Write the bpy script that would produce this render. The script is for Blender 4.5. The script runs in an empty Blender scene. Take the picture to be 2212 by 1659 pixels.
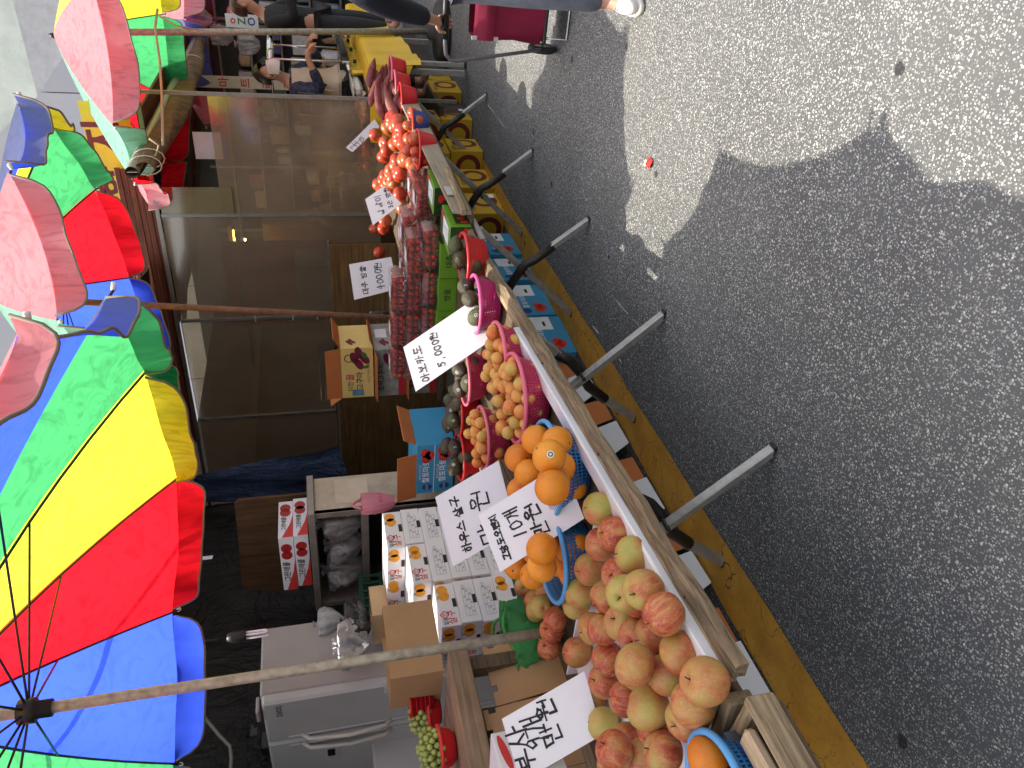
import bpy, bmesh, math, random
from math import radians, sin, cos, pi, sqrt, atan2
from mathutils import Vector, Matrix, Quaternion
R_ = random.Random(7)
SC = bpy.context.scene
COL = SC.collection

# ------------------------------------------------------------------ camera
# The phone was held sideways, so the picture lies on its side: the camera is rolled by about 90 degrees.
FPX = 1600.0                       # focal length measured on a 2212 pixel wide copy of the photograph
CAMH = 1.6
def _n(v): return Vector(v).normalized()
_zc = -_n((405, 6231, 1600))
_xc = Vector((1151, -486, 1600)); _xc = (_xc - _xc.dot(_zc) * _zc).normalized()
_yc = _zc.cross(_xc)
MW = Matrix((_xc, _yc, _zc))       # measured rotation: (right, down, forward) -> world
CAMP = Vector((0, 0, CAMH))
cd = bpy.data.cameras.new('camera'); cam = bpy.data.objects.new('camera', cd); COL.objects.link(cam)
_r, _d, _f = MW.col[0], MW.col[1], MW.col[2]
cam.matrix_world = Matrix(((_d.x, _r.x, -_f.x, 0), (_d.y, _r.y, -_f.y, 0), (_d.z, _r.z, -_f.z, CAMH), (0, 0, 0, 1)))
cd.sensor_width = 36; cd.lens = 36 * FPX / 2212; cd.clip_start = .05; cd.clip_end = 400
SC.camera = cam

# ------------------------------------------------------------------ sky, sun, exposure
SUN_AZ, SUN_EL = radians(80), radians(75)      # azimuth from +X towards +Y
w = bpy.data.worlds.new('World'); SC.world = w; w.use_nodes = True
nt = w.node_tree; nt.nodes.clear()
sk = nt.nodes.new('ShaderNodeTexSky'); sk.sky_type = 'NISHITA'; sk.sun_disc = False
sk.sun_elevation = SUN_EL; sk.sun_rotation = radians(90) - SUN_AZ; sk.air_density = 1.0; sk.dust_density = 3.5; sk.ozone_density = 1.0
bg = nt.nodes.new('ShaderNodeBackground'); bg.inputs[1].default_value = .15
ow = nt.nodes.new('ShaderNodeOutputWorld')
hs = nt.nodes.new('ShaderNodeHueSaturation'); hs.inputs['Saturation'].default_value = .32      # milky, hazy city sky
nt.links.new(sk.outputs[0], hs.inputs['Color']); nt.links.new(hs.outputs[0], bg.inputs[0]); nt.links.new(bg.outputs[0], ow.inputs[0])
sl = bpy.data.lights.new('sun', 'SUN'); sl.energy = 2.65; sl.angle = radians(.55); sl.color = (1, .94, .80)
sun = bpy.data.objects.new('sun', sl); COL.objects.link(sun)
_sd = Vector((cos(SUN_EL) * cos(SUN_AZ), cos(SUN_EL) * sin(SUN_AZ), sin(SUN_EL)))
sun.rotation_euler = (-_sd).to_track_quat('-Z', 'Y').to_euler(); sun.location = _sd * 30
SC.view_settings.view_transform = 'Standard'; SC.view_settings.look = 'None'
SC.view_settings.exposure = 1.4; SC.view_settings.gamma = 1
SC.view_settings.use_curve_mapping = False
try:
    SC.cycles.max_bounces = 8; SC.cycles.diffuse_bounces = 5; SC.cycles.transparent_max_bounces = 16
    SC.cycles.use_denoising = True; SC.cycles.caustics_reflective = False; SC.cycles.caustics_refractive = False
    SC.cycles.sample_clamp_indirect = 6
except Exception: pass

# ------------------------------------------------------------------ measuring and mesh helpers
def at(x, y, X=None, Y=None, Z=None):
    """Point of the place seen at (x, y) of the 2212 px copy, on the given plane of the place."""
    d = MW @ Vector((829.5 - y, x - 1106.0, FPX))
    if X is not None: t = X / d.x
    elif Y is not None: t = Y / d.y
    else: t = (Z - CAMH) / d.z
    return CAMP + t * d

class MB:
    def __init__(s): s.v = []; s.f = []; s.m = []; s.sm = []
    def add(s, vs, fs, mi=0, smooth=False):
        o = len(s.v); s.v += [tuple(v) for v in vs]
        for f in fs: s.f.append(tuple(i + o for i in f)); s.m.append(mi); s.sm.append(smooth)
        return s
    def box(s, c, sz, mi=0, rot=None, bev=0):
        hx, hy, hz = sz[0] / 2, sz[1] / 2, sz[2] / 2
        if bev > 0:
            b = min(bev, hx * .9, hy * .9, hz * .9)
            vs = []; key = {}
            for sx in (-1, 1):
                for sy in (-1, 1):
                    for sz_ in (-1, 1):
                        for ax in range(3):
                            h = [hx - b, hy - b, hz - b]; h[ax] += b
                            key[(sx, sy, sz_, ax)] = len(vs); vs.append(Vector((sx * h[0], sy * h[1], sz_ * h[2])))
            fs = []
            for ax in range(3):
                for sg in (-1, 1):
                    o = [i for i in range(3) if i != ax]; ring = []
                    for a, bb in ((-1, -1), (1, -1), (1, 1), (-1, 1)):
                        k = [0, 0, 0]; k[ax] = sg; k[o[0]] = a; k[o[1]] = bb; ring.append(key[(k[0], k[1], k[2], ax)])
                    fs.append(ring)
            for ax in range(3):
                o = [i for i in range(3) if i != ax]
                for a in (-1, 1):
                    for bb in (-1, 1):
                        k0 = [0, 0, 0]; k1 = [0, 0, 0]; k0[ax] = -1; k1[ax] = 1
                        for k in (k0, k1): k[o[0]] = a; k[o[1]] = bb
                        fs.append([key[(*k0, o[0])], key[(*k1, o[0])], key[(*k1, o[1])], key[(*k0, o[1])]])
            for sx in (-1, 1):
                for sy in (-1, 1):
                    for sz_ in (-1, 1): fs.append([key[(sx, sy, sz_, a)] for a in range(3)])
        else:
            vs = [Vector((x, y, z)) for x in (-hx, hx) for y in (-hy, hy) for z in (-hz, hz)]
            fs = [(0, 1, 3, 2), (4, 6, 7, 5), (0, 4, 5, 1), (2, 3, 7, 6), (0, 2, 6, 4), (1, 5, 7, 3)]
        # orient outward
        out = []
        for f in fs:
            cc = sum((vs[i] for i in f), Vector()) / len(f)
            nn = (vs[f[1]] - vs[f[0]]).cross(vs[f[2]] - vs[f[0]])
            out.append(tuple(f) if nn.dot(cc) > 0 else tuple(reversed(f)))
        if rot is not None: vs = [rot @ v for v in vs]
        c = Vector(c); return s.add([v + c for v in vs], out, mi)
    def bar(s, a, b, w, h, up=(0, 0, 1), mi=0, bev=0, ext=0):
        a = Vector(a); b = Vector(b); d = b - a; L = d.length + 2 * ext; x = d.normalized(); up = Vector(up)
        y = up.cross(x)
        if y.length < 1e-4: y = Vector((1, 0, 0)).cross(x)
        y.normalize(); z = x.cross(y)
        rot = Matrix((x, y, z)).transposed()
        return s.box((a + b) / 2, (L, w, h), mi, rot, bev)
    def tube(s, pts, r, n=8, mi=0, smooth=True, caps=True, closed=False):
        pts = [Vector(p) for p in pts]; k = len(pts); rr = r if isinstance(r, (list, tuple)) else [r] * k
        vs = []; prev = None
        for i, p in enumerate(pts):
            if closed: t = pts[(i + 1) % k] - pts[i - 1]
            else: t = pts[min(i + 1, k - 1)] - pts[max(i - 1, 0)]
            t.normalize()
            if prev is None:
                a = Vector((0, 0, 1)) if abs(t.z) < .9 else Vector((1, 0, 0)); u = t.cross(a).normalized()
            else:
                u = (prev - t * prev.dot(t)).normalized()
            prev = u; v = t.cross(u)
            for j in range(n):
                an = 2 * pi * j / n; vs.append(p + rr[i] * (cos(an) * u + sin(an) * v))
        fs = []
        for i in range(k if closed else k - 1):
            for j in range(n):
                a = i * n + j; b = i * n + (j + 1) % n; c = ((i + 1) % k) * n + (j + 1) % n; d = ((i + 1) % k) * n + j
                fs.append((a, b, c, d))
        if caps and not closed:
            fs.append(tuple(reversed(range(n)))); fs.append(tuple(range((k - 1) * n, k * n)))
        return s.add(vs, fs, mi, smooth)
    def lathe(s, prof, n=24, mi=0, c=(0, 0, 0), sx=1, sy=1, smooth=True, closed=False):
        c = Vector(c); vs = []; fs = []
        for (r, z) in prof:
            for j in range(n):
                a = 2 * pi * j / n; vs.append(c + Vector((r * cos(a) * sx, r * sin(a) * sy, z)))
        for i in range(len(prof) - 1):
            for j in range(n): fs.append((i * n + j, i * n + (j + 1) % n, (i + 1) * n + (j + 1) % n, (i + 1) * n + j))
        return s.add(vs, fs, mi, smooth)
    def ell(s, c, r, n=12, m=8, mi=0, rot=None):
        c = Vector(c); vs = [Vector((0, 0, -r[2]))]; fs = []
        for i in range(1, m):
            t = -pi / 2 + pi * i / m
            for j in range(n):
                a = 2 * pi * j / n; vs.append(Vector((r[0] * cos(t) * cos(a), r[1] * cos(t) * sin(a), r[2] * sin(t))))
        vs.append(Vector((0, 0, r[2])))
        for j in range(n): fs.append((0, 1 + (j + 1) % n, 1 + j))
        for i in range(m - 2):
            for j in range(n): fs.append((1 + i * n + j, 1 + i * n + (j + 1) % n, 1 + (i + 1) * n + (j + 1) % n, 1 + (i + 1) * n + j))
        o = 1 + (m - 2) * n
        for j in range(n): fs.append((o + j, o + (j + 1) % n, len(vs) - 1))
        if rot is not None: vs = [rot @ v for v in vs]
        return s.add([v + c for v in vs], fs, mi, True)
    def poly(s, pts, mi=0): return s.add(pts, [tuple(range(len(pts)))], mi)
    def prism(s, pts, d, mi=0):
        """closed polygon (3-D points in one plane) extruded by vector d"""
        pts = [Vector(p) for p in pts]; d = Vector(d); k = len(pts)
        vs = pts + [p + d for p in pts]
        fs = [tuple(reversed(range(k))), tuple(range(k, 2 * k))] + [(i, (i + 1) % k, k + (i + 1) % k, k + i) for i in range(k)]
        return s.add(vs, fs, mi)
    def grid(s, P, mi=0, smooth=True):
        nr = len(P); nc = len(P[0]); vs = [p for r in P for p in r]
        return s.add(vs, [(i * nc + j, i * nc + j + 1, (i + 1) * nc + j + 1, (i + 1) * nc + j) for i in range(nr - 1) for j in range(nc - 1)], mi, smooth)
    def mesh(s, name, mats):
        me = bpy.data.meshes.new(name); me.from_pydata(s.v, [], s.f)
        for m in (mats if isinstance(mats, (list, tuple)) else [mats]): me.materials.append(m)
        me.polygons.foreach_set('material_index', s.m); me.polygons.foreach_set('use_smooth', s.sm)
        me.update(); return me
    def build(s, name, mats, parent=None):
        return link(name, s.mesh(name, mats), parent)

def link(name, data, parent=None, loc=None, rot=None):
    o = bpy.data.objects.new(name, data); COL.objects.link(o)
    if parent is not None: o.parent = parent
    if loc is not None: o.location = loc
    if rot is not None: o.rotation_euler = rot
    return o
def tag(o, label=None, cat=None, group=None, kind=None):
    if label: o['label'] = label
    if cat: o['category'] = cat
    if group: o['group'] = group
    if kind: o['kind'] = kind
    return o
def thing(name, label, cat, loc=(0, 0, 0), rz=0, group=None, rot=None):
    o = link(name, None, None, loc, rot if rot else (0, 0, rz)); o.empty_display_size = .1
    return tag(o, label, cat, group)
def rz(a): return Matrix.Rotation(a, 3, 'Z')
def lerp(a, b, t): return a + (b - a) * t

# ------------------------------------------------------------------ materials
_MC = {}
class NT:
    def __init__(s, name):
        s.m = bpy.data.materials.new(name); s.m.use_nodes = True; s.t = s.m.node_tree; s.t.nodes.clear()
        s.o = s.n('ShaderNodeOutputMaterial')
    def n(s, t, **k):
        x = s.t.nodes.new(t)
        for a, b in k.items():
            if a.startswith('i_'):
                i = a[2:]; i = int(i) if i.isdigit() else i
                x.inputs[i].default_value = b
            else: setattr(x, a, b)
        return x
    def l(s, a, b): s.t.links.new(a, b)
    def coord(s, out='Object', scale=(1, 1, 1), rnd=False):
        tc = s.n('ShaderNodeTexCoord'); mp = s.n('ShaderNodeMapping'); mp.inputs['Scale'].default_value = scale
        s.l(tc.outputs[out], mp.inputs[0])
        if rnd:
            oi = s.n('ShaderNodeObjectInfo'); mu = s.n('ShaderNodeMath', operation='MULTIPLY', i_1=57.0)
            s.l(oi.outputs['Random'], mu.inputs[0]); s.l(mu.outputs[0], mp.inputs['Location'])
        return mp.outputs[0]
    def noise(s, vec, scale, detail=3, rough=.55, dist=0):
        x = s.n('ShaderNodeTexNoise'); x.inputs['Scale'].default_value = scale; x.inputs['Detail'].default_value = detail
        x.inputs['Roughness'].default_value = rough; x.inputs['Distortion'].default_value = dist
        s.l(vec, x.inputs['Vector']); return x.outputs[0]
    def ramp(s, fac, stops, interp='LINEAR'):
        r = s.n('ShaderNodeValToRGB'); r.color_ramp.interpolation = interp; e = r.color_ramp.elements
        while len(e) < len(stops): e.new(.5)
        for q, (p, c) in zip(e, stops):
            q.position = p; q.color = (*c, 1) if len(c) == 3 else c
        s.l(fac, r.inputs[0]); return r.outputs[0]
    def mix(s, f, a, b, mode='MIX'):
        x = s.n('ShaderNodeMix', data_type='RGBA', blend_type=mode)
        for k, v in ((0, f), (6, a), (7, b)):
            if hasattr(v, 'is_linked') or hasattr(v, 'node'): s.l(v, x.inputs[k])
            elif isinstance(v, (int, float)): x.inputs[k].default_value = v
            else: x.inputs[k].default_value = (*v, 1) if len(v) == 3 else v
        return x.outputs[2]
    def math(s, op, a, b=0.0):
        x = s.n('ShaderNodeMath', operation=op)
        for k, v in ((0, a), (1, b)):
            if isinstance(v, (int, float)): x.inputs[k].default_value = v
            else: s.l(v, x.inputs[k])
        return x.outputs[0]
    def bump(s, h, strength=.3, dist=.01):
        b = s.n('ShaderNodeBump'); b.inputs['Strength'].default_value = strength; b.inputs['Distance'].default_value = dist
        s.l(h, b.inputs['Height']); return b.outputs[0]
    def bsdf(s, col, rough=.6, metal=0, spec=.4, normal=None, **k):
        p = s.n('ShaderNodeBsdfPrincipled')
        for nm, v in (('Base Color', col), ('Roughness', rough), ('Metallic', metal), ('Specular IOR Level', spec)):
            if hasattr(v, 'node'): s.l(v, p.inputs[nm])
            elif nm == 'Base Color': p.inputs[nm].default_value = (*v, 1)
            else: p.inputs[nm].default_value = v
        if normal is not None: s.l(normal, p.inputs['Normal'])
        for a, b in k.items(): p.inputs[a.replace('_', ' ')].default_value = b
        return p.outputs[0]
    def out(s, sh): s.l(sh, s.o.inputs[0]); return s.m

def dk(c, f): return tuple(max(0, min(1, x * f)) for x in c)
def mat(name, col, rough=.6, metal=0, spec=.4, var=.18, vs=6, bump=0, bs=60, rnd=.0, scale=(1, 1, 1), coat=0):
    """plain surface with uneven colour, fine relief and wear"""
    if name in _MC: return _MC[name]
    t = NT(name); v = t.coord('Object', scale, rnd=True)
    f = t.noise(v, vs, 5, .6); c = t.ramp(f, [(.25, dk(col, 1 - var)), (.55, col), (.8, dk(col, 1 + var * .7))])
    if rnd:
        oi = t.n('ShaderNodeObjectInfo'); h = t.n('ShaderNodeHueSaturation'); t.l(c, h.inputs['Color'])
        t.l(t.math('MULTIPLY_ADD', oi.outputs['Random'], rnd), h.inputs['Value']); h.inputs['Value'].links[0].from_node.inputs[2].default_value = 1 - rnd / 2
        c = h.outputs[0]
    nm = None
    if bump: nm = t.bump(t.noise(v, bs, 4), bump, .006)
    rr = t.math('MULTIPLY_ADD', f, .2); rr.node.inputs[2].default_value = rough - .1
    k = {'Coat Weight': coat} if coat else {}
    p = t.bsdf(c, rr, metal, spec, nm)
    if coat: p.node.inputs['Coat Weight'].default_value = coat; p.node.inputs['Coat Roughness'].default_value = .2
    _MC[name] = t.out(p); return _MC[name]

def wood(name, light, dark, rough=.8, along='X', fine=1.0, bump=.5):
    if name in _MC: return _MC[name]
    t = NT(name); sc = {'X': (1.2, 22, 22), 'Y': (22, 1.2, 22), 'Z': (22, 22, 1.2)}[along]
    v = t.coord('Object', tuple(a * fine for a in sc), rnd=True); f = t.noise(v, 3.0, 8, .68, .6)
    v2 = t.coord('Object', rnd=True); g = t.noise(v2, 4, 4)
    c = t.ramp(f, [(.28, dark), (.45, tuple(lerp(a, b, .55) for a, b in zip(dark, light))), (.62, light), (.8, tuple(min(1, x * 1.15) for x in light))])
    c = t.mix(t.ramp(g, [(.35, (.0,) * 3), (.75, (.55,) * 3)]), c, dark)
    _MC[name] = t.out(t.bsdf(c, rough, 0, .25, t.bump(f, bump, .004))); return _MC[name]

def cloth(name, inner, outer, tr=.5, thru=None, dirt=.25):
    """thin parasol cloth: its outer face is paler than the inner one, with sunlit sheen put into the colour, and light soaks through"""
    if name in _MC: return _MC[name]
    t = NT(name); v = t.coord('Object', rnd=True)
    n1 = t.noise(v, 3.5, 6, .65, .8); n2 = t.noise(t.coord('Object', (1, 1, .25)), 9, 5, .6, 2.0)
    d = t.ramp(n2, [(.36, (1 - dirt,) * 3), (.52, (1,) * 3)])
    gi = t.n('ShaderNodeNewGeometry')
    c = t.mix(gi.outputs['Backfacing'], outer, inner)
    c = t.mix(1.0, c, d, 'MULTIPLY'); c = t.mix(t.math('MULTIPLY', n1, .12), c, dk(inner, .75))
    wv = t.n('ShaderNodeTexNoise'); wv.inputs['Scale'].default_value = 7; t.l(v, wv.inputs['Vector'])
    nb = t.bump(wv.outputs[0], .35, .015)
    df = t.n('ShaderNodeBsdfDiffuse'); t.l(c, df.inputs[0]); t.l(nb, df.inputs['Normal'])
    tl = t.n('ShaderNodeBsdfTranslucent'); tc_ = t.mix(1.0, thru or inner, d, 'MULTIPLY'); t.l(tc_, tl.inputs[0]); t.l(nb, tl.inputs['Normal'])
    mx = t.n('ShaderNodeMixShader'); mx.inputs[0].default_value = tr; t.l(df.outputs[0], mx.inputs[1]); t.l(tl.outputs[0], mx.inputs[2])
    _MC[name] = t.out(mx.outputs[0]); return _MC[name]

def clear(name, tint=(1, 1, 1), body=.12, bodycol=(.8, .8, .8), gloss=.08, rough=.05, grime=0, gscale=3, scratch=False):
    """thin clear plastic: mostly see-through, a film of haze and a sheen"""
    if name in _MC: return _MC[name]
    t = NT(name); tr = t.n('ShaderNodeBsdfTransparent'); tr.inputs[0].default_value = (*tint, 1)
    df = t.n('ShaderNodeBsdfDiffuse'); df.inputs[0].default_value = (*bodycol, 1)
    gl = t.n('ShaderNodeBsdfGlossy'); gl.inputs['Roughness'].default_value = rough; gl.inputs[0].default_value = (1, 1, 1, 1)
    m1 = t.n('ShaderNodeMixShader'); m2 = t.n('ShaderNodeMixShader')
    if grime:
        v = t.coord('Object', rnd=True); g = t.noise(v, gscale, 6, .65, .4)
        f = t.math('MULTIPLY_ADD', g, grime); f.node.inputs[2].default_value = body - grime * .5
        if scratch:
            s1 = t.noise(t.coord('Object', (40, 40, 1.2)), 2.2, 3, .5, 3.0)
            sc_ = t.ramp(s1, [(.70, (0,) * 3), (.74, (.22,) * 3)])
            f = t.math('ADD', f, sc_)
        f.node.use_clamp = True; t.l(f, m1.inputs[0])
    else: m1.inputs[0].default_value = body
    t.l(tr.outputs[0], m1.inputs[1]); t.l(df.outputs[0], m1.inputs[2])
    lw = t.n('ShaderNodeFresnel'); lw.inputs[0].default_value = 1.45
    fr = t.math('MULTIPLY_ADD', lw.outputs[0], .8); fr.node.inputs[2].default_value = gloss; fr.node.use_clamp = True
    t.l(fr, m2.inputs[0]); t.l(m1.outputs[0], m2.inputs[1]); t.l(gl.outputs[0], m2.inputs[2])
    _MC[name] = t.out(m2.outputs[0]); return _MC[name]

# ------------------------------------------------------------------ lettering
_TC = {}
def text_mesh(body, bold=0.0, spacing=1.0, shear=0.0):
    k = (body, bold, spacing, shear)
    if k in _TC: return _TC[k]
    cu = bpy.data.curves.new('lettering', 'FONT'); cu.body = body; cu.align_x = 'CENTER'; cu.align_y = 'CENTER'
    cu.offset = bold; cu.space_character = spacing; cu.shear = shear; cu.size = 1; cu.resolution_u = 2
    o = bpy.data.objects.new('lettering', cu); COL.objects.link(o)
    dg = bpy.context.evaluated_depsgraph_get(); me = bpy.data.meshes.new_from_object(o.evaluated_get(dg))
    bpy.data.objects.remove(o); bpy.data.curves.remove(cu); _TC[k] = ([v.co.copy() for v in me.vertices], [tuple(p.vertices) for p in me.polygons])
    bpy.data.meshes.remove(me); return _TC[k]
def text_on(mb, body, o, r, u, size, mi=0, bold=.0, wid=1.0, rot=0, shear=0, jit=None):
    """flat lettering laid on a face: o centre, r and u unit vectors of the face"""
    vs, fs = text_mesh(body, bold, 1.0, shear); o = Vector(o); r = Vector(r); u = Vector(u); c, s = cos(rot), sin(rot)
    out = []
    for p in vs:
        x, y = p.x * size * wid, p.y * size
        if jit:
            x += jit * size * (sin(p.y * 6 + p.x * 2.1) + .5 * sin(p.x * 5.3)); y += jit * size * (sin(p.x * 4 + 1.3) + .6 * sin(p.x * 1.7 + p.y * 3))
        out.append(o + r * (x * c - y * s) + u * (x * s + y * c))
    return mb.add(out, fs, mi)
def disc_on(mb, o, r, u, a, b, mi=0, n=20, rot=0):
    o = Vector(o); r = Vector(r); u = Vector(u)
    pts = []
    for j in range(n):
        t = 2 * pi * j / n; x, y = a * cos(t), b * sin(t)
        pts.append(o + r * (x * cos(rot) - y * sin(rot)) + u * (x * sin(rot) + y * cos(rot)))
    return mb.poly(pts, mi)
def rect_on(mb, o, r, u, a, b, mi=0):
    o = Vector(o); r = Vector(r) * (a / 2); u = Vector(u) * (b / 2)
    return mb.poly([o - r - u, o + r - u, o + r + u, o - r + u], mi)
def ring_on(mb, o, r, u, a, b, t, mi=0, n=20):
    o = Vector(o); r = Vector(r); u = Vector(u); vs = []
    for j in range(n):
        k = 2 * pi * j / n; vs.append(o + r * a * cos(k) + u * b * sin(k)); vs.append(o + r * (a - t) * cos(k) + u * (b - t) * sin(k))
    return mb.add(vs, [(2 * j, 2 * ((j + 1) % n), 2 * ((j + 1) % n) + 1, 2 * j + 1) for j in range(n)], mi)
INK = mat('black_ink', (.012, .011, .014), .6, var=.1)
# ================================================================== SETTING
def m_asphalt():
    t = NT('asphalt'); v = t.coord('Object')
    def stones(scale, lo, hi):
        wv = t.n('ShaderNodeTexNoise'); wv.inputs['Scale'].default_value = scale * .7; t.l(v, wv.inputs['Vector'])
        mx = t.n('ShaderNodeVectorMath', operation='MULTIPLY_ADD'); t.l(wv.outputs['Color'], mx.inputs[0]); mx.inputs[1].default_value = (.6 / scale,) * 3; t.l(v, mx.inputs[2])
        a = t.n('ShaderNodeTexVoronoi'); a.inputs['Scale'].default_value = scale; t.l(mx.outputs[0], a.inputs['Vector'])
        sep = t.n('ShaderNodeSeparateColor'); t.l(a.outputs['Color'], sep.inputs[0])
        return a.outputs['Distance'], sep.outputs[0], sep.outputs[1]
    d1, r1, q1 = stones(150, 0, 0)
    d2, r2, q2 = stones(80, 0, 0)
    m1 = t.math('MULTIPLY', t.ramp(d1, [(.36, (1,) * 3), (.46, (0,) * 3)]), t.ramp(r1, [(.25, (0,) * 3), (.4, (.7,) * 3), (1, (1,) * 3)]))
    m2 = t.math('MULTIPLY', t.ramp(d2, [(.3, (1,) * 3), (.38, (0,) * 3)]), t.ramp(r2, [(.62, (0,) * 3), (.7, (1,) * 3)]))
    mm = t.math('MAXIMUM', m1, m2)
    stone = t.ramp(q1, [(0, (.20, .20, .195)), (.6, (.34, .335, .315)), (1, (.60, .59, .545))])
    big = t.noise(v, .9, 5, .6); binder = t.ramp(big, [(.3, (.075, .075, .077)), (.7, (.115, .114, .113))])
    c = t.mix(mm, binder, stone)
    c = t.mix(t.ramp(t.noise(v, 2.3, 4), [(.45, (0,) * 3), (.8, (.3,) * 3)]), c, (.10, .098, .095))
    sp = t.n('ShaderNodeTexVoronoi'); sp.inputs['Scale'].default_value = 3.1; t.l(v, sp.inputs['Vector'])
    spn = t.math('ADD', sp.outputs['Distance'], t.math('MULTIPLY', t.noise(v, 30, 2), .05))
    c = t.mix(t.ramp(spn, [(.085, (.85,) * 3), (.1, (0,) * 3)]), c, (.02, .02, .021))
    nb = t.bump(mm, .5, .003)
    return t.out(t.bsdf(c, .85, 0, .25, nb))
ASPH = m_asphalt()
g = MB(); g.poly([(-60, -60, 0), (120, -60, 0), (120, 60, 0), (-60, 60, 0)])
tag(g.build('road', ASPH), kind='structure')
def m_yellow():
    t = NT('yellow_road_paint'); v = t.coord('Object')
    n1 = t.noise(v, 5, 6, .65); n2 = t.noise(v, 60, 4, .7)
    c = t.ramp(n1, [(.3, (.42, .20, .025)), (.55, (.58, .29, .035)), (.75, (.66, .36, .06))])
    c = t.mix(t.ramp(n2, [(.32, (.6,) * 3), (.42, (0,) * 3)]), c, (.16, .10, .035))
    vo = t.n('ShaderNodeTexVoronoi', feature='DISTANCE_TO_EDGE'); vo.inputs['Scale'].default_value = 4.2
    ds = t.n('ShaderNodeVectorMath', operation='MULTIPLY_ADD'); nn = t.n('ShaderNodeTexNoise'); nn.inputs['Scale'].default_value = 9; t.l(v, nn.inputs['Vector'])
    t.l(nn.outputs['Color'], ds.inputs[0]); ds.inputs[1].default_value = (.2, .2, .2); t.l(v, ds.inputs[2]); t.l(ds.outputs[0], vo.inputs['Vector'])
    crack = t.ramp(vo.outputs['Distance'], [(.006, (1,) * 3), (.016, (0,) * 3)])
    c = t.mix(t.math('MULTIPLY', crack, t.ramp(n1, [(.42, (0,) * 3), (.6, (1,) * 3)])), c, (.03, .026, .02))
    sp = t.n('ShaderNodeTexVoronoi'); sp.inputs['Scale'].default_value = 3.7; t.l(v, sp.inputs['Vector'])
    c = t.mix(t.ramp(t.math('ADD', sp.outputs['Distance'], t.math('MULTIPLY', n2, .08)), [(.10, (.75,) * 3), (.17, (0,) * 3)]), c, (.05, .035, .018))
    return t.out(t.bsdf(c, .75, 0, .3, t.bump(n2, .3, .003)))
g = MB(); xs = [-4 + .25 * i for i in range(130)]
def _e(x, y, k): return (x, y + .006 * sin(x * 7 + k) + .004 * sin(x * 23 + k * 2), .004)
g.grid([[_e(x, 2.215, 0) for x in xs], [_e(x, 2.47, 3) for x in xs]])
tag(g.build('yellow_line', m_yellow()), kind='structure')
# pavement behind the row of stalls, one low step
g = MB(); g.box((14, 6.1, .06), (40, 6.2, .12), bev=.01)
tag(g.build('pavement', mat('pavement_concrete', (.17, .165, .155), .85, var=.35, bump=.3)), kind='structure')

# ------------------------------------------------------------------ tarpaulin shelter behind the fruit stall
def m_tarp(name, col, rough=.6, tr=0.0):
    t = NT(name); v = t.coord('Object'); n1 = t.noise(v, 1.6, 5, .6, 1.5); n2 = t.noise(t.coord('Object', (1, 1, .3)), 6, 5, .65, 1.2)
    c = t.ramp(n2, [(.3, dk(col, .55)), (.55, col), (.8, dk(col, 1.6))])
    h = t.math('ADD', n1, t.math('MULTIPLY', n2, .5))
    return t.out(t.bsdf(c, rough, 0, .4, t.bump(h, .9, .12)))
TARP = m_tarp('black_tarpaulin', (.011, .0095, .0085))
def sheet(P0, P1, P2, P3, nu=24, nv=16, amp=.03, seed=0, thick=None):
    """quad P0-P1 (bottom) P3-P2 (top) as a rippled sheet"""
    P0, P1, P2, P3 = map(Vector, (P0, P1, P2, P3)); nn = (P1 - P0).cross(P3 - P0).normalized(); rows = []
    for j in range(nv + 1):
        r = []; v = j / nv
        for i in range(nu + 1):
            u = i / nu; p = (P0.lerp(P1, u)).lerp(P3.lerp(P2, u), v)
            d = amp * (sin(u * 9 + seed + 2 * sin(v * 3 + seed)) + .6 * sin(u * 23 + v * 7 + seed * 2) + .4 * sin(v * 13 + u * 5))
            r.append(p + nn * d)
        rows.append(r)
    return rows
tw = thing('tarpaulin_shelter', 'black tarpaulin walls and roof sheet closing off the back of the fruit stall', 'tarpaulin', (2, 4.9, 0))
def tarp_piece(nm, *q, **k):
    b = MB(); b.grid([[p - Vector((2, 4.9, 0)) for p in r] for r in sheet(*q, **k)]); return b.build(nm, TARP, tw)
tarp_piece('wall_sheet', (-2, 4.9, 0), (5.3, 4.9, 0), (5.3, 4.9, 3.4), (-2, 4.9, 3.4), nu=60, nv=24, amp=.035)
tarp_piece('wall_sheet', (5.3, 4.9, 0), (5.3, 7.2, 0), (5.3, 7.2, 3.4), (5.3, 4.9, 3.4), amp=.03, seed=4)
tarp_piece('roof_sheet', (-2, 4.06, 3.04), (3.3, 4.06, 3.04), (3.3, 7.2, 3.3), (-2, 7.2, 3.3), nu=40, amp=.02, seed=2)  # roof added to darken the stall; edge held back so sun reaches the parasol
tarp_piece('roof_sheet', (3.32, 3.1, 3.03), (5.9, 3.1, 3.05), (5.9, 7.2, 3.32), (3.32, 7.2, 3.32), nu=30, amp=.02, seed=3)  # added farther forward here to keep sun off the goods below
tarp_piece('roof_sheet', (5.9, 3.5, 3.22), (7.45, 3.5, 3.22), (7.45, 7.2, 3.35), (5.9, 7.2, 3.35), nu=20, amp=.02, seed=5)
tarp_piece('wall_sheet', (5.3, 7.05, 0), (7.6, 7.05, 0), (7.6, 7.05, 3.4), (5.3, 7.05, 3.4), amp=.02, seed=9)
tarp_piece('wall_sheet', (-2, 2.9, 0), (-2, 4.9, 0), (-2, 4.9, 3.4), (-2, 2.9, 3.4), amp=.02, seed=7)
b = MB(); b.tube([(-2, 3.35, 3.0), (5.9, 3.12, 3.0)], .016, 8); o = b.build('shelter_rail', mat('galvanised_pipe', (.30, .29, .27), .45, .7, var=.3, vs=14)); tag(o, 'long horizontal pipe holding up the front edge of the black tarpaulin', 'pipe')
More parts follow.
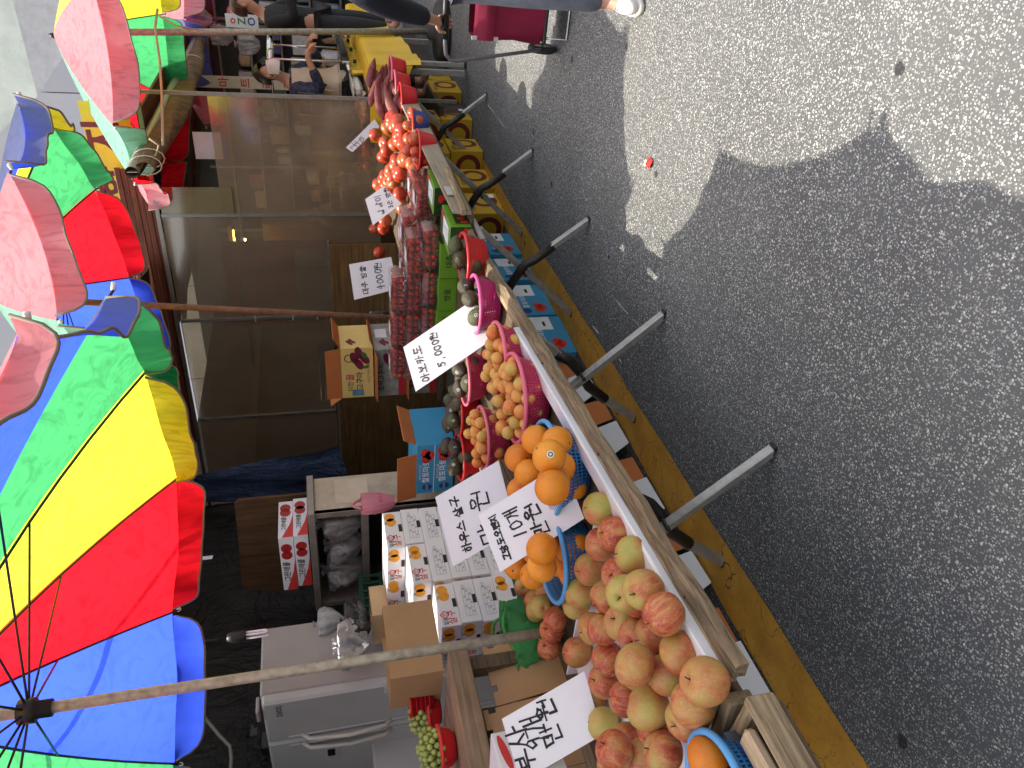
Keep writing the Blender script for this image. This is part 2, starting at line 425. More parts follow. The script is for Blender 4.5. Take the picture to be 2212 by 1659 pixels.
b = MB(); P = sheet((5.02, 4.72, 1.35), (5.1, 4.2, 1.5), (5.25, 4.5, 2.72), (5.28, 4.84, 2.75), nu=10, nv=18, amp=.02, seed=1)
b.grid(P); tag(b.build('blue_tarpaulin', m_tarp('blue_tarp', (.035, .06, .13))), 'faded blue tarpaulin bunched at the corner beside the plastic partition', 'tarpaulin')

# ------------------------------------------------------------------ partition of clear plastic panes over plywood
XP = 7.4
pt = thing('plastic_partition', 'tall framed partition of smoky scratched plastic panes over a plywood base', 'partition', (XP, 4.2, 0))
ALU = mat('dull_aluminium', (.30, .28, .25), .5, .75, var=.25, vs=20)
PANE = clear('smoky_plastic', (.88, .80, .66), .31, (.45, .36, .25), .07, .09, .46, 1.5, True)
PANE2 = clear('yellowed_plastic', (.85, .80, .62), .42, (.34, .29, .15), .04, .12, .25, 1.6, True)
YP = [1.86, 3.01, 4.19, 5.51, 6.85]
def pl(nm, fn, m): b = MB(); fn(b); return b.build(nm, m, pt)
for i, y in enumerate(YP):
    z0 = .15 if i == 0 else (.6 if i == 1 else 1.44)
    pl('upright', lambda b: b.box((0, y - 4.2, (z0 + 3.0) / 2), (.03, .03, 3.0 - z0)), ALU)
pl('top_rail', lambda b: b.bar((0, 1.84 - 4.2, 3.02), (0, 6.9 - 4.2, 3.06), .035, .035), ALU)
pl('bottom_rail', lambda b: b.bar((0, 3.3 - 4.2, 1.445), (0, 6.9 - 4.2, 1.445), .03, .02), ALU)
for i in range(4):
    a, c_ = YP[i] + .016, YP[i + 1] - .016
    zb = .85 if i == 0 else (.9 if i == 1 else 1.455); zt = 2.44 if i == 0 else 3.0
    pl('pane', lambda b: b.box((.004, (a + c_) / 2 - 4.2, (zb + zt) / 2), (.005, c_ - a, zt - zb)), PANE)
pl('pane', lambda b: b.box((-.012, 2.86 - 4.2, 2.66), (.005, .27, .66)), PANE2)
for y in (3.6, 4.19, 4.8):
    pl('cross_strip', lambda b: b.bar((.012, y - 4.2 - .55, 2.32 if y > 4.5 else 2.36), (.012, y - 4.2 + .03, 2.33 if y > 4.5 else 2.37), .006, .03), PANE2)
for y, z in ((4.19, 2.25), (4.19, 1.86), (4.19, 1.6)): pl('clip', lambda b: b.box((-.02, y - 4.2, z), (.012, .06, .014)), mat('white_clip', (.6, .58, .52)))
PLY = wood('stained_plywood', (.24, .135, .05), (.085, .043, .016), .8, 'Y', .5, .25)
pl('plywood_sheet', lambda b: b.box((-.03, 3.95 - 4.2, .725), (.018, 1.25, 1.43), bev=.004), PLY)
pl('plywood_sheet', lambda b: b.box((-.022, 5.75 - 4.2, .705), (.018, 2.33, 1.41), bev=.004), PLY)
def stick(nm, x0, y0, x1, y1, X, m, th=.012, **k): pass

# ------------------------------------------------------------------ neighbouring food stall: wooden canopy, banner, rolled awning
REDW = wood('red_brown_cladding', (.20, .052, .02), (.05, .012, .006), .55, 'Y', .9, .6)
fas = thing('wooden_fascia', 'red-brown timber fascia boards above the plastic partition', 'fascia', (7.5, 4.0, 3.05))
for k in range(6):
    b = MB(); z = .02 + k * .052; b.box((-.004 * (k % 2), .25, z), (.03, 3.3 + .02 * (k % 3), .05), bev=.004); b.build('board', REDW, fas)
roof = thing('timber_canopy', 'dark red timber roof boards over the neighbouring food stall', 'canopy', (10.5, 4.2, 2.9))
for k in range(14):
    b = MB(); y = -2.0 + k * .3; b.box((0, y, .16 + .05 * k), (6.0, .285, .03), bev=.004); b.build('board', REDW, roof)
for k in range(4):
    b = MB(); b.box((-2.4 + 1.6 * k, .1, .10 + .34), (.06, 4.2, .07), rot=Matrix.Rotation(.165, 3, 'X'), bev=.004); b.build('rafter', mat('dark_beam', (.035, .022, .015), .8, var=.3), roof)
ban = thing('yellow_banner', 'yellow cloth banner with dark red Korean letters above the timber fascia', 'banner', (7.57, 3.55, 3.16))
b = MB(); b.box((0, 0, .19), (.012, 3.1, .40)); b.build('banner_cloth', mat('banner_yellow', (.72, .50, .03), .6, var=.1), ban)
for ch, y in (('주', 3.70), ('아', 3.22), ('한', 2.74), ('지', 2.30)): b = MB(); text_on(b, ch, (-.008, y - 3.55, .225), (0, -1, 0), (0, 0, 1), .33, bold=.03); b.build('lettering', mat('maroon_print', (.16, .02, .02), .6), ban)
ar = thing('rolled_awning', 'rolled brown canvas awning tied along a metal bar beside the partition', 'awning', (6.4, 2.22, 2.93))
CANV = m_tarp('brown_canvas', (.15, .085, .035), .7)
b = MB(); rows = []
for i in range(40):
    u = i / 39; x = u * 5.2; sag = .09 + .10 * sin(pi * min(1, u * 1.15)) ** .8; row = []
    for j in range(15):
        a = pi * (.15 + 1.7 * j / 14); ry = .055 + .014 * sin(u * 21 + j)
        row.append((x, ry * cos(a) * (1 + .2 * sin(u * 9)), -sag / 2 + (sag / 2 + .03) * sin(a) - .02 * sin(u * 15 + j * .8) * (j / 14)))
    rows.append(row)
b.grid(rows); b.build('canvas', CANV, ar)
b = MB(); prof = [(.05, 0, .0)]
b.tube([(-.06, 0, .03), (5.25, 0, .03)], .05, 14, caps=False); b.tube([(-.06, 0, .03), (5.25, 0, .03)], .044, 14, caps=False); b.box((2.5, 0, .03), (5.1, .006, .085)); b.build('front_bar', mat('bar_aluminium', (.42, .38, .30), .45, .6, var=.2), ar)
b = MB()
for u in (.12, .3, 2.2, 3.9):
    b = MB(); b.tube([(u, .08 * cos(a), -.05 + .12 * sin(a)) for a in [k * pi / 6 for k in range(12)]], .006, 5, closed=True); b.build('tie_cord', mat('pale_cord', (.55, .45, .28), .7), ar)
b = MB(); b.tube([(.2, .0, .02), (.22, -.05, -.12), (.2, -.14, -.16), (.18, -.2, -.1)], .008, 6); b.build('loose_strap', mat('pale_cord', (.55, .45, .28)), ar)

# ------------------------------------------------------------------ buildings down the street
bld = thing('panelled_building', 'pale lilac-grey panelled building rising behind the parasols', 'building', (18, 8, 0))
PANEL = [mat('cladding_lilac_%d' % i, c, .55, var=.06, vs=2) for i, c in enumerate(((.46, .455, .48), (.43, .425, .45), (.50, .50, .52)))]
b = MB(); b.box((3.1, 4, 3.5), (6, 28, 7)); b.build('wall', mat('render_grey', (.5, .5, .5), .8), bld)
ys = [-8, -5.2, -3.4, -1.2, 1.2, 4, 7, 11]
for i in range(len(ys) - 1):
    for (z0, z1) in ((3.0, 5.0), (5.02, 7.6)):
        a, c_ = ys[i] + .012, ys[i + 1] - .012; top = lambda y: min(z1, 5.4 + (y + 5.2) * .82) if z1 > 6 else z1
        pts = [(0, a, z0), (0, c_, z0), (0, c_, max(z0 + .1, min(9.4, top(c_) if c_ < -2 else 9.4))), (0, a, max(z0 + .05, min(9.4, top(a) if a < -2 else 9.4)))] if z1 > 6 else [(0, a, z0), (0, c_, z0), (0, c_, z1), (0, a, z1)]
        m = MB(); m.prism([Vector(p) for p in reversed(pts)], (.06, 0, 0)); m.build('panel', PANEL[(i * 2 + int(z0)) % 3], bld)
b2 = thing('concrete_building', 'weathered pale concrete building farther down the street', 'building', (27, 2, 0))
t = NT('weathered_concrete'); v = t.coord('Object'); n1 = t.noise(v, .7, 7, .65); n2 = t.noise(v, 6, 6, .7)
c = t.ramp(n1, [(.3, (.40, .43, .38)), (.6, (.56, .59, .53)), (.8, (.62, .63, .58))]); c = t.mix(t.ramp(n2, [(.58, (0,) * 3), (.75, (.55,) * 3)]), c, (.22, .24, .2))
CONC = t.out(t.bsdf(c, .85, 0, .2, t.bump(n2, .2, .03)))
b = MB(); b.box((2, 0, 9), (4, 30, 18)); b.build('wall', CONC, b2)
for (y, z) in ((-1.0, 9.8), (.8, 9.0), (-2.4, 11.4), (2.6, 10.6)):
    b = MB(); b.box((-.02, y, z), (.05, .16, .13), bev=.02); b.build('vent_hole', mat('dark_hole', (.02, .02, .02)), b2)
for (y, z) in ((-6, 6), (-9, 6), (-6, 11), (-9, 11)):
    b = MB(); b.box((-.02, y, z), (.08, 1.6, 1.6), bev=.02); wn = b.build('window_frame', mat('win_frame', (.4, .4, .4)), b2)
    b = MB(); b.box((-.05, y, z), (.04, 1.4, 1.4)); b.build('pane', mat('dark_glass', (.03, .035, .04), .1, spec=.6), wn)
b3 = thing('street_wall_building', 'plain rendered building across the far end of the market street', 'building', (32, -10, 0))
b = MB(); b.box((4, -3, 5), (8, 20, 10)); b.build('wall', mat('render_warm', (.45, .43, .40), .8, var=.25, vs=1.2), b3)
# ================================================================== STALL TABLES
WTH = wood('weathered_pine', (.46, .34, .205), (.085, .055, .035), .85, 'X', 1.0, .8)
WTH_Y = wood('weathered_pine_cross', (.44, .325, .20), (.085, .055, .035), .85, 'Y', 1.0, .8)
DARKW = wood('old_dark_board', (.16, .115, .075), (.05, .034, .022), .85, 'X', .7, .6)
GREYPLY = wood('grey_plywood', (.40, .335, .245), (.20, .155, .105), .8, 'X', .5, .35)
STEEL = mat('galvanised_tube', (.42, .40, .37), .45, .6, var=.3, vs=25, bump=.12, bs=90)
SLEEVE = mat('dark_sleeve', (.035, .028, .024), .38, .3, var=.35, vs=18)
WCARD = mat('white_card', (.74, .72, .74), .7, var=.06, vs=5, bump=.06, bs=40)
BROWN = mat('brown_cardboard', (.40, .235, .115), .85, var=.14, vs=5, bump=.06, bs=120, rnd=.12)
A1 = Vector((.84, 1.50, 0)); B1 = Vector((4.15, 1.80, 0)); T1 = (B1 - A1).normalized(); N1 = Vector((-T1.y, T1.x, 0)); L1 = (B1 - A1).length
def on1(s, d, z): return A1 + T1 * s + N1 * d + Vector((0, 0, z))       # s along the rail, d inwards
t1 = thing('fruit_table', 'long weathered wooden fruit table with a splintered front rail', 'table', A1, atan2(T1.y, T1.x))
def part(nm, fn, m, p): b = MB(); fn(b); return b.build(nm, m, p)
for k in range(4):
    part('table_board', lambda b: b.box((L1 / 2, .18 + k * .285, .685 + .002 * (k % 2)), (L1, .278, .02), bev=.003), DARKW, t1)
def rail(b):
    n = 34; rows = []
    # splintered outer strip
    for k in range(n + 1):
        s = L1 * k / n; j = .006 * sin(k * 1.9) + .004 * sin(k * 5.1); top = .725 + .004 * sin(k * 2.7)
        rows.append([(s, -.066 + j, .692), (s, -.066 + j, top - .008), (s, -.058, top), (s, -.026, top + .002), (s, -.024, .692)])
    b.grid(rows, smooth=False)
    b.add(rows[0], [(0, 1, 2, 3, 4)]); b.add(rows[-1], [(4, 3, 2, 1, 0)])
part('front_rail', rail, wood('splintered_dark_pine', (.34, .245, .15), (.06, .038, .024), .9, 'X', 1.3, 1.0), t1)
part('front_rail', lambda b: [b.bar((L1 * .004, -.004, .712), (L1 * .47, -.004, .71), .036, .032, bev=.005), b.bar((L1 * .475, -.004, .711), (L1 * .998, -.004, .713), .036, .032, bev=.005)], WTH, t1)
part('end_rail', lambda b: b.bar((-.012, .03, .70), (-.012, 1.12, .70), .035, .07, bev=.005), WTH_Y, t1)
part('back_rail', lambda b: b.bar((0, 1.16, .70), (L1, 1.16, .70), .03, .07, bev=.005), WTH, t1)
for s in (.25, .9, 1.42, 1.62, 2.3, 2.9): part('nail', lambda b: b.ell((s, -.03, .727), (.006, .006, .003), 6, 4), SLEEVE, t1)
# white strip of board leaning behind the rail
ws = thing('white_edging_board', 'long white board strip leaning along the inside of the wooden rail', 'board', on1(.02, .018, .728), atan2(T1.y, T1.x))
def strip(b):
    n = 20
    rows = [[(1.9 * k / n, -.036 + .002 * sin(k * 1.3), .022 + .002 * sin(k)), (1.9 * k / n, -.030, .027 + .0015 * sin(k * .8)), (1.9 * k / n, .036, .016), (1.9 * k / n, .034, .008), (1.9 * k / n, -.034, .0), (1.9 * k / n, -.036 + .002 * sin(k * 1.3), .022 + .002 * sin(k))] for k in range(n + 1)]
    b.grid(rows, smooth=False); b.add(rows[0][:5], [(0, 1, 2, 3, 4)]); b.add(rows[-1][:5], [(4, 3, 2, 1, 0)])
part('board_strip', strip, WCARD, ws)
# ---- second table with a plywood kick board on its front edge
A2 = Vector((4.0, 1.62, 0)); B2 = Vector((7.85, 1.56, 0)); L2 = (B2 - A2).length
t2 = thing('produce_table', 'long produce table with a grey plywood front board carrying tomatoes and sweet potatoes', 'table', A2, atan2(B2.y - A2.y, B2.x - A2.x))
part('front_board', lambda b: b.add([(0, 0, .70), (L2, 0, .70), (L2 - .05, 0, .86), (L2 * .5, 0, .835), (0.02, 0, .805), (0, .016, .70), (L2, .016, .70), (L2 - .05, .016, .86), (L2 * .5, .016, .835), (.02, .016, .805)],
      [(0, 1, 2, 3, 4), (9, 8, 7, 6, 5), (4, 3, 8, 9), (3, 2, 7, 8), (2, 1, 6, 7), (1, 0, 5, 6), (0, 4, 9, 5)]), GREYPLY, t2)
for k in range(4): part('table_board', lambda b: b.box((L2 / 2, .16 + k * .30, .69 + .002 * (k % 2)), (L2, .292, .02), bev=.003), DARKW, t2)
part('splinter', lambda b: b.bar((-.05, -.02, .755), (.62, -.03, .735), .04, .035, bev=.006), WTH, t2)
part('cleat', lambda b: b.box((.3, -.012, .775), (.13, .006, .05)), mat('silver_tape', (.55, .55, .53), .35, .4), t2)
# ---- folding X trestles
for k, (x, kink, lab) in enumerate(((1.79, 0, 'nearest grey steel folding trestle, below the apple end of the rail'),
                          (2.80, 0, 'second grey steel folding trestle, below the apricot basket'),
                          (3.92, 1, 'third grey steel folding trestle, in front of the blue tomato cartons'),
                          (5.20, 1, 'fourth grey steel folding trestle, between the blue and yellow cartons'),
                          (6.78, 1, 'farthest grey steel folding trestle, in front of the yellow cartons'))):
    tr = thing('folding_trestle', lab, 'trestle', (x, 1.98, 0), 0, 'steel trestles under the tables')
    zt = .655
    if kink:
        a = [(0, -.34, 0), (0, -.17, .215)]; bb = [(0, -.175, .20), (0, -.085, .315), (0, -.06, .365), (0, .02, .415), (0, .1, .455)]; cc = [(0, .09, .45), (0, .32, zt)]
        d = [(.05, .32, 0), (.05, -.27, zt)]
    else:
        d = [(.0, -.33, 0), (0, .30, zt)]
        a = [(.05, .33, 0), (.05, .18, .21)]; bb = [(.05, .19, .195), (.05, .10, .30), (.05, .02, .35), (.05, -.06, .42), (.05, -.11, .50)]; cc = [(.05, -.105, .485), (.05, -.24, zt)]
    def sq(b, pts, w=.038):
        for p, q in zip(pts, pts[1:]): b.bar(p, q, w, w, up=(1, 0, 0), bev=.005)
    l1 = part('leg', lambda b: sq(b, [Vector(p) for p in d]), STEEL, tr)
    l2 = part('leg', lambda b: sq(b, a), STEEL, tr); part('upper_leg', lambda b: sq(b, cc), STEEL, tr)
    part('sleeve', lambda b: b.tube(bb, .027, 10), SLEEVE, l2)
    part('pivot_bolt', lambda b: b.tube([(-.035, 0, .365), (.085, 0, .365)], .009, 8), SLEEVE, tr)
    for s in (-.27, .31): part('top_bar', lambda b: b.bar((-.12, s, zt + .012), (.17, s, zt + .012), .03, .025), STEEL, tr)
    for p in (a[0], d[0]): part('foot_cap', lambda b: b.box((p[0], p[1], .006), (.041, .046, .012), bev=.004), SLEEVE, tr)
# straight post of the next stall
tp = thing('steel_table_leg', 'upright grey steel leg in front of the yellow cartons', 'table leg', (7.78, 1.60, 0)); part('tube', lambda b: b.box((0, 0, .34), (.045, .045, .68), bev=.004), STEEL, tp); part('foot_cap', lambda b: b.box((0, 0, .012), (.055, .055, .024), bev=.005), SLEEVE, tp)
# ---- near crate corner at the left end
cr = thing('wooden_crate', 'open weathered wooden crate at the near left end of the stall', 'crate', (.78, 1.50, 0))
part('side_rail', lambda b: b.bar((-.015, -.04, .69), (.03, .75, .69), .035, .075, bev=.006), WTH_Y, cr)
part('front_rail', lambda b: b.bar((-.005, -.05, .705), (-.42, -.055, .705), .022, .07, bev=.004), WTH, cr)
part('loose_block', lambda b: b.bar((-.045, .02, .735), (-.42, .0, .73), .05, .035, bev=.01), wood('pale_block', (.60, .45, .29), (.33, .22, .13), .8), cr)
part('bottom', lambda b: b.box((-.2, .36, .645), (.38, .76, .02)), DARKW, cr)
part('steel_plate', lambda b: b.box((-.2, .075, .715), (.38, .012, .09)), mat('blue_steel', (.10, .12, .15), .35, .6), cr)
part('corner_post', lambda b: b.box((-.03, .66, .33), (.05, .05, .64), bev=.004), WTH_Y, cr)
# ================================================================== PARASOLS
F_RED = cloth('parasol_red', (.80, .015, .03), (.88, .42, .46), .55, (.95, .014, .028))  # second colour is the outer face, with the washed-out sunlit sheen painted in
F_YEL = cloth('parasol_yellow', (.80, .60, .015), (.9, .78, .25), .55, (1.0, .92, .06))
F_GRN = cloth('parasol_green', (.02, .36, .10), (.42, .72, .58), .55, (.085, .50, .17))
F_BLU = cloth('parasol_blue', (.05, .11, .75), (.28, .30, .48), .66, (.055, .125, .95), .12)
F_ORG = cloth('parasol_orange', (.85, .17, .02), (.9, .4, .2), .55)
FAB = {'R': F_RED, 'Y': F_YEL, 'G': F_GRN, 'B': F_BLU, 'O': F_ORG}
TRIM = mat('brown_piping', (.20, .155, .11), .8, var=.2)
RIB = mat('dark_rib_wire', (.045, .04, .03), .5, .4, var=.3)
POLE = mat('worn_galvanised_pole', (.40, .37, .29), .55, .35, var=.45, vs=30, bump=.25, bs=70)
RUST = mat('rusty_pole', (.20, .10, .055), .75, .2, var=.5, vs=25, bump=.4, bs=80)
BLK = mat('black_plastic', (.018, .018, .019), .45, var=.2)
WHT = mat('white_plastic_tip', (.7, .68, .62), .5)
def parasol(label, apex, tips, colours, pole, hubz, prad, pmat, val=.2, seed=0, bulge=.07, skip_val=()):
    rg = random.Random(seed); base = Vector(pole[0]); root = thing('parasol', label, 'parasol', base, 0, 'rainbow parasols over the stalls')
    apex = Vector(apex) - base; tips = [Vector(p) - base for p in tips]; n = len(tips)
    cen = sum(tips, Vector()) / n; up = (apex - cen).normalized()
    top = Vector(pole[1]) - base
    for k in range(n):
        a, c = tips[k], tips[(k + 1) % n]; col = FAB[colours[k]]; NU, NV = 14, 12
        ch = (c - a); inw = (cen - (a + c) / 2).normalized(); ph = rg.random() * 6
        def edge(u): return a + ch * u + inw * (.095 * ch.length * 4 * u * (1 - u)) + up * (-.02 * sin(pi * u))
        rows = []
        for j in range(NV + 1):
            s = j / NV; row = []
            for i in range(NU + 1):
                u = i / NU; e = edge(u); p = apex.lerp(e, s)
                p = p + up * (bulge * 4 * s * (1 - s) * (1 - .35 * sin(pi * u)) - .012 * sin(pi * u) * s) + up * .006 * s * sin(u * 9 + s * 5 + ph) * sin(pi * u)
                row.append(p)
            rows.append(row)
        b = MB(); b.grid(rows); pn = b.build('canopy_panel', col, root); m = pn.data
        nn = sum((p.normal * p.area for p in m.polygons), Vector())
        if nn.dot(up) < 0: m.flip_normals()
        # hanging valance with rounded notches at the rib tips
        if k not in skip_val:
            rows = []; out = -inw; ph = rg.random() * 6; NV2 = 6; kick = rg.uniform(-.04, .06); edgep = []
            for j in range(NV2 + 1):
                s = j / NV2; row = []
                for i in range(NU * 2 + 1):
                    u = i / (NU * 2); uu = .025 + .95 * u
                    hh = val * (1 - abs(2 * u - 1) ** 12) * (1 + .08 * sin(u * 5 + ph)); e = edge(uu)
                    p = e + Vector((0, 0, -1)) * hh * s * .97 + out * (kick * s * s + .018 * s * sin(u * 11 + ph) + .01 * s * sin(u * 23 + ph * 2)) + up * -.004
                    row.append(p)
                rows.append(row)
            b = MB(); b.grid(rows); vl = b.build('valance', col, pn)
            nn = sum((p.normal * p.area for p in vl.data.polygons), Vector())
            if nn.dot(out) < 0: vl.data.flip_normals()
            b = MB(); b.tube(rows[-1], .006, 5); b.build('piping', TRIM, pn)
    for k in range(n):
        a = tips[k]; pts = []
        for j in range(9):
            s = j / 8 * 1.015; pts.append(apex.lerp(a, s) + up * (bulge * 4 * s * (1 - s)) - up * .014)
        b = MB(); b.tube(pts, .0055, 6); rb = b.build('rib', RIB, root)
        b = MB(); b.tube([pts[-1], pts[-1] + (a - cen).normalized() * .03], .010, 6); b.build('rib_tip', WHT, rb)
        d = (top - Vector((0, 0, 0))).normalized(); hub = d * ((hubz - base.z) / max(.01, d.z)); mid = pts[4]
        b = MB(); b.tube([hub, mid], .0045, 5); b.build('strut', RIB, root)
    b = MB(); b.tube([Vector(), top.lerp(Vector(), .0)], prad, 12); b.build('pole', pmat, root)
    d = top.normalized(); hub = d * ((hubz - base.z) / max(.01, d.z))
    b = MB(); b.tube([hub - d * .07, hub - d * .02, hub - d * .02, hub + d * .03], [prad * 1.5, prad * 1.5, prad * 2.1, prad * 2.1], 14); b.build('runner', BLK, root)
    b = MB(); b.tube([apex - up * .02, apex + up * .02, apex + up * .04], [.03, .02, .008], 10); b.build('finial', BLK, root)
    return root
def rim(c, R, tx, ty, angs):
    out = []
    for a in angs:
        x, y = R * cos(radians(a)), R * sin(radians(a)); out.append((c[0] + x, c[1] + y, c[2] - tx * x - ty * y))
    return out
# A: over the apples; its rib tips measured from the photograph
cA = (1.70, 2.45, 2.44)
tA = [at(377, 1652, Z=2.46), at(372, 1322, Z=2.44), at(382, 1031, Z=2.38), at(311, 800, Z=2.37), at(228, 640, Z=2.37), at(40, 714, Z=2.39)]
tA += [Vector(p) for p in rim((1.66, 2.45, 2.50), 1.46, .10, -.02, (-112, -146, 180, 145, 106))]
parasol('nearest rainbow parasol over the apples, blue red yellow and green panels', (1.74, 2.47, 2.98), tA, 'BRYGBRYGBRG', ((1.78, 2.53, .12), (1.74, 2.47, 2.96)), 2.63, .020, POLE, .135, 1)
def plane_at(x, y, c, tx, ty, k=1.0):
    d = MW @ Vector((829.5 - y, x - 1106.0, FPX)); nn = Vector((tx, ty, 1)); t = (Vector(c) - CAMP).dot(nn) / d.dot(nn)
    return CAMP + d * t * k
cB = Vector((4.51, 2.22, 2.9))
tB = [plane_at(x, y, cB, -.11, .18, 1.0) for x, y in ((278, 600), (203, 409), (110, 271), (37, 219), (17, 370), (122, 692))]
cB2 = CAMP + (cB - CAMP) * 1.0
tB += [Vector(p) for p in rim(cB2, 1.04, -.11, .18, (162, 131, 98, 62))]
parasol('middle rainbow parasol tilted forward, pink outside with green and red panels below', (4.50, 2.34, 3.46), tB, 'RGYBRGYRGB', ((4.93, 2.93, .12), (4.50, 2.34, 3.44)), 3.1, .02, RUST, .145, 6, bulge=.05)
cC = Vector((8.1, 1.68, 3.06))
tC = [plane_at(x, y, cC, .03, -.02) for x, y in ((285, 388), (243, 271), (196, -40))] + [Vector(p) for p in rim(cC, 1.4, .03, -.02, (-120, -90, -62, -33))] + [plane_at(350, 30, cC, .03, -.02), plane_at(369, 215, cC, .03, -.02)] + [Vector(p) for p in rim(cC, 1.4, .03, -.02, (64, 92, 119))]
parasol('far rainbow parasol with pale pink and mint upper panels', (8.25, 1.6, 3.8), tC, 'GRYBRGYGRRBR', ((8.95, 1.5, .10), (8.3, 1.58, 3.78)), 3.4, .032, POLE, .20, 9, bulge=.05)
cD = (12.9, 2.2, 3.1)
parasol('farthest parasol with red orange and blue panels behind the rolled awning', (12.9, 2.2, 3.75), [Vector(p) for p in rim(cD, 1.5, -.03, .0, [k * 36 + 10 for k in range(10)])], 'RBORBROBRG', ((13.0, 2.3, .1), (12.9, 2.2, 3.74)), 3.35, .03, POLE, .25, 12, bulge=.05)
# stone base of the far parasol
b = MB(); b.lathe([(.0, .0), (.30, .0), (.32, .03), (.32, .09), (.29, .12), (.10, .13), (.09, .2), (.06, .22), (0, .22)], 28); o = b.build('stone_weight', mat('dirty_stone', (.055, .05, .045), .8, var=.4, bump=.4)); o.location = (8.95, 1.5, 0.004); tag(o, 'round dark weighted base holding up the far parasol pole', 'base')
# ================================================================== PRODUCE
def c4(x, y): return ((800 + x / 1.659) / 1.8228, (y / 1.659) / 1.8228)
def c5(x, y): return ((800 + x / 1.659) / 1.8228, (900 + y / 1.659) / 1.8228)
def c6(x, y): return ((750 + x / 1.4757) / 1.8228, (1900 + y / 1.4757) / 1.8228)
def c7(x, y): return ((1700 + x / 1.476) / 1.8228, (1900 + y / 1.476) / 1.8228)
def c8(x, y): return ((1600 + x / 1.659) / 1.8228, (900 + y / 1.659) / 1.8228)

def m_apple():
    t = NT('apple_skin'); v = t.coord('Object', (14, 14, 14), rnd=True); vs = t.coord('Object', (75, 75, 9), rnd=True)
    oi = t.n('ShaderNodeObjectInfo'); n1 = t.noise(v, 1.0, 3, .5, .3); st = t.noise(vs, 1.0, 5, .7, .5); fine = t.noise(t.coord('Object', (260,) * 3, rnd=True), 1.0, 2)
    base = t.ramp(n1, [(.3, (.38, .33, .07)), (.55, (.50, .37, .10)), (.75, (.54, .31, .11))])
    red = t.ramp(st, [(.32, (.30, .022, .02)), (.5, (.46, .095, .045)), (.68, (.55, .27, .09))])
    f = t.math('ADD', t.math('MULTIPLY', n1, 1.3), t.math('MULTIPLY', st, .55)); f = t.math('ADD', f, t.math('MULTIPLY', oi.outputs['Random'], .55))
    f = t.ramp(f, [(.95, (0,) * 3), (1.0, (.12,) * 3)]) if 0 else t.math('MULTIPLY', t.math('SUBTRACT', f, .95), 2.2); f.node.use_clamp = True
    c = t.mix(f, base, red)
    c = t.mix(t.ramp(fine, [(.62, (0,) * 3), (.68, (.45,) * 3)]), c, (.62, .47, .25))
    rus = t.noise(v, 2.3, 2); c = t.mix(t.ramp(rus, [(.80, (0,) * 3), (.84, (.6,) * 3)]), c, (.10, .045, .02))
    return t.out(t.bsdf(c, .42, 0, .4, t.bump(fine, .06, .002)))
def m_fruit(name, stops, rough=.45, ns=12, fine=120, bump=.1, spec=.4, warp=0, sheen=0):
    t = NT(name); v = t.coord('Object', (ns,) * 3, rnd=True); n1 = t.noise(v, 1.0, 4, .55, .4); oi = t.n('ShaderNodeObjectInfo')
    f = t.math('ADD', n1, t.math('MULTIPLY', t.math('SUBTRACT', oi.outputs['Random'], .5), .32)); c = t.ramp(f, stops)
    b = t.noise(t.coord('Object', (fine,) * 3, rnd=True), 1.0, 3, .6)
    c = t.mix(t.ramp(b, [(.3, (.25,) * 3), (.5, (0,) * 3)]), c, dk(stops[0][1], .6))
    p = t.bsdf(c, rough, 0, spec, t.bump(b, bump, .006 if bump > .5 else .003))
    if sheen: p.node.inputs['Subsurface Weight'].default_value = 0.0
    return t.out(p)
APPLE = m_apple(); STALK = mat('stalk_brown', (.09, .05, .025), .8)
ORANGE = m_fruit('orange_peel', [(.25, (.60, .17, .012)), (.5, (.76, .25, .015)), (.75, (.85, .34, .03))], .42, 9, 330, .35)
APRICOT = m_fruit('apricot_skin', [(.25, (.50, .36, .09)), (.42, (.66, .37, .10)), (.6, (.70, .27, .08)), (.8, (.64, .12, .05))], .6, 22, 200, .08, .25)
AVO = m_fruit('avocado_skin', [(.25, (.045, .026, .017)), (.45, (.06, .045, .024)), (.62, (.075, .085, .028)), (.8, (.11, .135, .04))], .38, 16, 170, 1.0, .5)
TOM = m_fruit('tomato_skin', [(.2, (.34, .13, .03)), (.4, (.46, .075, .025)), (.65, (.50, .04, .022)), (.85, (.42, .15, .03))], .3, 9, 300, .02, .5)
SWP = m_fruit('sweet_potato_skin', [(.25, (.15, .045, .045)), (.5, (.25, .075, .075)), (.75, (.30, .13, .10))], .8, 18, 90, .7, .2)
CHERRYT = m_fruit('cherry_tomato_skin', [(.2, (.55, .04, .02)), (.6, (.62, .03, .018)), (.85, (.6, .12, .02))], .2, 40, 300, .01, .5)
GRAPE = m_fruit('green_grape_skin', [(.2, (.23, .29, .07)), (.6, (.36, .42, .12)), (.85, (.42, .45, .17))], .3, 60, 300, .02, .5)
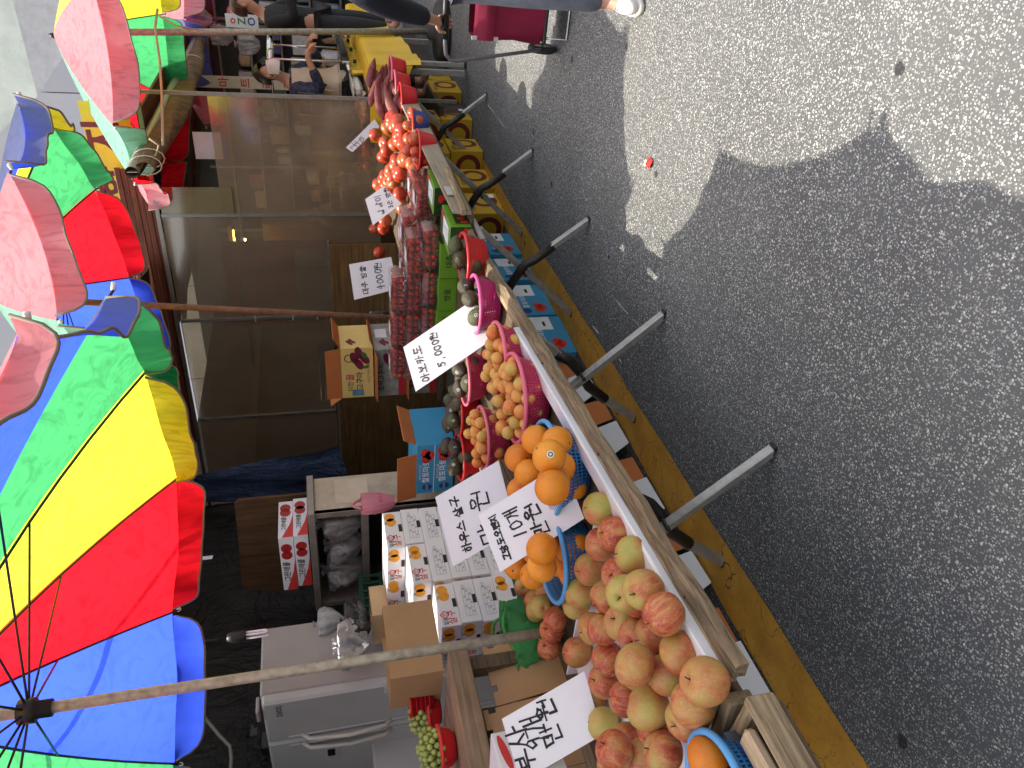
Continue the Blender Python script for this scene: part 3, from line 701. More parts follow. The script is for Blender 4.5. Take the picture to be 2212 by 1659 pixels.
def apple_mesh(seed, r=.052):
    rg = random.Random(seed); prof = []
    for k in range(15):
        t = -pi / 2 + pi * k / 14; rr = r * (cos(t) ** .82 if cos(t) > 0 else 0) * (1 + .05 * sin(t)); z = r * .93 * sin(t)
        if k == 14: rr, z = .0015, r * .63
        if k == 13: rr, z = r * .16, r * .78
        if k == 12: rr, z = r * .42, r * .90
        if k == 0: rr, z = .0015, -r * .70
        if k == 1: rr, z = r * .20, -r * .80
        prof.append((rr, z))
    b = MB(); b.lathe(prof, 22); lob = rg.uniform(0, 6); sk = rg.uniform(-.05, .05)
    out = []
    for (x, y, z) in b.v:
        a = atan2(y, x); k = 1 + .022 * sin(5 * a + lob) * (1 if z < 0 else .5) + .03 * sin(a + lob); out.append((x * k, y * k, z * (1 + sk) + .06 * x * sin(lob)))
    b.v = out
    b.tube([(0, 0, r * .62), (.001, .001, r * .8), (.004, .002, r * .97)], .0018, 5, 1)
    return b.mesh('apple', [APPLE, STALK])
AM = [apple_mesh(i) for i in range(5)]
def orange_mesh(r=.05):
    b = MB(); b.ell((0, 0, 0), (r, r, r * .96), 22, 14); b.v = [(x, y, z - .06 * r * math.exp(-((x * x + y * y) / (r * .18) ** 2)) * (1 if z > 0 else -1)) for x, y, z in b.v]
    b.lathe([(r * .09, r * .915), (r * .05, r * .93), (0.0005, r * .92)], 8, 1); return b.mesh('orange', [ORANGE, mat('navel', (.08, .10, .02), .7)])
OM = orange_mesh()
def apricot_mesh(r=.030):
    b = MB(); b.ell((0, 0, 0), (r, r * .95, r * .98), 16, 12); out = []
    for x, y, z in b.v:
        a = atan2(y, x); g = math.exp(-(a / .22) ** 2) * .10 * (1 - (z / r) ** 2 * .3); k = 1 - g; out.append((x * k, y * k, z))
    b.v = out; return b.mesh('apricot', APRICOT)
PM = apricot_mesh()
def avocado_mesh(r=.042):
    prof = []
    for k in range(15):
        t = -pi / 2 + pi * k / 14; z = sin(t); w = cos(t) * (1 - .27 * max(0, z) ** 1.2) if abs(cos(t)) > 1e-6 else .01
        prof.append((max(.02, w) * r if 0 < k < 14 else .001, z * r * 1.38 - .1 * r))
    b = MB(); b.lathe(prof, 18); b.lathe([(.0045, r * 1.25), (.005, r * 1.30), (.0005, r * 1.31)], 8, 1)
    return b.mesh('avocado', [AVO, STALK])
VM = avocado_mesh()
def tomato_mesh(r=.048):
    prof = []
    for k in range(13):
        t = -pi / 2 + pi * k / 12; rr = r * (max(0, cos(t)) ** .8); z = r * .84 * sin(t)
        if k == 12: rr, z = .001, r * .66
        if k == 11: rr, z = r * .25, r * .77
        prof.append((max(rr, .001), z))
    b = MB(); b.lathe(prof, 20); b.v = [(x * (1 + .02 * sin(5 * atan2(y, x))), y * (1 + .02 * sin(5 * atan2(y, x))), z) for x, y, z in b.v]; return b.mesh('tomato', TOM)
TMm = tomato_mesh()
def swp_mesh(seed, L=.11, r=.036):
    rg = random.Random(seed); p1, p2 = rg.uniform(0, 6), rg.uniform(0, 6); pts = []; rr = []
    for k in range(13):
        s = k / 12; x = (s - .5) * 2 * L; pts.append((x, .018 * sin(s * 3.2 + p1), .012 * sin(s * 4 + p2))); rr.append(max(.004, r * (sin(pi * min(1, s * .96 + .03)) ** .7) * (1 + .12 * sin(s * 9 + p2)) * (1.1 - .35 * s)))
    b = MB(); b.tube(pts, rr, 12); return b.mesh('sweet_potato', SWP)
SM = [swp_mesh(i, .10 + .02 * (i % 3), .033 + .004 * (i % 2)) for i in range(5)]
STK = mat('fruit_sticker', (.72, .74, .72), .4); STKG = mat('sticker_print', (.08, .09, .08), .5)
def fruit(name, me, p, label, cat, group, rot=None, sc=1.0, rg=R_):
    o = link(name, me, None, p, rot or (rg.uniform(0, 6.28), rg.uniform(-.9, .9), rg.uniform(0, 6.28))); o.scale = (sc,) * 3
    return tag(o, label, cat, group)
def sticker(o, r, towards=None):
    """small paper sticker on the side of a fruit that faces the street"""
    o.rotation_mode = 'XYZ'; bpy_rot = o.rotation_euler.to_matrix(); d = (Vector((.0, -.2, 1.5)) - Vector(o.location)).normalized() if towards is None else towards
    d = (d + Vector((R_.uniform(-.4, .4), R_.uniform(-.4, .4), R_.uniform(-.2, .3)))).normalized(); l = bpy_rot.inverted() @ d
    up = Vector((0, 0, 1)) if abs(l.z) < .9 else Vector((1, 0, 0)); r_ = up.cross(l).normalized(); u_ = l.cross(r_)
    b = MB(); R0 = r; rows = []
    for k, q in enumerate((0, .35, .7, 1)):
        rows.append([])
        for j in range(12):
            a = 2 * pi * j / 12; off = (r_ * cos(a) + u_ * sin(a)) * .0105 * q; pp = l * R0 + off; rows[-1].append(pp.normalized() * (R0 + .0012))
    for k in range(3):
        for j in range(12): b.add([rows[k][j], rows[k][(j + 1) % 12], rows[k + 1][(j + 1) % 12], rows[k + 1][j]], [(0, 3, 2, 1)], 1 if k == 1 else 0)
    return b.build('sticker', [STK, STKG], o)

def rest(placed, x, y, r, base):
    z = base + r
    for (px, py, pz, pr) in placed:
        dd = (px - x) ** 2 + (py - y) ** 2; R = (pr + r) * .965
        if dd < R * R: z = max(z, pz + sqrt(R * R - dd))
    return z
def heap(cx, cy, base, rad, r, n, rg, floor=None, lim=9, pull=.25):
    placed = []
    for k in range(n):
        best = None
        for q in range(70):
            a = rg.uniform(0, 2 * pi); q_ = rad * sqrt(rg.random()); x, y = cx + q_ * cos(a), cy + q_ * sin(a)
            bz = base if floor is None else floor(x - cx, y - cy); rr = r * rg.uniform(.93, 1.06); z = rest(placed, x, y, rr, bz); sc = z + pull * r * q_ / rad
            if best is None or sc < best[0]: best = (sc, x, y, z, rr)
        placed.append(best[1:])
    return placed
def ray_drop(pts, r, base, placed=None, zmax=1.2, rise=None):
    """fruit seen at picture points, set down on the board or on the fruit already there"""
    placed = placed if placed is not None else []; out = []
    for q in pts:
        x, y = q[0], q[1]; rr = r * (q[2] if len(q) > 2 else 1); z = base + rr + (0 if rise is None else max(0, (rise[0] - x) / rise[1]) * rise[2]); best = None
        while z < zmax:
            p = at(x, y, Z=z); ok = True
            for (px, py, pz, pr) in placed:
                if (p - Vector((px, py, pz))).length < (pr + rr) * .93: ok = False; break
            if ok: best = p; break
            z += .006
        if best is None: best = at(x, y, Z=base + rr)
        placed.append((best.x, best.y, best.z, rr)); out.append((best, rr))
    return out
# ---- baskets
def m_net(name, col, nh=70, vh=60, rough=.45, fill=.62):
    if name in _MC: return _MC[name]
    t = NT(name); tc = t.n('ShaderNodeTexCoord'); sp = t.n('ShaderNodeSeparateXYZ'); t.l(tc.outputs['Object'], sp.inputs[0])
    a = t.math('MULTIPLY', t.math('ARCTAN2', sp.outputs[1], sp.outputs[0]), nh / (2 * pi)); fa = t.math('FRACT', a); fz = t.math('FRACT', t.math('MULTIPLY', sp.outputs[2], vh))
    ha = t.math('LESS_THAN', fa, fill); hz = t.math('LESS_THAN', fz, fill); lo = t.math('GREATER_THAN', sp.outputs[2], .02); hi = t.math('LESS_THAN', sp.outputs[2], .118)
    hole = t.math('MULTIPLY', t.math('MULTIPLY', ha, hz), t.math('MULTIPLY', lo, hi))
    p = t.bsdf(t.ramp(t.noise(t.coord('Object', rnd=True), 6, 3), [(.3, dk(col, .8)), (.7, col)]), rough, 0, .4)
    tr = t.n('ShaderNodeBsdfTransparent'); m = t.n('ShaderNodeMixShader'); t.l(hole, m.inputs[0]); t.l(p, m.inputs[1]); t.l(tr.outputs[0], m.inputs[2])
    _MC[name] = t.out(m.outputs[0]); return _MC[name]
_BM = {}
def basket(label, xy, R, h, wallm, rimm, z=.70, group='plastic fruit baskets', tilt=(0, 0, 0), name='plastic_basket'):
    root = thing(name, label, 'basket', (xy[0], xy[1], z), 0, group, rot=tilt); kb = (R, h, wallm.name)
    if kb not in _BM:
        b = MB(); pr = [(0.001, .004), (R * .62, .004), (R * .70, .012), (R * .80, h * .35), (R * .90, h * .75), (R * .96, h)]
        b.lathe(pr, 40); b.lathe([(r - .003, z_ + .002) for r, z_ in reversed(pr)], 40); b1 = b.mesh('bowl', wallm)
        b = MB(); b.tube([(R * .985 * cos(a), R * .985 * sin(a), h + .001) for a in [2 * pi * k / 44 for k in range(44)]], .009, 8, closed=True); b2 = b.mesh('rim', rimm)
        _BM[kb] = (b1, b2)
    link('bowl', _BM[kb][0], root); link('rim', _BM[kb][1], root); return root
N_BLUE = m_net('blue_net_plastic', (.03, .17, .42)); P_BLUE = mat('blue_rim', (.10, .33, .66), .4, var=.1)
N_PINK = m_net('pink_net_plastic', (.60, .035, .12), 80, 75, fill=.5); P_PINK = mat('pink_rim', (.72, .14, .22), .4, var=.1)
N_MAG = m_net('magenta_net_plastic', (.55, .03, .17), 80, 75, fill=.5); P_MAG = mat('magenta_rim', (.72, .10, .30), .35, var=.1)
S_RED = mat('red_bowl_plastic', (.50, .012, .018), .35, var=.12); P_RED = mat('red_rim', (.62, .03, .03), .35, var=.1)
S_NAVY = mat('navy_bowl', (.02, .045, .20), .4); P_ORR = mat('orange_red_rim', (.70, .06, .03), .35)

# ---- apples: nearest heap behind the rail, placed where the photograph shows them
ap = [(985, 360), (1090, 530), (1190, 665), (1200, 890), (1290, 890), (840, 700), (1490, 1375), (1310, 1440), (1060, 1640), (1240, 1590), (1370, 1120), (1120, 640, .95),
      (975, 155), (1065, 295), (1165, 415), (920, 500), (1235, 620), (860, 640), (1020, 665), (935, 845), (1350, 760), (845, 985), (1030, 1025), (1450, 990), (1000, 1160), (1130, 1260), (920, 1270), (1520, 1290),
      (1110, 810, 1.04), (1185, 1060, 1.04), (1590, 1155, 1.05), (1260, 1310, 1.08), (1000, 1400), (1140, 1500, 1.03), (1345, 1570, 1.04), (1060, 1560)]
hid = heap(1.22, 1.80, .712, .30, .05, 16, random.Random(3)); placedA = []
tray = thing('apple_tray', 'white corrugated tray board spread under the near apple heap', 'tray', (1.24, 2.02, .697), radians(3))
part('tray_sheet', lambda b: b.box((0, 0, .006), (.78, .98, .008), bev=.002), WCARD, tray); part('tray_lip', lambda b: b.box((.385, .02, .02), (.008, 1.0, .05), bev=.002), WCARD, tray)
drop = ray_drop([(*c7(q[0], q[1]), q[2] if len(q) > 2 else 1) for q in ap], .0535, .712, placedA)
lab_top = 'striped apple in the near heap by the rail'
for i, (p, r) in enumerate(drop):
    tl = (R_.uniform(-.6, .5), R_.uniform(-.7, .4), R_.uniform(0, 6.28))
    fruit('apple', AM[i % 5], p, lab_top, 'apple', 'apples in the near heap', tl, r / .0515)
k = 0
for (x, y, z, r) in heap(1.22, 1.84, .712, .30, .049, 26, random.Random(3)):
    if all((Vector((x, y, z)) - p).length > .092 for p, _ in drop) and z < .80:
        fruit('apple', AM[k % 5], (x, y, z), lab_top, 'apple', 'apples in the near heap'); k += 1
rear = [c7(*q) for q in ((540, 600), (600, 690), (670, 640), (610, 745), (690, 900), (680, 960), (700, 860), (720, 790), (640, 720))]
for i, (p, r) in enumerate(ray_drop(rear, .047, .70, placedA)):
    fruit('apple', AM[i % 5], p, 'dull red apple piled behind the orange baskets', 'apple', 'apples piled behind the oranges', None, .93)
# ---- oranges
def bxy(p, z): q = at(p[0], p[1], Z=z); return (q.x, q.y)
ob1 = bxy((1182, 1012), .83)
basket('blue mesh basket of oranges in front, beside the white edging board', ob1, .175, .13, N_BLUE, P_BLUE)
og1 = [c8(x, y) for x, y in ((985, 1395), (1000, 1560), (850, 1380), (960, 1655), (735, 1500), (935, 1490), (800, 1605))] + [c7(x, y) for x, y in ((668, 120), (520, 50), (700, 30))]
hb = heap(ob1[0], ob1[1], .715, .11, .05, 5, random.Random(5)); pl1 = list(hb)
for (x, y, z, r) in hb: fruit('orange', OM, (x, y, z), 'navel orange in the front blue basket', 'orange', 'oranges in the front blue basket')
for i, (p, r) in enumerate(ray_drop(og1, .056, .745, pl1, rise=(1215, 130, .13))):
    o = fruit('orange', OM, p, 'navel orange in the front blue basket', 'orange', 'oranges in the front blue basket', None, 1.12)
    if i == 5: sticker(o, .0502)
ob2 = bxy((1192, 1203), .83)
basket('second blue mesh basket of oranges, behind the orange price card', ob2, .165, .13, N_BLUE, P_BLUE)
hb = heap(ob2[0], ob2[1], .715, .105, .05, 5, random.Random(6)); pl2 = list(hb)
for (x, y, z, r) in hb: fruit('orange', OM, (x, y, z), 'navel orange in the second blue basket', 'orange', 'oranges in the second blue basket')
for p, r in ray_drop([c7(*q) for q in ((610, 400), (655, 345), (590, 540), (640, 490), (495, 485), (640, 385))], .054, .745, pl2, rise=(1215, 130, .12)): fruit('orange', OM, p, 'navel orange in the second blue basket', 'orange', 'oranges in the second blue basket', None, 1.08)
ob3 = bxy((1552, 1722), .79)
basket('blue mesh basket cut off by the picture edge beside the crate', ob3, .14, .13, N_BLUE, P_BLUE, .66)
for (x, y, z, r) in heap(ob3[0], ob3[1], .68, .09, .05, 5, random.Random(8)): fruit('orange', OM, (x, y, z), 'orange in the blue basket beside the near crate', 'orange', 'oranges in the corner basket')
# ---- apricots
APB = [((1108, 860), .19, 'pink mesh basket heaped with apricots beside the front oranges', 46), ((1072, 776), .17, 'pink mesh basket of apricots against the avocado price card', 34), ((1040, 945), .16, 'pink mesh basket of apricots behind the front oranges', 34)]
for i, (q, R, lab, n) in enumerate(APB):
    xy = bxy(q, .83); basket(lab, xy, R, .125, N_PINK, P_PINK)
    rg = random.Random(20 + i)
    for (x, y, z, r) in heap(xy[0], xy[1], .715, R * .80, .030, n + 14, rg, floor=lambda a, b, R=R: .715 + max(0, (sqrt(a * a + b * b) - R * .5)) * .55, pull=-.2):
        fruit('apricot', PM, (x, y, z), 'orange apricot ' + ('in the basket beside the oranges', 'in the basket against the card', 'in the basket behind the oranges')[i], 'apricot', 'apricots, basket %s' % ('one', 'two', 'three')[i], None, r / .030)
# ---- avocados
AVB = [((1022, 657), .15, N_MAG, P_MAG, 'bright pink mesh basket of avocados at the wooden rail', 9), ((998, 560), .14, m_net('red_net_plastic', (.62, .02, .02), 80, 75, fill=.5), P_RED, 'red mesh basket of avocados lit by the sun', 8),
       ((1000, 815), .16, N_PINK, P_PINK, 'pink basket of avocados under the avocado price card', 10), ((985, 885), .16, S_RED, P_RED, 'red basket of dark avocados behind the apricots', 13), ((990, 985), .15, S_RED, P_RED, 'red basket of green avocados beside the blue tomato carton', 11)]
for i, (q, R, wm, rm, lab, n) in enumerate(AVB):
    xy = bxy(q, .83); basket(lab, xy, R, .12, wm, rm); rg = random.Random(40 + i); gl = ('pink basket at the rail', 'sunlit red basket', 'basket under the avocado card', 'basket behind the apricots', 'basket beside the blue carton')[i]
    for j, (x, y, z, r) in enumerate(heap(xy[0], xy[1], .735, R * .72, .047, n, rg)):
        o = fruit('avocado', VM, (x, y, z), 'avocado in the ' + gl, 'avocado', 'avocados in the ' + gl, (rg.uniform(1.1, 2.0), rg.uniform(-.4, .4), rg.uniform(0, 6.28)))
        if j >= n - 5 and i != 1: sticker(o, .0425)
# ---- tomatoes and sweet potatoes on the far table
TB = [((900, 322), .135, S_RED, P_RED, 'red bowl of large tomatoes behind the plywood board', 9), ((885, 272), .13, S_NAVY, P_ORR, 'navy bowl with an orange rim holding tomatoes', 8)]
for i, (q, R, wm, rm, lab, n) in enumerate(TB):
    xy = bxy(q, .84); basket(lab, xy, R, .13, wm, rm); rg = random.Random(60 + i)
    for (x, y, z, r) in heap(xy[0], xy[1], .74, R * .7, .046, n, rg): fruit('tomato', TMm, (x, y, z), 'ripe tomato in the ' + ('red bowl', 'navy bowl')[i], 'tomato', 'tomatoes in the ' + ('red bowl', 'navy bowl')[i], None, r / .048)
tpts = [(1310, 945), (1335, 1040), (1370, 1070), (1385, 1110), (1295, 1125), (1285, 1265), (1300, 1360), (1275, 815), (1285, 895), (1255, 945), (1265, 1050), (1230, 1110), (1240, 1160), (1215, 1215), (1235, 770), (1205, 835), (1190, 935), (1180, 1025), (1190, 1150), (1145, 1205), (1125, 880), (1190, 1440), (1180, 1490), (1120, 1495), (1150, 1650), (1215, 1300), (1160, 1290), (1250, 1310)]
for x, y in tpts + [((a[0] + b_[0]) / 2 + 14, (a[1] + b_[1]) / 2) for i_, a in enumerate(tpts) for b_ in tpts[i_ + 1:] if 75 < abs(a[0] - b_[0]) + abs(a[1] - b_[1]) < 105]:
    z = .80 + max(0, (1400 - x) / 290) * .20; p = at(*c4(x, y), Z=z)
    fruit('tomato', TMm, p, 'tomato in the loose heap behind the bowls', 'tomato', 'tomatoes in the loose heap', None, 1.28)
tb_ = thing('display_ramp', 'dark sloping crate lid propping up the tomato and sweet potato heaps', 'crate', (6.2, 2.25, .70)); part('lid', lambda b: b.add([(-1.2, -.35, .0), (1.1, -.35, .0), (1.1, .55, .17), (-1.2, .55, .17), (1.1, .55, 0), (-1.2, .55, 0)], [(0, 1, 2, 3), (3, 2, 4, 5), (1, 4, 2), (0, 3, 5), (0, 5, 4, 1)]), DARKW, tb_)
PB = [((858, 215), .13, 'red bowl of sweet potatoes next to the navy bowl'), ((846, 185), .125, 'middle red bowl of sweet potatoes'), ((838, 152), .125, 'farthest red bowl of sweet potatoes at the table end')]
for i, (q, R, lab) in enumerate(PB):
    xy = bxy(q, .86); basket(lab, xy, R, .135, S_RED, P_PINK if i == 1 else P_RED); rg = random.Random(90 + i)
    for j in range(5): fruit('sweet_potato', SM[j], (xy[0] + rg.uniform(-.05, .05), xy[1] + .05 + rg.uniform(-.04, .08), .82 + j * .045), 'sweet potato in the ' + ('nearest bowl', 'middle bowl', 'farthest bowl')[i], 'sweet potato', 'sweet potatoes, ' + ('first', 'middle', 'far')[i] + ' bowl', (rg.uniform(-.3, .3), rg.uniform(-.3, .3), radians(-55) + rg.uniform(-.4, .4)), 1.15)
rg = random.Random(99)
for k in range(24):
    s_ = k / 24; x, y = 1050 + rg.uniform(-25, 75), 420 + 740 * s_; z = .86 + (1130 - x) / 100 * .12; p = at(*c4(x, y), Z=z)
    fruit('sweet_potato', SM[k % 5], p, 'sweet potato in the heap by the partition', 'sweet potato', 'sweet potatoes heaped by the partition', (rg.uniform(-.3, .3), rg.uniform(-.25, .25), radians(-55) + rg.uniform(-.4, .4)), 1.15)
# ---- clear punnets of cherry tomatoes on green cartons
CLR = clear('clear_punnet', (.97, .97, .97), .05, (.85, .85, .85), .10, .08)
GCART = mat('green_carton', (.13, .30, .02), .45, var=.1); GDK = mat('carton_leaf_print', (.02, .055, .012), .5, var=.6, vs=28); LBL = mat('paper_label', (.78, .78, .80), .6, var=.03); REDP = mat('printed_red', (.58, .035, .02), .45, var=.15, vs=18)
GREYI = mat('grey_ink', (.22, .22, .24), .6); GRNI = mat('green_ink', (.03, .18, .05), .6)
def fp(o, r, u, n, a, b, k=.0012): return Vector(o) + Vector(r) * a + Vector(u) * b + Vector(n) * k
def green_carton(p, rzz, lab, label_paper=True, w=.30, d=.19, h=.125):
    g = thing('green_carton', lab, 'carton', p, rzz, 'green cherry tomato cartons'); part('body', lambda b: b.box((0, 0, h / 2), (w, d, h), bev=.003), GCART, g)
    def leaf(b):
        rect_on(b, (-w / 2 - .0008, 0, h / 2), (0, -1, 0), (0, 0, 1), d * .97, h * .96); rect_on(b, (w * .27, 0, h + .0008), (1, 0, 0), (0, 1, 0), w * .44, d * .97); rect_on(b, (0.02, -d / 2 - .0008, h * .36), (1, 0, 0), (0, 0, 1), w * .9, h * .66)
    part('leaf_print', leaf, GDK, g)['kind'] = 'stuff'
    def tm(b):
        for k in range(4): disc_on(b, (w * (.10 + .02 * (k % 2)) + .03 * k, d * (-.34 + .06 * (k % 2)), h + .0016), (1, 0, 0), (0, 1, 0), .012, .03, rot=.2 * k)
        for k in range(3): disc_on(b, (-w / 2 - .0016, -d * .30 + .02 * k, h * (.25 + .2 * k)), (0, -1, 0), (0, 0, 1), .028, .017)
        for k in range(5): disc_on(b, (-w * .3 + k * w * .15, -d / 2 - .0016, h * (.25 + .12 * (k % 2))), (1, 0, 0), (0, 0, 1), .017, .024)
    part('tomato_print', tm, REDP, g)['kind'] = 'stuff'
    if label_paper:
        lb = part('paper_label', lambda b: rect_on(b, (-w * .08, -.01, h + .0022), (1, 0, 0), (0, 1, 0), w * .58, d * .62), LBL, g)
        def lines(b):
            for k in range(5): rect_on(b, (-w * .30 + k * w * .11, 0, h + .0028), (1, 0, 0), (0, 1, 0), .003, d * .5)
            for k in range(4): text_on(b, ('대추방울', '국내산', '1kg', '경기')[k], (-w * .25 + k * w * .11, -.02, h + .0028), (0, -1, 0), (1, 0, 0), .018)
        part('label_print', lines, GREYI, lb)
    return g
for k, (q, lab) in enumerate((((990, 478), 'nearest green cherry tomato carton with a white label at the plywood board'), ((955, 395), 'second green cherry tomato carton with a white label at the plywood board'))):
    p = at(q[0] - 10, q[1] + 2, Z=.80); green_carton((p.x + .12, p.y + .10, .70), radians(-3), lab)
for k in range(4):
    x, y = 4.42 + .02 * k, 2.06 + .25 * k; g = green_carton((x, y, .70), radians(90), 'green printed carton under the clear punnets, ' + ('first from the street', 'second from the street', 'third from the street', 'last, farthest from the street')[k], False, .24, .30)
    part('lettering', lambda b: text_on(b, ('대추', '방울', '추 친환', '방울')[k], (0, .1508, .06), (-1, 0, 0), (0, 0, 1), .05, bold=.01), INK, g)
ctm = MB(); ctm.ell((0, 0, 0), (.0225, .020, .020), 10, 7); CT = ctm.mesh('cherry_tomato', CHERRYT)
lf = MB()
for k in range(5): a = k * 1.257; lf.add([(0, 0, .0), (.006 * cos(a - .3), .006 * sin(a - .3), .002), (.014 * cos(a), .014 * sin(a), .003), (.006 * cos(a + .3), .006 * sin(a + .3), .002)], [(0, 1, 2, 3)])
LF = lf.mesh('calyx', mat('calyx_green', (.05, .13, .02), .6))
STRIPE = mat('punnet_band_print', (.70, .62, .30), .4); PINKL = mat('punnet_label', (.75, .70, .74), .4)
def punnet_meshes(w=.26, d=.18, h=.095):
    b = MB(); i = .86
    def fr(s, z): return [(-w / 2 * s, -d / 2 * s, z), (w / 2 * s, -d / 2 * s, z), (w / 2 * s, d / 2 * s, z), (-w / 2 * s, d / 2 * s, z)]
    b.add(fr(.84, 0) + fr(1, h * .55), [(0, 3, 2, 1), (0, 1, 5, 4), (1, 2, 6, 5), (2, 3, 7, 6), (3, 0, 4, 7)])
    b.add(fr(1.05, h * .55) + fr(1.05, h * .58), [(0, 1, 5, 4), (1, 2, 6, 5), (2, 3, 7, 6), (3, 0, 4, 7)]); base = b.mesh('tray', CLR)
    b = MB(); b.add(fr(1.03, h * .58) + fr(.95, h) + fr(.86, h * 1.02) + fr(.84, h * .97), [(0, 1, 5, 4), (1, 2, 6, 5), (2, 3, 7, 6), (3, 0, 4, 7), (4, 5, 9, 8), (5, 6, 10, 9), (6, 7, 11, 10), (7, 4, 8, 11), (8, 9, 13, 12), (9, 10, 14, 13), (10, 11, 15, 14), (11, 8, 12, 15), (12, 13, 14, 15)])
    for k in range(9):
        x = -w * .4 + k * w * .1; b.box((x, -d * .515, h * .3), (.003, .004, h * .5)); b.box((x, d * .515, h * .3), (.003, .004, h * .5))
    for k in range(6): y = -d * .4 + k * d * .16; b.box((-w * .515, y, h * .3), (.004, .003, h * .5))
    lid = b.mesh('lid', CLR)
    b = MB(); rect_on(b, (.02, 0, h * 1.025), (1, 0, 0), (0, 1, 0), w * .35, d * .5); lab = b.mesh('band', [PINKL]); return base, lid, lab
PUN = punnet_meshes()
def punnet(p, rzz, lab, seed):
    rg = random.Random(seed); g = thing('tomato_punnet', lab, 'punnet', p, rzz, 'clear punnets of cherry tomatoes')
    link('tray', PUN[0], g); link('lid', PUN[1], g); link('band', PUN[2], g)
    for (i, j, l) in [(i, j, l) for l in range(2) for i in range(5) for j in range(4)]:
        if l == 0 and 0 < i < 4 and 0 < j < 3: continue
        o = link('cherry_tomato', CT, g, (-.10 + i * .050 + rg.uniform(-.004, .004), -.069 + j * .046 + rg.uniform(-.004, .004),   .024 + l * .037 + rg.uniform(0, .006)), (rg.uniform(0, 3), rg.uniform(0, 3), rg.uniform(0, 3)))
        if rg.random() < .18: link('calyx', LF, o, (0, 0, .0155))
NW0 = ('first', 'second', 'third', 'fourth', 'fifth', 'sixth', 'seventh', 'eighth', 'ninth')
ORD = ('first', 'second', 'third', 'fourth', 'fifth', 'sixth')
n = 0
for row, (z, cnt, y0, x0) in enumerate(((.828, 4, 2.0, 4.40), (.925, 4, 2.06, 4.44), (1.022, 3, 2.35, 4.47))):
    for k in range(cnt):
        punnet((x0 + .015 * k + R_.uniform(-.01, .01), y0 + .285 * k + (.0 if row < 2 else .0), z), radians(90 + R_.uniform(-5, 5)), 'clear punnet of cherry tomatoes, %s from the street in the %s layer' % (ORD[k], ('bottom', 'middle', 'top')[row]), 200 + n); n += 1
for k in range(4): punnet((4.70 + .02 * k, 2.02 + .285 * k, .925), radians(90 + R_.uniform(-4, 4)), 'clear punnet of cherry tomatoes in the hind row, %s from the street' % ORD[k], 230 + k)
for k, (x, y, z) in enumerate(((4.98, 1.90, .70), (4.99, 1.91, .797), (5.25, 1.92, .70), (5.26, 1.93, .797), (5.0, 2.20, .70), (5.01, 2.19, .797), (5.02, 2.2, .894), (5.27, 2.2, .70), (5.28, 2.21, .797))):
    punnet((x, y, z), radians(R_.uniform(-5, 5)), 'clear punnet of cherry tomatoes between green cartons and tomatoes, %s counted upwards' % NW0[k], 260 + k)
# ---- grapes in two red bowls
GB = MB(); GB.ell((0, 0, 0), (.013, .013, .014), 10, 7); GBM = GB.mesh('berry', GRAPE)
for i, (q, lab) in enumerate((((924, 1537), 'red bowl of green grapes beside the open brown carton'), ((952, 1617), 'red bowl of green grapes at the left end of the plank shelf'))):
    p = at(q[0], q[1], Z=1.225); z0 = 1.163
    basket(lab, (p.x, p.y), .088, .065, S_RED, P_RED, z0); rg = random.Random(300 + i)
    gb = thing('grape_bunch', ('bunch of green grapes in the bowl beside the brown carton', 'bunch of green grapes in the bowl at the shelf end')[i], 'grapes', (p.x, p.y, z0 + .05), 0, 'green grapes')
    part('stem', lambda b: b.tube([(-.05, 0, .05), (0, 0, .08), (.05, .01, .06)], .003, 5), mat('grape_stem', (.16, .15, .05)), gb)
    for (x, y, z, r) in heap(0, 0, .0, .082, .0135, 120, rg, pull=.9): link('berry', GBM, gb, (x, y, z), (rg.uniform(0, 3), 0, 0))
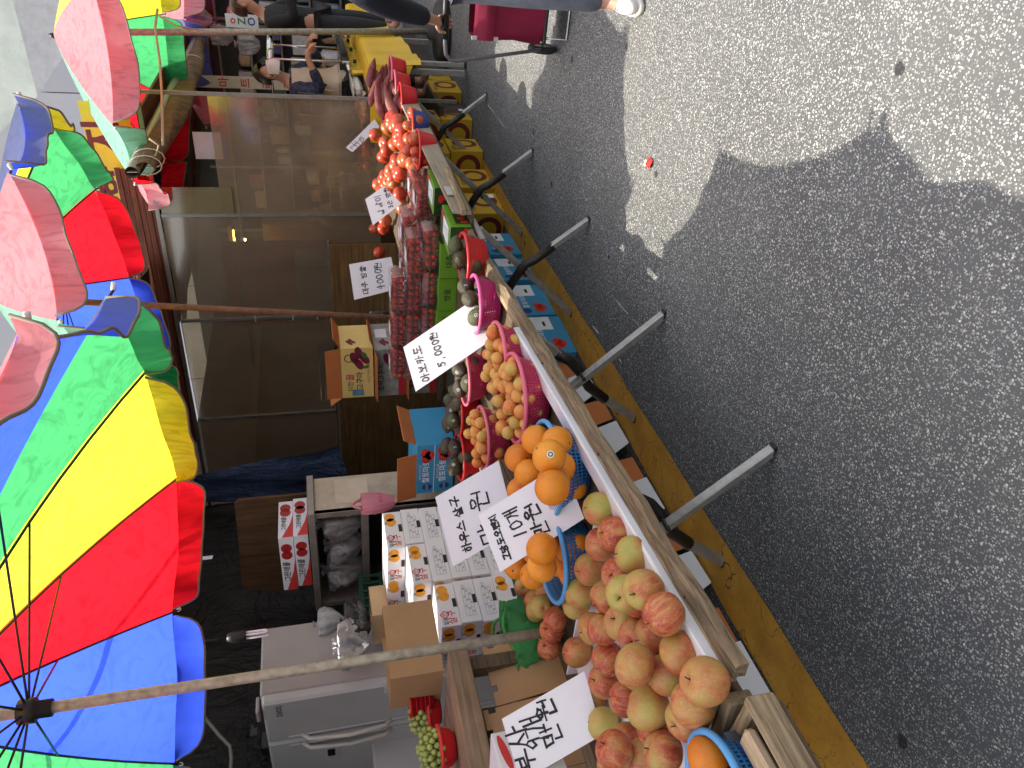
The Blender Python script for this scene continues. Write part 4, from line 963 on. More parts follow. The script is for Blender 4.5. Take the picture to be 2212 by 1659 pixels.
# ================================================================== HAND-WRITTEN PRICE CARDS
JS = {  # jamo strokes in a unit box, x to the right, y upwards
 'ㄱ': [[(.1, .9), (.85, .92), (.8, .55), (.55, .05)]], 'ㄴ': [[(.15, .95), (.15, .15), (.9, .2)]], 'ㄷ': [[(.1, .9), (.85, .92)], [(.15, .9), (.14, .12), (.9, .14)]],
 'ㄹ': [[(.1, .92), (.85, .92), (.84, .55), (.15, .5), (.14, .1), (.92, .12)]], 'ㅁ': [[(.12, .9), (.15, .1), (.85, .12), (.9, .9), (.1, .9)]],
 'ㅂ': [[(.15, .95), (.18, .1), (.82, .1), (.85, .95)], [(.18, .5), (.82, .52)]], 'ㅅ': [[(.55, .98), (.35, .5), (.05, .08)], [(.45, .6), (.95, .12)]],
 'ㅇ': [[(.5 + .42 * cos(a), .5 + .42 * sin(a)) for a in [1.6 + k * 6.5 / 12 for k in range(13)]]], 'ㅈ': [[(.1, .9), (.9, .92), (.5, .45), (.05, .08)], [(.5, .5), (.95, .1)]],
 'ㅊ': [[(.5, 1.1), (.6, .98)], [(.1, .85), (.9, .87), (.5, .42), (.05, .05)], [(.5, .48), (.95, .08)]], 'ㅋ': [[(.1, .9), (.85, .92), (.8, .5), (.5, .05)], [(.15, .55), (.8, .58)]],
 'ㅎ': [[(.5, 1.12), (.55, .98)], [(.1, .82), (.9, .84)]] + [[(.5 + .32 * cos(a), .34 + .3 * sin(a)) for a in [1.6 + k * 6.5 / 10 for k in range(11)]]], 'ㅌ': [[(.1, .9), (.85, .92)], [(.12, .9), (.14, .1), (.9, .12)], [(.14, .52), (.8, .54)]],
 'ㅍ': [[(.08, .92), (.92, .92)], [(.32, .9), (.35, .12)], [(.68, .9), (.65, .12)], [(.05, .1), (.95, .12)]],
 'ㅏ': [[(.4, 1.02), (.42, -.02)], [(.42, .5), (.9, .55)]], 'ㅐ': [[(.25, .98), (.27, .02)], [(.27, .5), (.7, .53)], [(.72, 1.05), (.74, -.05)]], 'ㅓ': [[(.7, 1.02), (.72, -.02)], [(.15, .5), (.7, .53)]],
 'ㅔ': [[(.1, .5), (.45, .53)], [(.46, .98), (.47, .02)], [(.8, 1.05), (.82, -.05)]], 'ㅣ': [[(.5, 1.03), (.52, -.03)]], 'ㅗ': [[(.5, .95), (.5, .2)], [(.0, .18), (1.0, .22)]], 'ㅜ': [[(.0, .85), (1.0, .88)], [(.5, .86), (.48, .02)]],
 'ㅡ': [[(.0, .5), (1.0, .55)]], 'ㅝ': [[(.0, .6), (.62, .62)], [(.3, .6), (.28, .1)], [(.55, .35), (.85, .37)], [(.86, 1.2), (.88, -.1)]]}
DG = {'0': [[(.5 + .38 * cos(a), .45 + .42 * sin(a)) for a in [1.6 + k * 6.5 / 12 for k in range(13)]]], '1': [[(.5, .98), (.45, .02)]], '3': [[(.15, .9), (.6, .95), (.55, .6), (.3, .52), (.65, .45), (.6, .1), (.1, .05)]], '4': [[(.55, .98), (.1, .35), (.95, .4)], [(.7, .75), (.55, -.1)]],
      '5': [[(.25, .9), (.2, .55), (.6, .6), (.75, .3), (.5, .0), (.1, .05)], [(.25, .9), (.85, .95)]], '9': [[(.8, .85), (.5, .98), (.2, .75), (.4, .52), (.75, .7), (.8, .85), (.75, .4), (.6, -.1)]], ',': [[(.5, .1), (.4, -.12)]], '8': [[(.5, .5), (.8, .75), (.5, .98), (.2, .75), (.5, .5), (.82, .22), (.5, .0), (.18, .22), (.5, .5)]]}
_L = 'ㄱㄲㄴㄷㄸㄹㅁㅂㅃㅅㅆㅇㅈㅉㅊㅋㅌㅍㅎ'; _V = 'ㅏㅐㅑㅒㅓㅔㅕㅖㅗㅘㅙㅚㅛㅜㅝㅞㅟㅠㅡㅢㅣ'; _T = ' ㄱㄲㄳㄴㄵㄶㄷㄹㄺㄻㄼㄽㄾㄿㅀㅁㅂㅄㅅㅆㅇㅈㅊㅋㅌㅍㅎ'
def glyph(ch):
    if ch in DG: return [([(x * .62 + .1, y) for x, y in st]) for st in DG[ch]], .62
    k = ord(ch) - 0xAC00
    if k < 0 or k > 11171: return [], .5
    l, v, t = _L[k // 588], _V[(k % 588) // 28], _T[k % 28]; out = []
    hor = v in 'ㅗㅜㅡ'; mixd = v in 'ㅝ'
    def put(j, x0, y0, x1, y1): out.extend([[(x0 + x * (x1 - x0), y0 + y * (y1 - y0)) for x, y in st] for st in JS.get(j, [])])
    b = .42 if t != ' ' else 0.0
    if hor: put(l, .15, b + (1 - b) * .48, .85, 1.0); put(v, .0, b + .0, 1.0, b + (1 - b) * .46)
    elif mixd: put(l, .1, b + (1 - b) * .5, .6, 1.0); put(v, .0, b, 1.0, b + (1 - b) * .55)
    else: put(l, .0, b + .05, .52, .95); put(v, .5, b, 1.0, 1.0)
    if t != ' ': put(t, .12, -.02, .85, b - .05)
    return out, 1.0
def hand(mb, s, o, r, u, size, w, rg, rot=0.0, gap=1.12, mi=0, pen=None):
    o = Vector(o); r = Vector(r); u = Vector(u); pen = pen or w; x = 0
    tot = sum(.5 if c == ' ' else glyph(c)[1] * gap for c in s); cx, cs, sn = -tot / 2, cos(rot), sin(rot)
    for c in s:
        if c == ' ': cx += .5; continue
        sts, wd = glyph(c); a = rg.uniform(-.08, .08); dy = rg.uniform(-.07, .07)
        for st in sts:
            pts = []
            for k, (px, py) in enumerate(st):
                px += rg.uniform(-.035, .035); py += rg.uniform(-.035, .035) + dy; X = cx + px + a * py; Y = py - .5
                X *= size; Y *= size; pts.append(o + r * (X * cs - Y * sn) + u * (X * sn + Y * cs))
            nrm = r.cross(u)
            for k in range(len(pts) - 1):
                d = pts[k + 1] - pts[k]
                if d.length < 1e-6: continue
                d.normalize(); sd = nrm.cross(d) * (w * .30) * rg.uniform(.75, 1.2); e = d * w * .3
                lift = nrm * (.0002 * len(mb.f) / 400.0)
                mb.poly([pts[k] - sd - e + lift, pts[k + 1] - sd + e + lift, pts[k + 1] + sd + e + lift, pts[k] + sd - e + lift], mi)
        cx += wd * gap
CARD = mat('white_price_card', (.80, .78, .82), .75, var=.05, vs=4, bump=.08, bs=25); CEDGE = mat('card_edge', (.42, .34, .25), .9)
def card(label, corners, p0, nrm, lines, th=.006, group=None, extra=None, seed=1):
    """corners TL, TR, BR, BL on the picture; the card stands in the plane through p0"""
    nrm = _n(nrm); p0 = Vector(p0); C = []
    for x, y in corners:
        d = MW @ Vector((829.5 - y, x - 1106.0, FPX)); C.append(CAMP + d * ((p0 - CAMP).dot(nrm) / d.dot(nrm)))
    base = min(C, key=lambda p: p.z); root = thing('price_card', label, 'sign', base, 0, 'hand-written price cards'); C = [p - base for p in C]
    b = MB(); b.prism([C[3], C[2], C[1], C[0]], -nrm * th, 0)
    b.build('card_sheet', CARD, root)
    r = (C[1] - C[0]).normalized(); u = nrm.cross(r); u = u if u.dot(C[0] - C[3]) > 0 else -u; W = (C[1] - C[0]).length; Hh = (C[0] - C[3]).length
    rg = random.Random(seed); n_ = r.cross(u); side = nrm if n_.dot(nrm) > 0 else -nrm
    for (s, fx, fy, size, w) in lines:
        tot = sum(.5 if c == ' ' else glyph(c)[1] * 1.12 for c in s); size = min(size, .80 * W / tot); b = MB(); o = C[0] + (C[1] - C[0]) * fx + (C[3] - C[0]) * fy + nrm * .0015; hand(b, s, o, r, u, size, w, rg); ob = b.build('handwriting', INK, root); ob['kind'] = 'stuff'
    if extra: extra(root, C, r, u, nrm)
    return root
TOC = lambda p: (CAMP - Vector(p))      # towards the camera
def facing(p, up=.35): v = CAMP - Vector(p); v.z = 0; v.normalize(); v.z = up; return v
p = at(1190, 1560, Z=.92); card('white card reading nine apples for ten thousand won, stuck in the near heap', [(1124, 1690), (1084, 1553), (1262, 1450), (1302, 1587)], p, facing(p, .45), [('부사', .45, .12, .07, .012), ('9개', .55, .30, .07, .011), ('만원', .62, .48, .07, .013)], seed=3)
def fine_print(root, C, r, u, n):
    b = MB(); o = C[0] + (C[1] - C[0]) * .55 + (C[3] - C[0]) * .68 + n * .0015
    ring_on(b, o + r * .045, r, u, .008, .008, .0015); b.poly([o + r * .03 + u * .006, o + r * .018 + u * .006, o + r * .024 - u * .007])
    for k in range(5): rect_on(b, o - r * (.0 + .004 * k) - u * (.014 + .006 * k), r, u, .05, .0022)
    b.build('fine_print', mat('fine_ink', (.25, .25, .28), .6), root)['kind'] = 'stuff'
p = at(1150, 1170, Z=.92); card('white card for sweet oranges, ten for ten thousand won, between the orange baskets', [(1080, 1236), (1033, 1113), (1215, 1000), (1262, 1120)], p, facing(p, .5), [('고당도오렌지', .50, .13, .056, .010), ('10개', .55, .33, .050, .010), ('만원', .42, .54, .060, .012)], seed=5, extra=fine_print)
p = at(1040, 1110, Z=.98); card('white card for house apricots behind the orange card', [(978, 1224), (940, 1074), (1077, 995), (1115, 1145)], p, facing(p, .4), [('하우스 살구', .48, .26, .08, .011), ('만 원', .42, .60, .09, .012)], seed=7)
p = at(980, 740, Z=.93); card('large blank-ended white card for avocados at five thousand won', [(898, 846), (871, 750), (1055, 625), (1084, 719)], p, facing(p, .45), [('아보카도', .46, .13, .08, .009), ('5,000원', .52, .33, .085, .009)], seed=9)
p = at(850, 620, Z=1.02); card('white card for date cherry tomatoes at four thousand won above the punnets', [(765, 648), (754, 571), (845, 555), (859, 624)], p, facing(p, .1), [('대추 방울', .48, .28, .085, .009), ('4000원', .5, .62, .09, .010)], seed=11)
p = at(850, 440, Z=.98); card('small white card stuck among the loose tomatoes', [c4(1108, 1472), c4(1058, 1302), c4(1180, 1215), c4(1295, 1330)], p, facing(p, .2), [('짭짤이', .5, .35, .07, .009), ('3근 만원', .5, .68, .06, .009)], seed=13)
p = at(800, 300, Z=1.0); card('narrow white card standing in the sweet potatoes', [c4(975, 994), c4(932, 964), c4(1120, 778), c4(1152, 828)], p, facing(p, .1), [('고', .5, .12, .06, .008), ('구', .5, .27, .06, .008), ('마', .5, .42, .06, .008)], seed=15)
p = at(760, 385, X=7.6); 
def price13(root, C, r, u, n):
    b = MB(); text_on(b, '13,000', C[0] + (C[1] - C[0]) * .5 + (C[3] - C[0]) * .74 + n * .0015, r, u, .13, bold=.01); b.build('figures', mat('gold_print', (.75, .52, .03), .5), root)
    b = MB(); text_on(b, '새우튀김', C[0] + (C[1] - C[0]) * .5 + (C[3] - C[0]) * .45 + n * .0015, r, u, .06); b.build('small_print', mat('fine_ink', (.25, .25, .28), .6), root)
card('cream price sign with yellow 13,000 figures behind the plastic pane', [c4(825, 1230), c4(815, 1155), c4(1085, 1120), c4(1095, 1195)], (7.62, 2.5, 1.2), (-1, 0, 0), [('홍어', .5, .2, .11, .012)], seed=17, extra=price13)
# ================================================================== CARTONS
WBOX = mat('white_carton', (.72, .71, .71), .6, var=.06, vs=4, rnd=.05); OFL = mat('orange_brown_flap', (.48, .155, .045), .8, var=.12, vs=6); FRUITP = mat('printed_apricot', (.78, .33, .03), .5, var=.25, vs=40); REDI = mat('red_print', (.60, .04, .035), .55); DKI = mat('slot_dark', (.035, .022, .014), .8)
BLUEB = mat('blue_carton', (.04, .25, .44), .5, var=.1, vs=5); WHI = mat('white_print', (.75, .77, .78), .5); NAVY = mat('navy_print', (.012, .05, .20), .5); LEAFP = mat('leaf_print', (.05, .17, .03), .5)
def faces(w, d, h):   # centre, right, up, of the faces turned to -Y (front) and -X (left) and the top
    return {'f': (Vector((0, -d / 2 - .0010, h / 2)), Vector((1, 0, 0)), Vector((0, 0, 1)), w, h), 'l': (Vector((-w / 2 - .0010, 0, h / 2)), Vector((0, -1, 0)), Vector((0, 0, 1)), d, h), 't': (Vector((0, 0, h + .001)), Vector((1, 0, 0)), Vector((0, 1, 0)), w, d)}
def pt_on(F, a, b, k=0.0): o, r, u, w, h = F; return o + r * (a * w) + u * (b * h) + (r.cross(u)) * k
APW, APD, APH = .285, .285, .107
_apm = None
def apricot_box(p, rzz, lab, front='pic', side='pic', seed=0):
    global _apm
    g = thing('apricot_carton', lab, 'carton', p, rzz, 'white apricot cartons in the stepped stacks'); F = faces(APW, APD, APH)
    if _apm is None:
        b = MB(); b.box((0, 0, APH / 2), (APW, APD, APH), bev=.003); _apm = {'body': b.mesh('body', WBOX)}
        for key in ('f', 'l'):
            f = F[key]; b = MB()
            for dx, dy in ((.20, .10), (.34, .14)): disc_on(b, pt_on(f, dx, dy), f[1], f[2], .033, .03)
            _apm['pic' + key] = b.mesh('fruit_picture', FRUITP)
            b = MB(); text_on(b, '살구', pt_on(f, -.30, -.12), f[1], f[2], .05, bold=.012)
            q = pt_on(f, -.23, .24); 
            for (a0, b0, a1, b1) in ((-1, 0, 0, 1), (0, 1, 1, 0), (1, 0, 0, -1), (0, -1, -1, 0)):
                m_ = (q + f[1] * (.024 * a0) + f[2] * (.024 * b0)); n_ = (q + f[1] * (.024 * a1) + f[2] * (.024 * b1)); d_ = (n_ - m_).normalized(); s_ = d_.cross(f[1].cross(f[2])) * .0025; b.poly([m_ - s_, n_ - s_, n_ + s_, m_ + s_])
            text_on(b, '찬', q, f[1], f[2], .024, bold=.01); _apm['red' + key] = b.mesh('red_lettering', REDI)
            b = MB(); text_on(b, '얼음', pt_on(f, -.38, .22), f[1], f[2], .028, bold=.012); text_on(b, '5kg', pt_on(f, .18, .40), f[1], f[2], .016); _apm['blk' + key] = b.mesh('black_lettering', INK)
            b = MB(); o = f
            for yy in (-.28, -.12, .04, .2): rect_on(b, pt_on(f, -.05, yy), f[1], f[2], APW * .62, .0016)
            for xx in (-.36, -.18, .0, .12, .26): rect_on(b, pt_on(f, xx, -.04), f[1], f[2], .0016, APH * .48)
            for k in range(9): rect_on(b, pt_on(f, -.27 + .07 * k, -.20 + .16 * (k % 3)), f[1], f[2], .012, .006)
            text_on(b, '살구', pt_on(f, .32, .06), f[1], f[2], .022); _apm['tab' + key] = b.mesh('table_print', GREYI)
            b = MB(); b.box(pt_on(f, .02, -.36) + f[1].cross(f[2]) * .0, (.055 if key == 'f' else .004, .004 if key == 'f' else .055, .02)); _apm['slot' + key] = b.mesh('hand_slot', DKI)
    link('body', _apm['body'], g)
    for key, st in (('f', front), ('l', side)):
        if st == 'pic': link('fruit_picture', _apm['pic' + key], g); link('red_lettering', _apm['red' + key], g); link('black_lettering', _apm['blk' + key], g)
        else: link('table_print', _apm['tab' + key], g)
        link('hand_slot', _apm['slot' + key], g)
OR = ('bottom', 'second', 'third', 'fourth', 'fifth', 'sixth', 'top')
for s, (x, n, nm) in enumerate(((2.52, 4, 'nearest'), (2.815, 5, 'middle'), (3.11, 6, 'hindmost'))):
    for k in range(n):
        top = k == n - 1
        apricot_box((x + R_.uniform(-.006, .006), 3.345 + R_.uniform(-.008, .008), .65 + k * .1085), radians(R_.uniform(-1.5, 1.5)), 'white apricot carton, %s of the %s stack' % ('topmost' if top else OR[k] + ' from below' if k else 'lowest', nm), 'pic' if top or (s == 0 and k == 0) else 'tab')
for s, (x, n, nm) in enumerate(((2.815, 5, 'middle'), (3.11, 6, 'right'))):
    for k in range(n): apricot_box((x + .01, 3.64 + R_.uniform(-.008, .008), .65 + k * .1085), 0, 'white apricot carton, %s of the %s stack in the hind row' % ('topmost' if k == n - 1 else OR[k] + ' from below' if k else 'lowest', nm), 'tab', 'pic')
bench = thing('low_bench', 'dark plank bench under the stepped apricot cartons', 'bench', (2.9, 3.5, 0))
for k in range(3): part('plank', lambda b: b.box((0, -.2 + k * .21, .635), (1.5, .2, .03), bev=.003), DARKW, bench)
for x in (-.65, .65):
    for y in (-.25, .25): part('leg', lambda b: b.box((x, y, .37), (.05, .05, .5)), DARKW, bench)
part('apron', lambda b: b.box((0, -.30, .58), (1.5, .025, .10)), DARKW, bench)
def open_carton(nm, lab, p, rzz, w, d, h, m, flaps, inner=None, group=None, cat='carton', t=.004):
    """carton without a lid: four walls, a bottom and flaps (side, length, angle from upright)"""
    g = thing(nm, lab, cat, p, rzz, group); inner = inner or BROWN
    def walls(b):
        for sx in (-1, 1): b.box((sx * (w / 2 - t / 2), 0, h / 2), (t, d, h))
        for sy in (-1, 1): b.box((0, sy * (d / 2 - t / 2), h / 2), (w - 2 * t, t, h))
        b.box((0, 0, t / 2 + .001), (w - 2 * t, d - 2 * t, t))
    part('body', walls, m, g)['kind'] = 'stuff'
    for (side, L, ang) in flaps:
        a = radians(ang)
        if side in 'fb':
            s = -1 if side == 'f' else 1; part('flap', lambda b: b.add([(-w / 2, s * d / 2, h), (w / 2, s * d / 2, h), (w / 2 - .01, s * (d / 2 + L * sin(a)), h + L * cos(a)), (-w / 2 + .01, s * (d / 2 + L * sin(a)), h + L * cos(a)), (-w / 2, s * (d / 2 - t), h), (w / 2, s * (d / 2 - t), h), (w / 2 - .01, s * (d / 2 + L * sin(a) - t * cos(a)), h + L * cos(a) + t * sin(a)), (-w / 2 + .01, s * (d / 2 + L * sin(a) - t * cos(a)), h + L * cos(a) + t * sin(a))], [(0, 1, 2, 3), (7, 6, 5, 4), (3, 2, 6, 7), (1, 5, 6, 2), (0, 3, 7, 4)]), inner, g)
        else:
            s = -1 if side == 'l' else 1; part('flap', lambda b: b.add([(s * w / 2, -d / 2, h), (s * w / 2, d / 2, h), (s * (w / 2 + L * sin(a)), d / 2 - .01, h + L * cos(a)), (s * (w / 2 + L * sin(a)), -d / 2 + .01, h + L * cos(a)), (s * (w / 2 - t), -d / 2, h), (s * (w / 2 - t), d / 2, h), (s * (w / 2 + L * sin(a) - t * cos(a)), d / 2 - .01, h + L * cos(a) + t * sin(a)), (s * (w / 2 + L * sin(a) - t * cos(a)), -d / 2 + .01, h + L * cos(a) + t * sin(a))], [(0, 1, 2, 3), (7, 6, 5, 4), (3, 2, 6, 7), (1, 5, 6, 2), (0, 3, 7, 4)]), inner, g)
    return g
# brown cartons on and below the plank shelf
sh = thing('plank_shelf', 'rough plank shelf behind the apples holding grapes and a brown carton', 'shelf', (1.18, 2.95, 0))
PLK = wood('grey_plank', (.36, .25, .16), (.12, .08, .05), .85, 'X', .8, .7)
part('plank', lambda b: b.box((.0, -.13, 1.145), (1.38, .24, .035), bev=.005), PLK, sh); part('plank', lambda b: b.box((.0, .14, 1.143), (1.38, .24, .035), bev=.005), PLK, sh)
part('front_rail', lambda b: b.box((.0, -.262, 1.12), (1.38, .02, .085), bev=.004), PLK, sh)
for x in (-.64, .64):
    for y in (-.2, .2): part('leg', lambda b: b.box((x, y, .62), (.06, .06, 1.0)), DARKW, sh)
part('back_board', lambda b: b.box((0, .27, .8), (1.36, .02, .6)), mat('mossy_board', (.10, .085, .055), .9, var=.6, vs=9), sh)
open_carton('brown_carton', 'open brown cardboard carton standing on the plank shelf beside the pole', at(958, 1400, Y=2.98).to_tuple()[:2] + (1.165,), radians(-6), .36, .27, .23, BROWN, (), BROWN)
fc = thing('folded_carton', 'flattened brown cardboard carton with cut slots leaning below the plank shelf', 'carton', (1.62, 2.70, .70))
def slotted(x0, x1, z0, z1, nm, tilt):
    def fn(b):
        y0 = .0; pts = [(x0, z0), (x1, z0), (x1, z1 - .05), (x1 - .02, z1 - .05), (x1 - .02, z1 - .02), (x1, z1 - .02), (x1, z1), (lerp(x0, x1, .72), z1), (lerp(x0, x1, .72), z1 - .022), (lerp(x0, x1, .62), z1 - .022), (lerp(x0, x1, .62), z1), (lerp(x0, x1, .32), z1), (lerp(x0, x1, .32), z1 - .022), (lerp(x0, x1, .22), z1 - .022), (lerp(x0, x1, .22), z1), (x0, z1)]
        b.prism([Vector((x, tilt * (z - z0), z)) for x, z in pts], (0, .006, 0))
    return part(nm, fn, BROWN, fc)
slotted(-.30, .0, .02, .36, 'panel', .15); slotted(-.48, -.302, .0, .34, 'panel', .12); slotted(.015, .30, .0, .30, 'panel', .2)
# pepper carton cut by the picture edge
pc = thing('pepper_carton', 'white carton printed with red peppers at the picture edge', 'carton', at(1080, 1640, Y=2.58), radians(12))
part('body', lambda b: b.box((-.12, .0, -.08), (.30, .2, .22), bev=.003), WBOX, pc)
part('pepper_print', lambda b: [disc_on(b, (-.06, -.1015, -.0), (1, 0, 0), (0, 0, 1), .075, .014, rot=.12), disc_on(b, (-.10, -.1015, -.06), (1, 0, 0), (0, 0, 1), .06, .012, rot=-.2)], REDI, pc)
part('dark_print', lambda b: rect_on(b, (.0, -.1015, -.05), (1, 0, 0), (0, 0, 1), .06, .02), INK, pc)
# blue tomato carton, open, leaning
bt = thing('blue_tomato_carton', 'open blue tomato carton with orange inner flap behind the avocados', 'carton', (3.69, 3.12, .82), radians(0))
BF = faces(.40, .40, .24)
part('body', lambda b: b.box((0, 0, .12), (.38, .40, .24), bev=.003), BLUEB, bt)
def tomprint(b):
    f = (Vector((-.1915, 0, .12)), Vector((0, -1, 0)), Vector((0, 0, 1)), .40, .24)
    for (a, c_) in ((.22, .25), (.34, .28), (.29, .16), (.24, -.20), (.36, -.16), (.30, -.30)): disc_on(b, pt_on(f, a, c_), f[1], f[2], .034, .03)
part('tomato_print', tomprint, mat('printed_tomato', (.55, .03, .02), .4, var=.35, vs=30), bt)['kind'] = 'stuff'
def tomtext(b):
    f = (Vector((-.1915, 0, .12)), Vector((0, -1, 0)), Vector((0, 0, 1)), .40, .24)
    text_on(b, '찰토마토', pt_on(f, -.04, .24), f[1], f[2], .05, bold=.012); text_on(b, '찰토마토', pt_on(f, -.04, -.20), f[1], f[2], .05, bold=.012); text_on(b, '강원의 신선한 선물', pt_on(f, -.05, .40), f[1], f[2], .016); text_on(b, '강원의 신선한 선물', pt_on(f, -.05, -.06), f[1], f[2], .016); rect_on(b, pt_on(f, 0, .035), f[1], f[2], .40, .004)
part('lettering', tomtext, WHI, bt)
for z_ in (.17, .06): part('badge', lambda b: disc_on(b, Vector((-.1920, .145, z_)), (0, -1, 0), (0, 0, 1), .026, .032), NAVY, bt)
part('badge_lettering', lambda b: [text_on(b, '맑은청', Vector((-.1928, .145, .17)), (0, -1, 0), (0, 0, 1), .016), text_on(b, '맑은청', Vector((-.1928, .145, .06)), (0, -1, 0), (0, 0, 1), .016)], WHI, bt)
part('flap', lambda b: b.box((-.20, .05, .30), (.006, .36, .13), rot=Matrix.Rotation(-.25, 3, 'Y')), OFL, bt); part('flap', lambda b: b.box((.02, -.20, .27), (.36, .006, .11), rot=Matrix.Rotation(.5, 3, 'X')), OFL, bt)
part('crate_below', lambda b: b.box((0, .02, -.13), (.5, .45, .24), bev=.01), DARKW, bt)
# sweet potato cartons, three in a stack
SPY = mat('cream_yellow_carton', (.66, .50, .17), .6, var=.08, vs=4); SPG = mat('grey_photo_carton', (.34, .35, .30), .55, var=.45, vs=16); PURP = mat('printed_sweet_potato', (.17, .018, .05), .45, var=.3, vs=25); MAGP = mat('magenta_print', (.45, .03, .10), .5); CARR = mat('carton_red', (.55, .03, .04), .5)
def potato_prints(b, f, a, c_, k=1.0):
    for (x, y, r) in ((0, 0, .5), (.055, .035, .3), (.045, -.045, .6), (.10, .0, .2)): disc_on(b, pt_on(f, a, c_) + f[1] * x * k + f[2] * y * k, f[1], f[2], .055 * k, .03 * k, rot=r, n=16)
def sp_carton(z, m, lab, flaps, yellow):
    w, d, h = .38, .45, .245; p = (5.12, 3.33, z); g = open_carton('sweet_potato_carton', lab, p, radians(R_.uniform(-3, 3)), w, d, h, m, flaps, OFL, 'sweet potato cartons in one stack'); F = faces(w, d, h); f = F['l']; f2 = F['f']
    part('potato_picture', lambda b: potato_prints(b, f, .18, -.05), PURP, g)['kind'] = 'stuff'; part('potato_picture', lambda b: potato_prints(b, f2, -.3, .18, .5), PURP, g)['kind'] = 'stuff'
    part('leaf_picture', lambda b: [disc_on(b, pt_on(f, .36, -.22, .0006), f[1], f[2], .03, .018, rot=.6), disc_on(b, pt_on(f, .12, -.28, .0006), f[1], f[2], .025, .015, rot=2)], LEAFP, g)
    if yellow:
        part('red_lettering', lambda b: [text_on(b, '꿀', pt_on(f, -.08, .22), f[1], f[2], .07, bold=.02)], MAGP, g)
        part('lettering', lambda b: [text_on(b, '이천', pt_on(f, -.27, .22), f[1], f[2], .05, bold=.012), text_on(b, '고구마', pt_on(f, -.16, -.08), f[1], f[2], .06, bold=.016), text_on(b, '이천고구마연구회', pt_on(f, -.02, -.36), f[1], f[2], .024)], mat('brown_print', (.10, .045, .02), .5), g)
        part('emblem', lambda b: ring_on(b, pt_on(f, .30, .26), f[1], f[2], .036, .036, .008), mat('brown_print', (.10, .045, .02), .5), g); part('photo_print', lambda b: rect_on(b, pt_on(f, -.40, .0), f[1], f[2], .06, .09), mat('blue_photo', (.12, .25, .36), .5, var=.5, vs=30), g)
    else:
        part('red_band', lambda b: [rect_on(b, pt_on(f, 0, -.38), f[1], f[2], d * .99, h * .22), rect_on(b, pt_on(f2, 0, -.38), f2[1], f2[2], w * .99, h * .22)], CARR, g)
        part('lettering', lambda b: [text_on(b, '호박고구마', pt_on(f, -.10, .28), f[1], f[2], .055, bold=.014)], INK, g); part('white_lettering', lambda b: text_on(b, '새기농장', pt_on(f, .16, -.38, .0006), f[1], f[2], .036, bold=.012), WHI, g); part('paper_label', lambda b: rect_on(b, pt_on(f2, .12, .22), f2[1], f2[2], .13, .09), LBL, g)
    return g
sp_carton(.695, SPG, 'lowest grey and red sweet potato carton in the stack of three', (('f', .12, 110), ('l', .11, 95)), False)
sp_carton(.945, SPG, 'middle grey and red sweet potato carton in the stack of three', (('f', .10, 70), ('l', .10, 100)), False)
sp_carton(1.20, SPY, 'topmost cream-yellow sweet potato carton with its flaps open', (('l', .12, 10), ('f', .10, 60), ('b', .12, 40)), True)
pst = thing('wooden_stand', 'dark wooden stand under the sweet potato carton stack', 'stand', (5.12, 3.33, 0)); part('top', lambda b: b.box((0, 0, .675), (.6, .5, .03)), DARKW, pst)
for x in (-.25, .25):
    for y in (-.2, .2): part('leg', lambda b: b.box((x, y, .39), (.05, .05, .54)), DARKW, pst)
# apple cartons on the steel cabinet
APP = mat('printed_apple', (.40, .02, .02), .4, var=.35, vs=30)
for k, lab in enumerate(('lower white and red apple carton on the steel cabinet', 'upper white and red apple carton on the steel cabinet')):
    w, d, h = .36, .50, .095; g = thing('apple_carton', lab, 'carton', (3.83, 3.98 + .02 * k, 1.752 + k * .098), radians(2 * k), 'apple cartons on the cabinet'); F = faces(w, d, h)
    part('body', lambda b: b.box((0, 0, h / 2), (w, d, h), bev=.003), WBOX, g); f, f2 = F['l'], F['f']
    for q in (f, f2): part('apple_picture', lambda b: [disc_on(b, pt_on(q, a, .02), q[1], q[2], .04, .036) for a in (.17, .30)], APP, g)
    for q in (f, f2): part('red_corner', lambda b: b.poly([pt_on(q, -.5, -.5), pt_on(q, .1, -.5), pt_on(q, -.15, -.30), pt_on(q, -.5, .25)]), REDI, g)
    part('lettering', lambda b: [text_on(b, '그린애플', pt_on(q, -.14, .1, .0006), q[1], q[2], .05 if q is f else .036, bold=.014, shear=.2) for q in (f, f2)], INK, g)
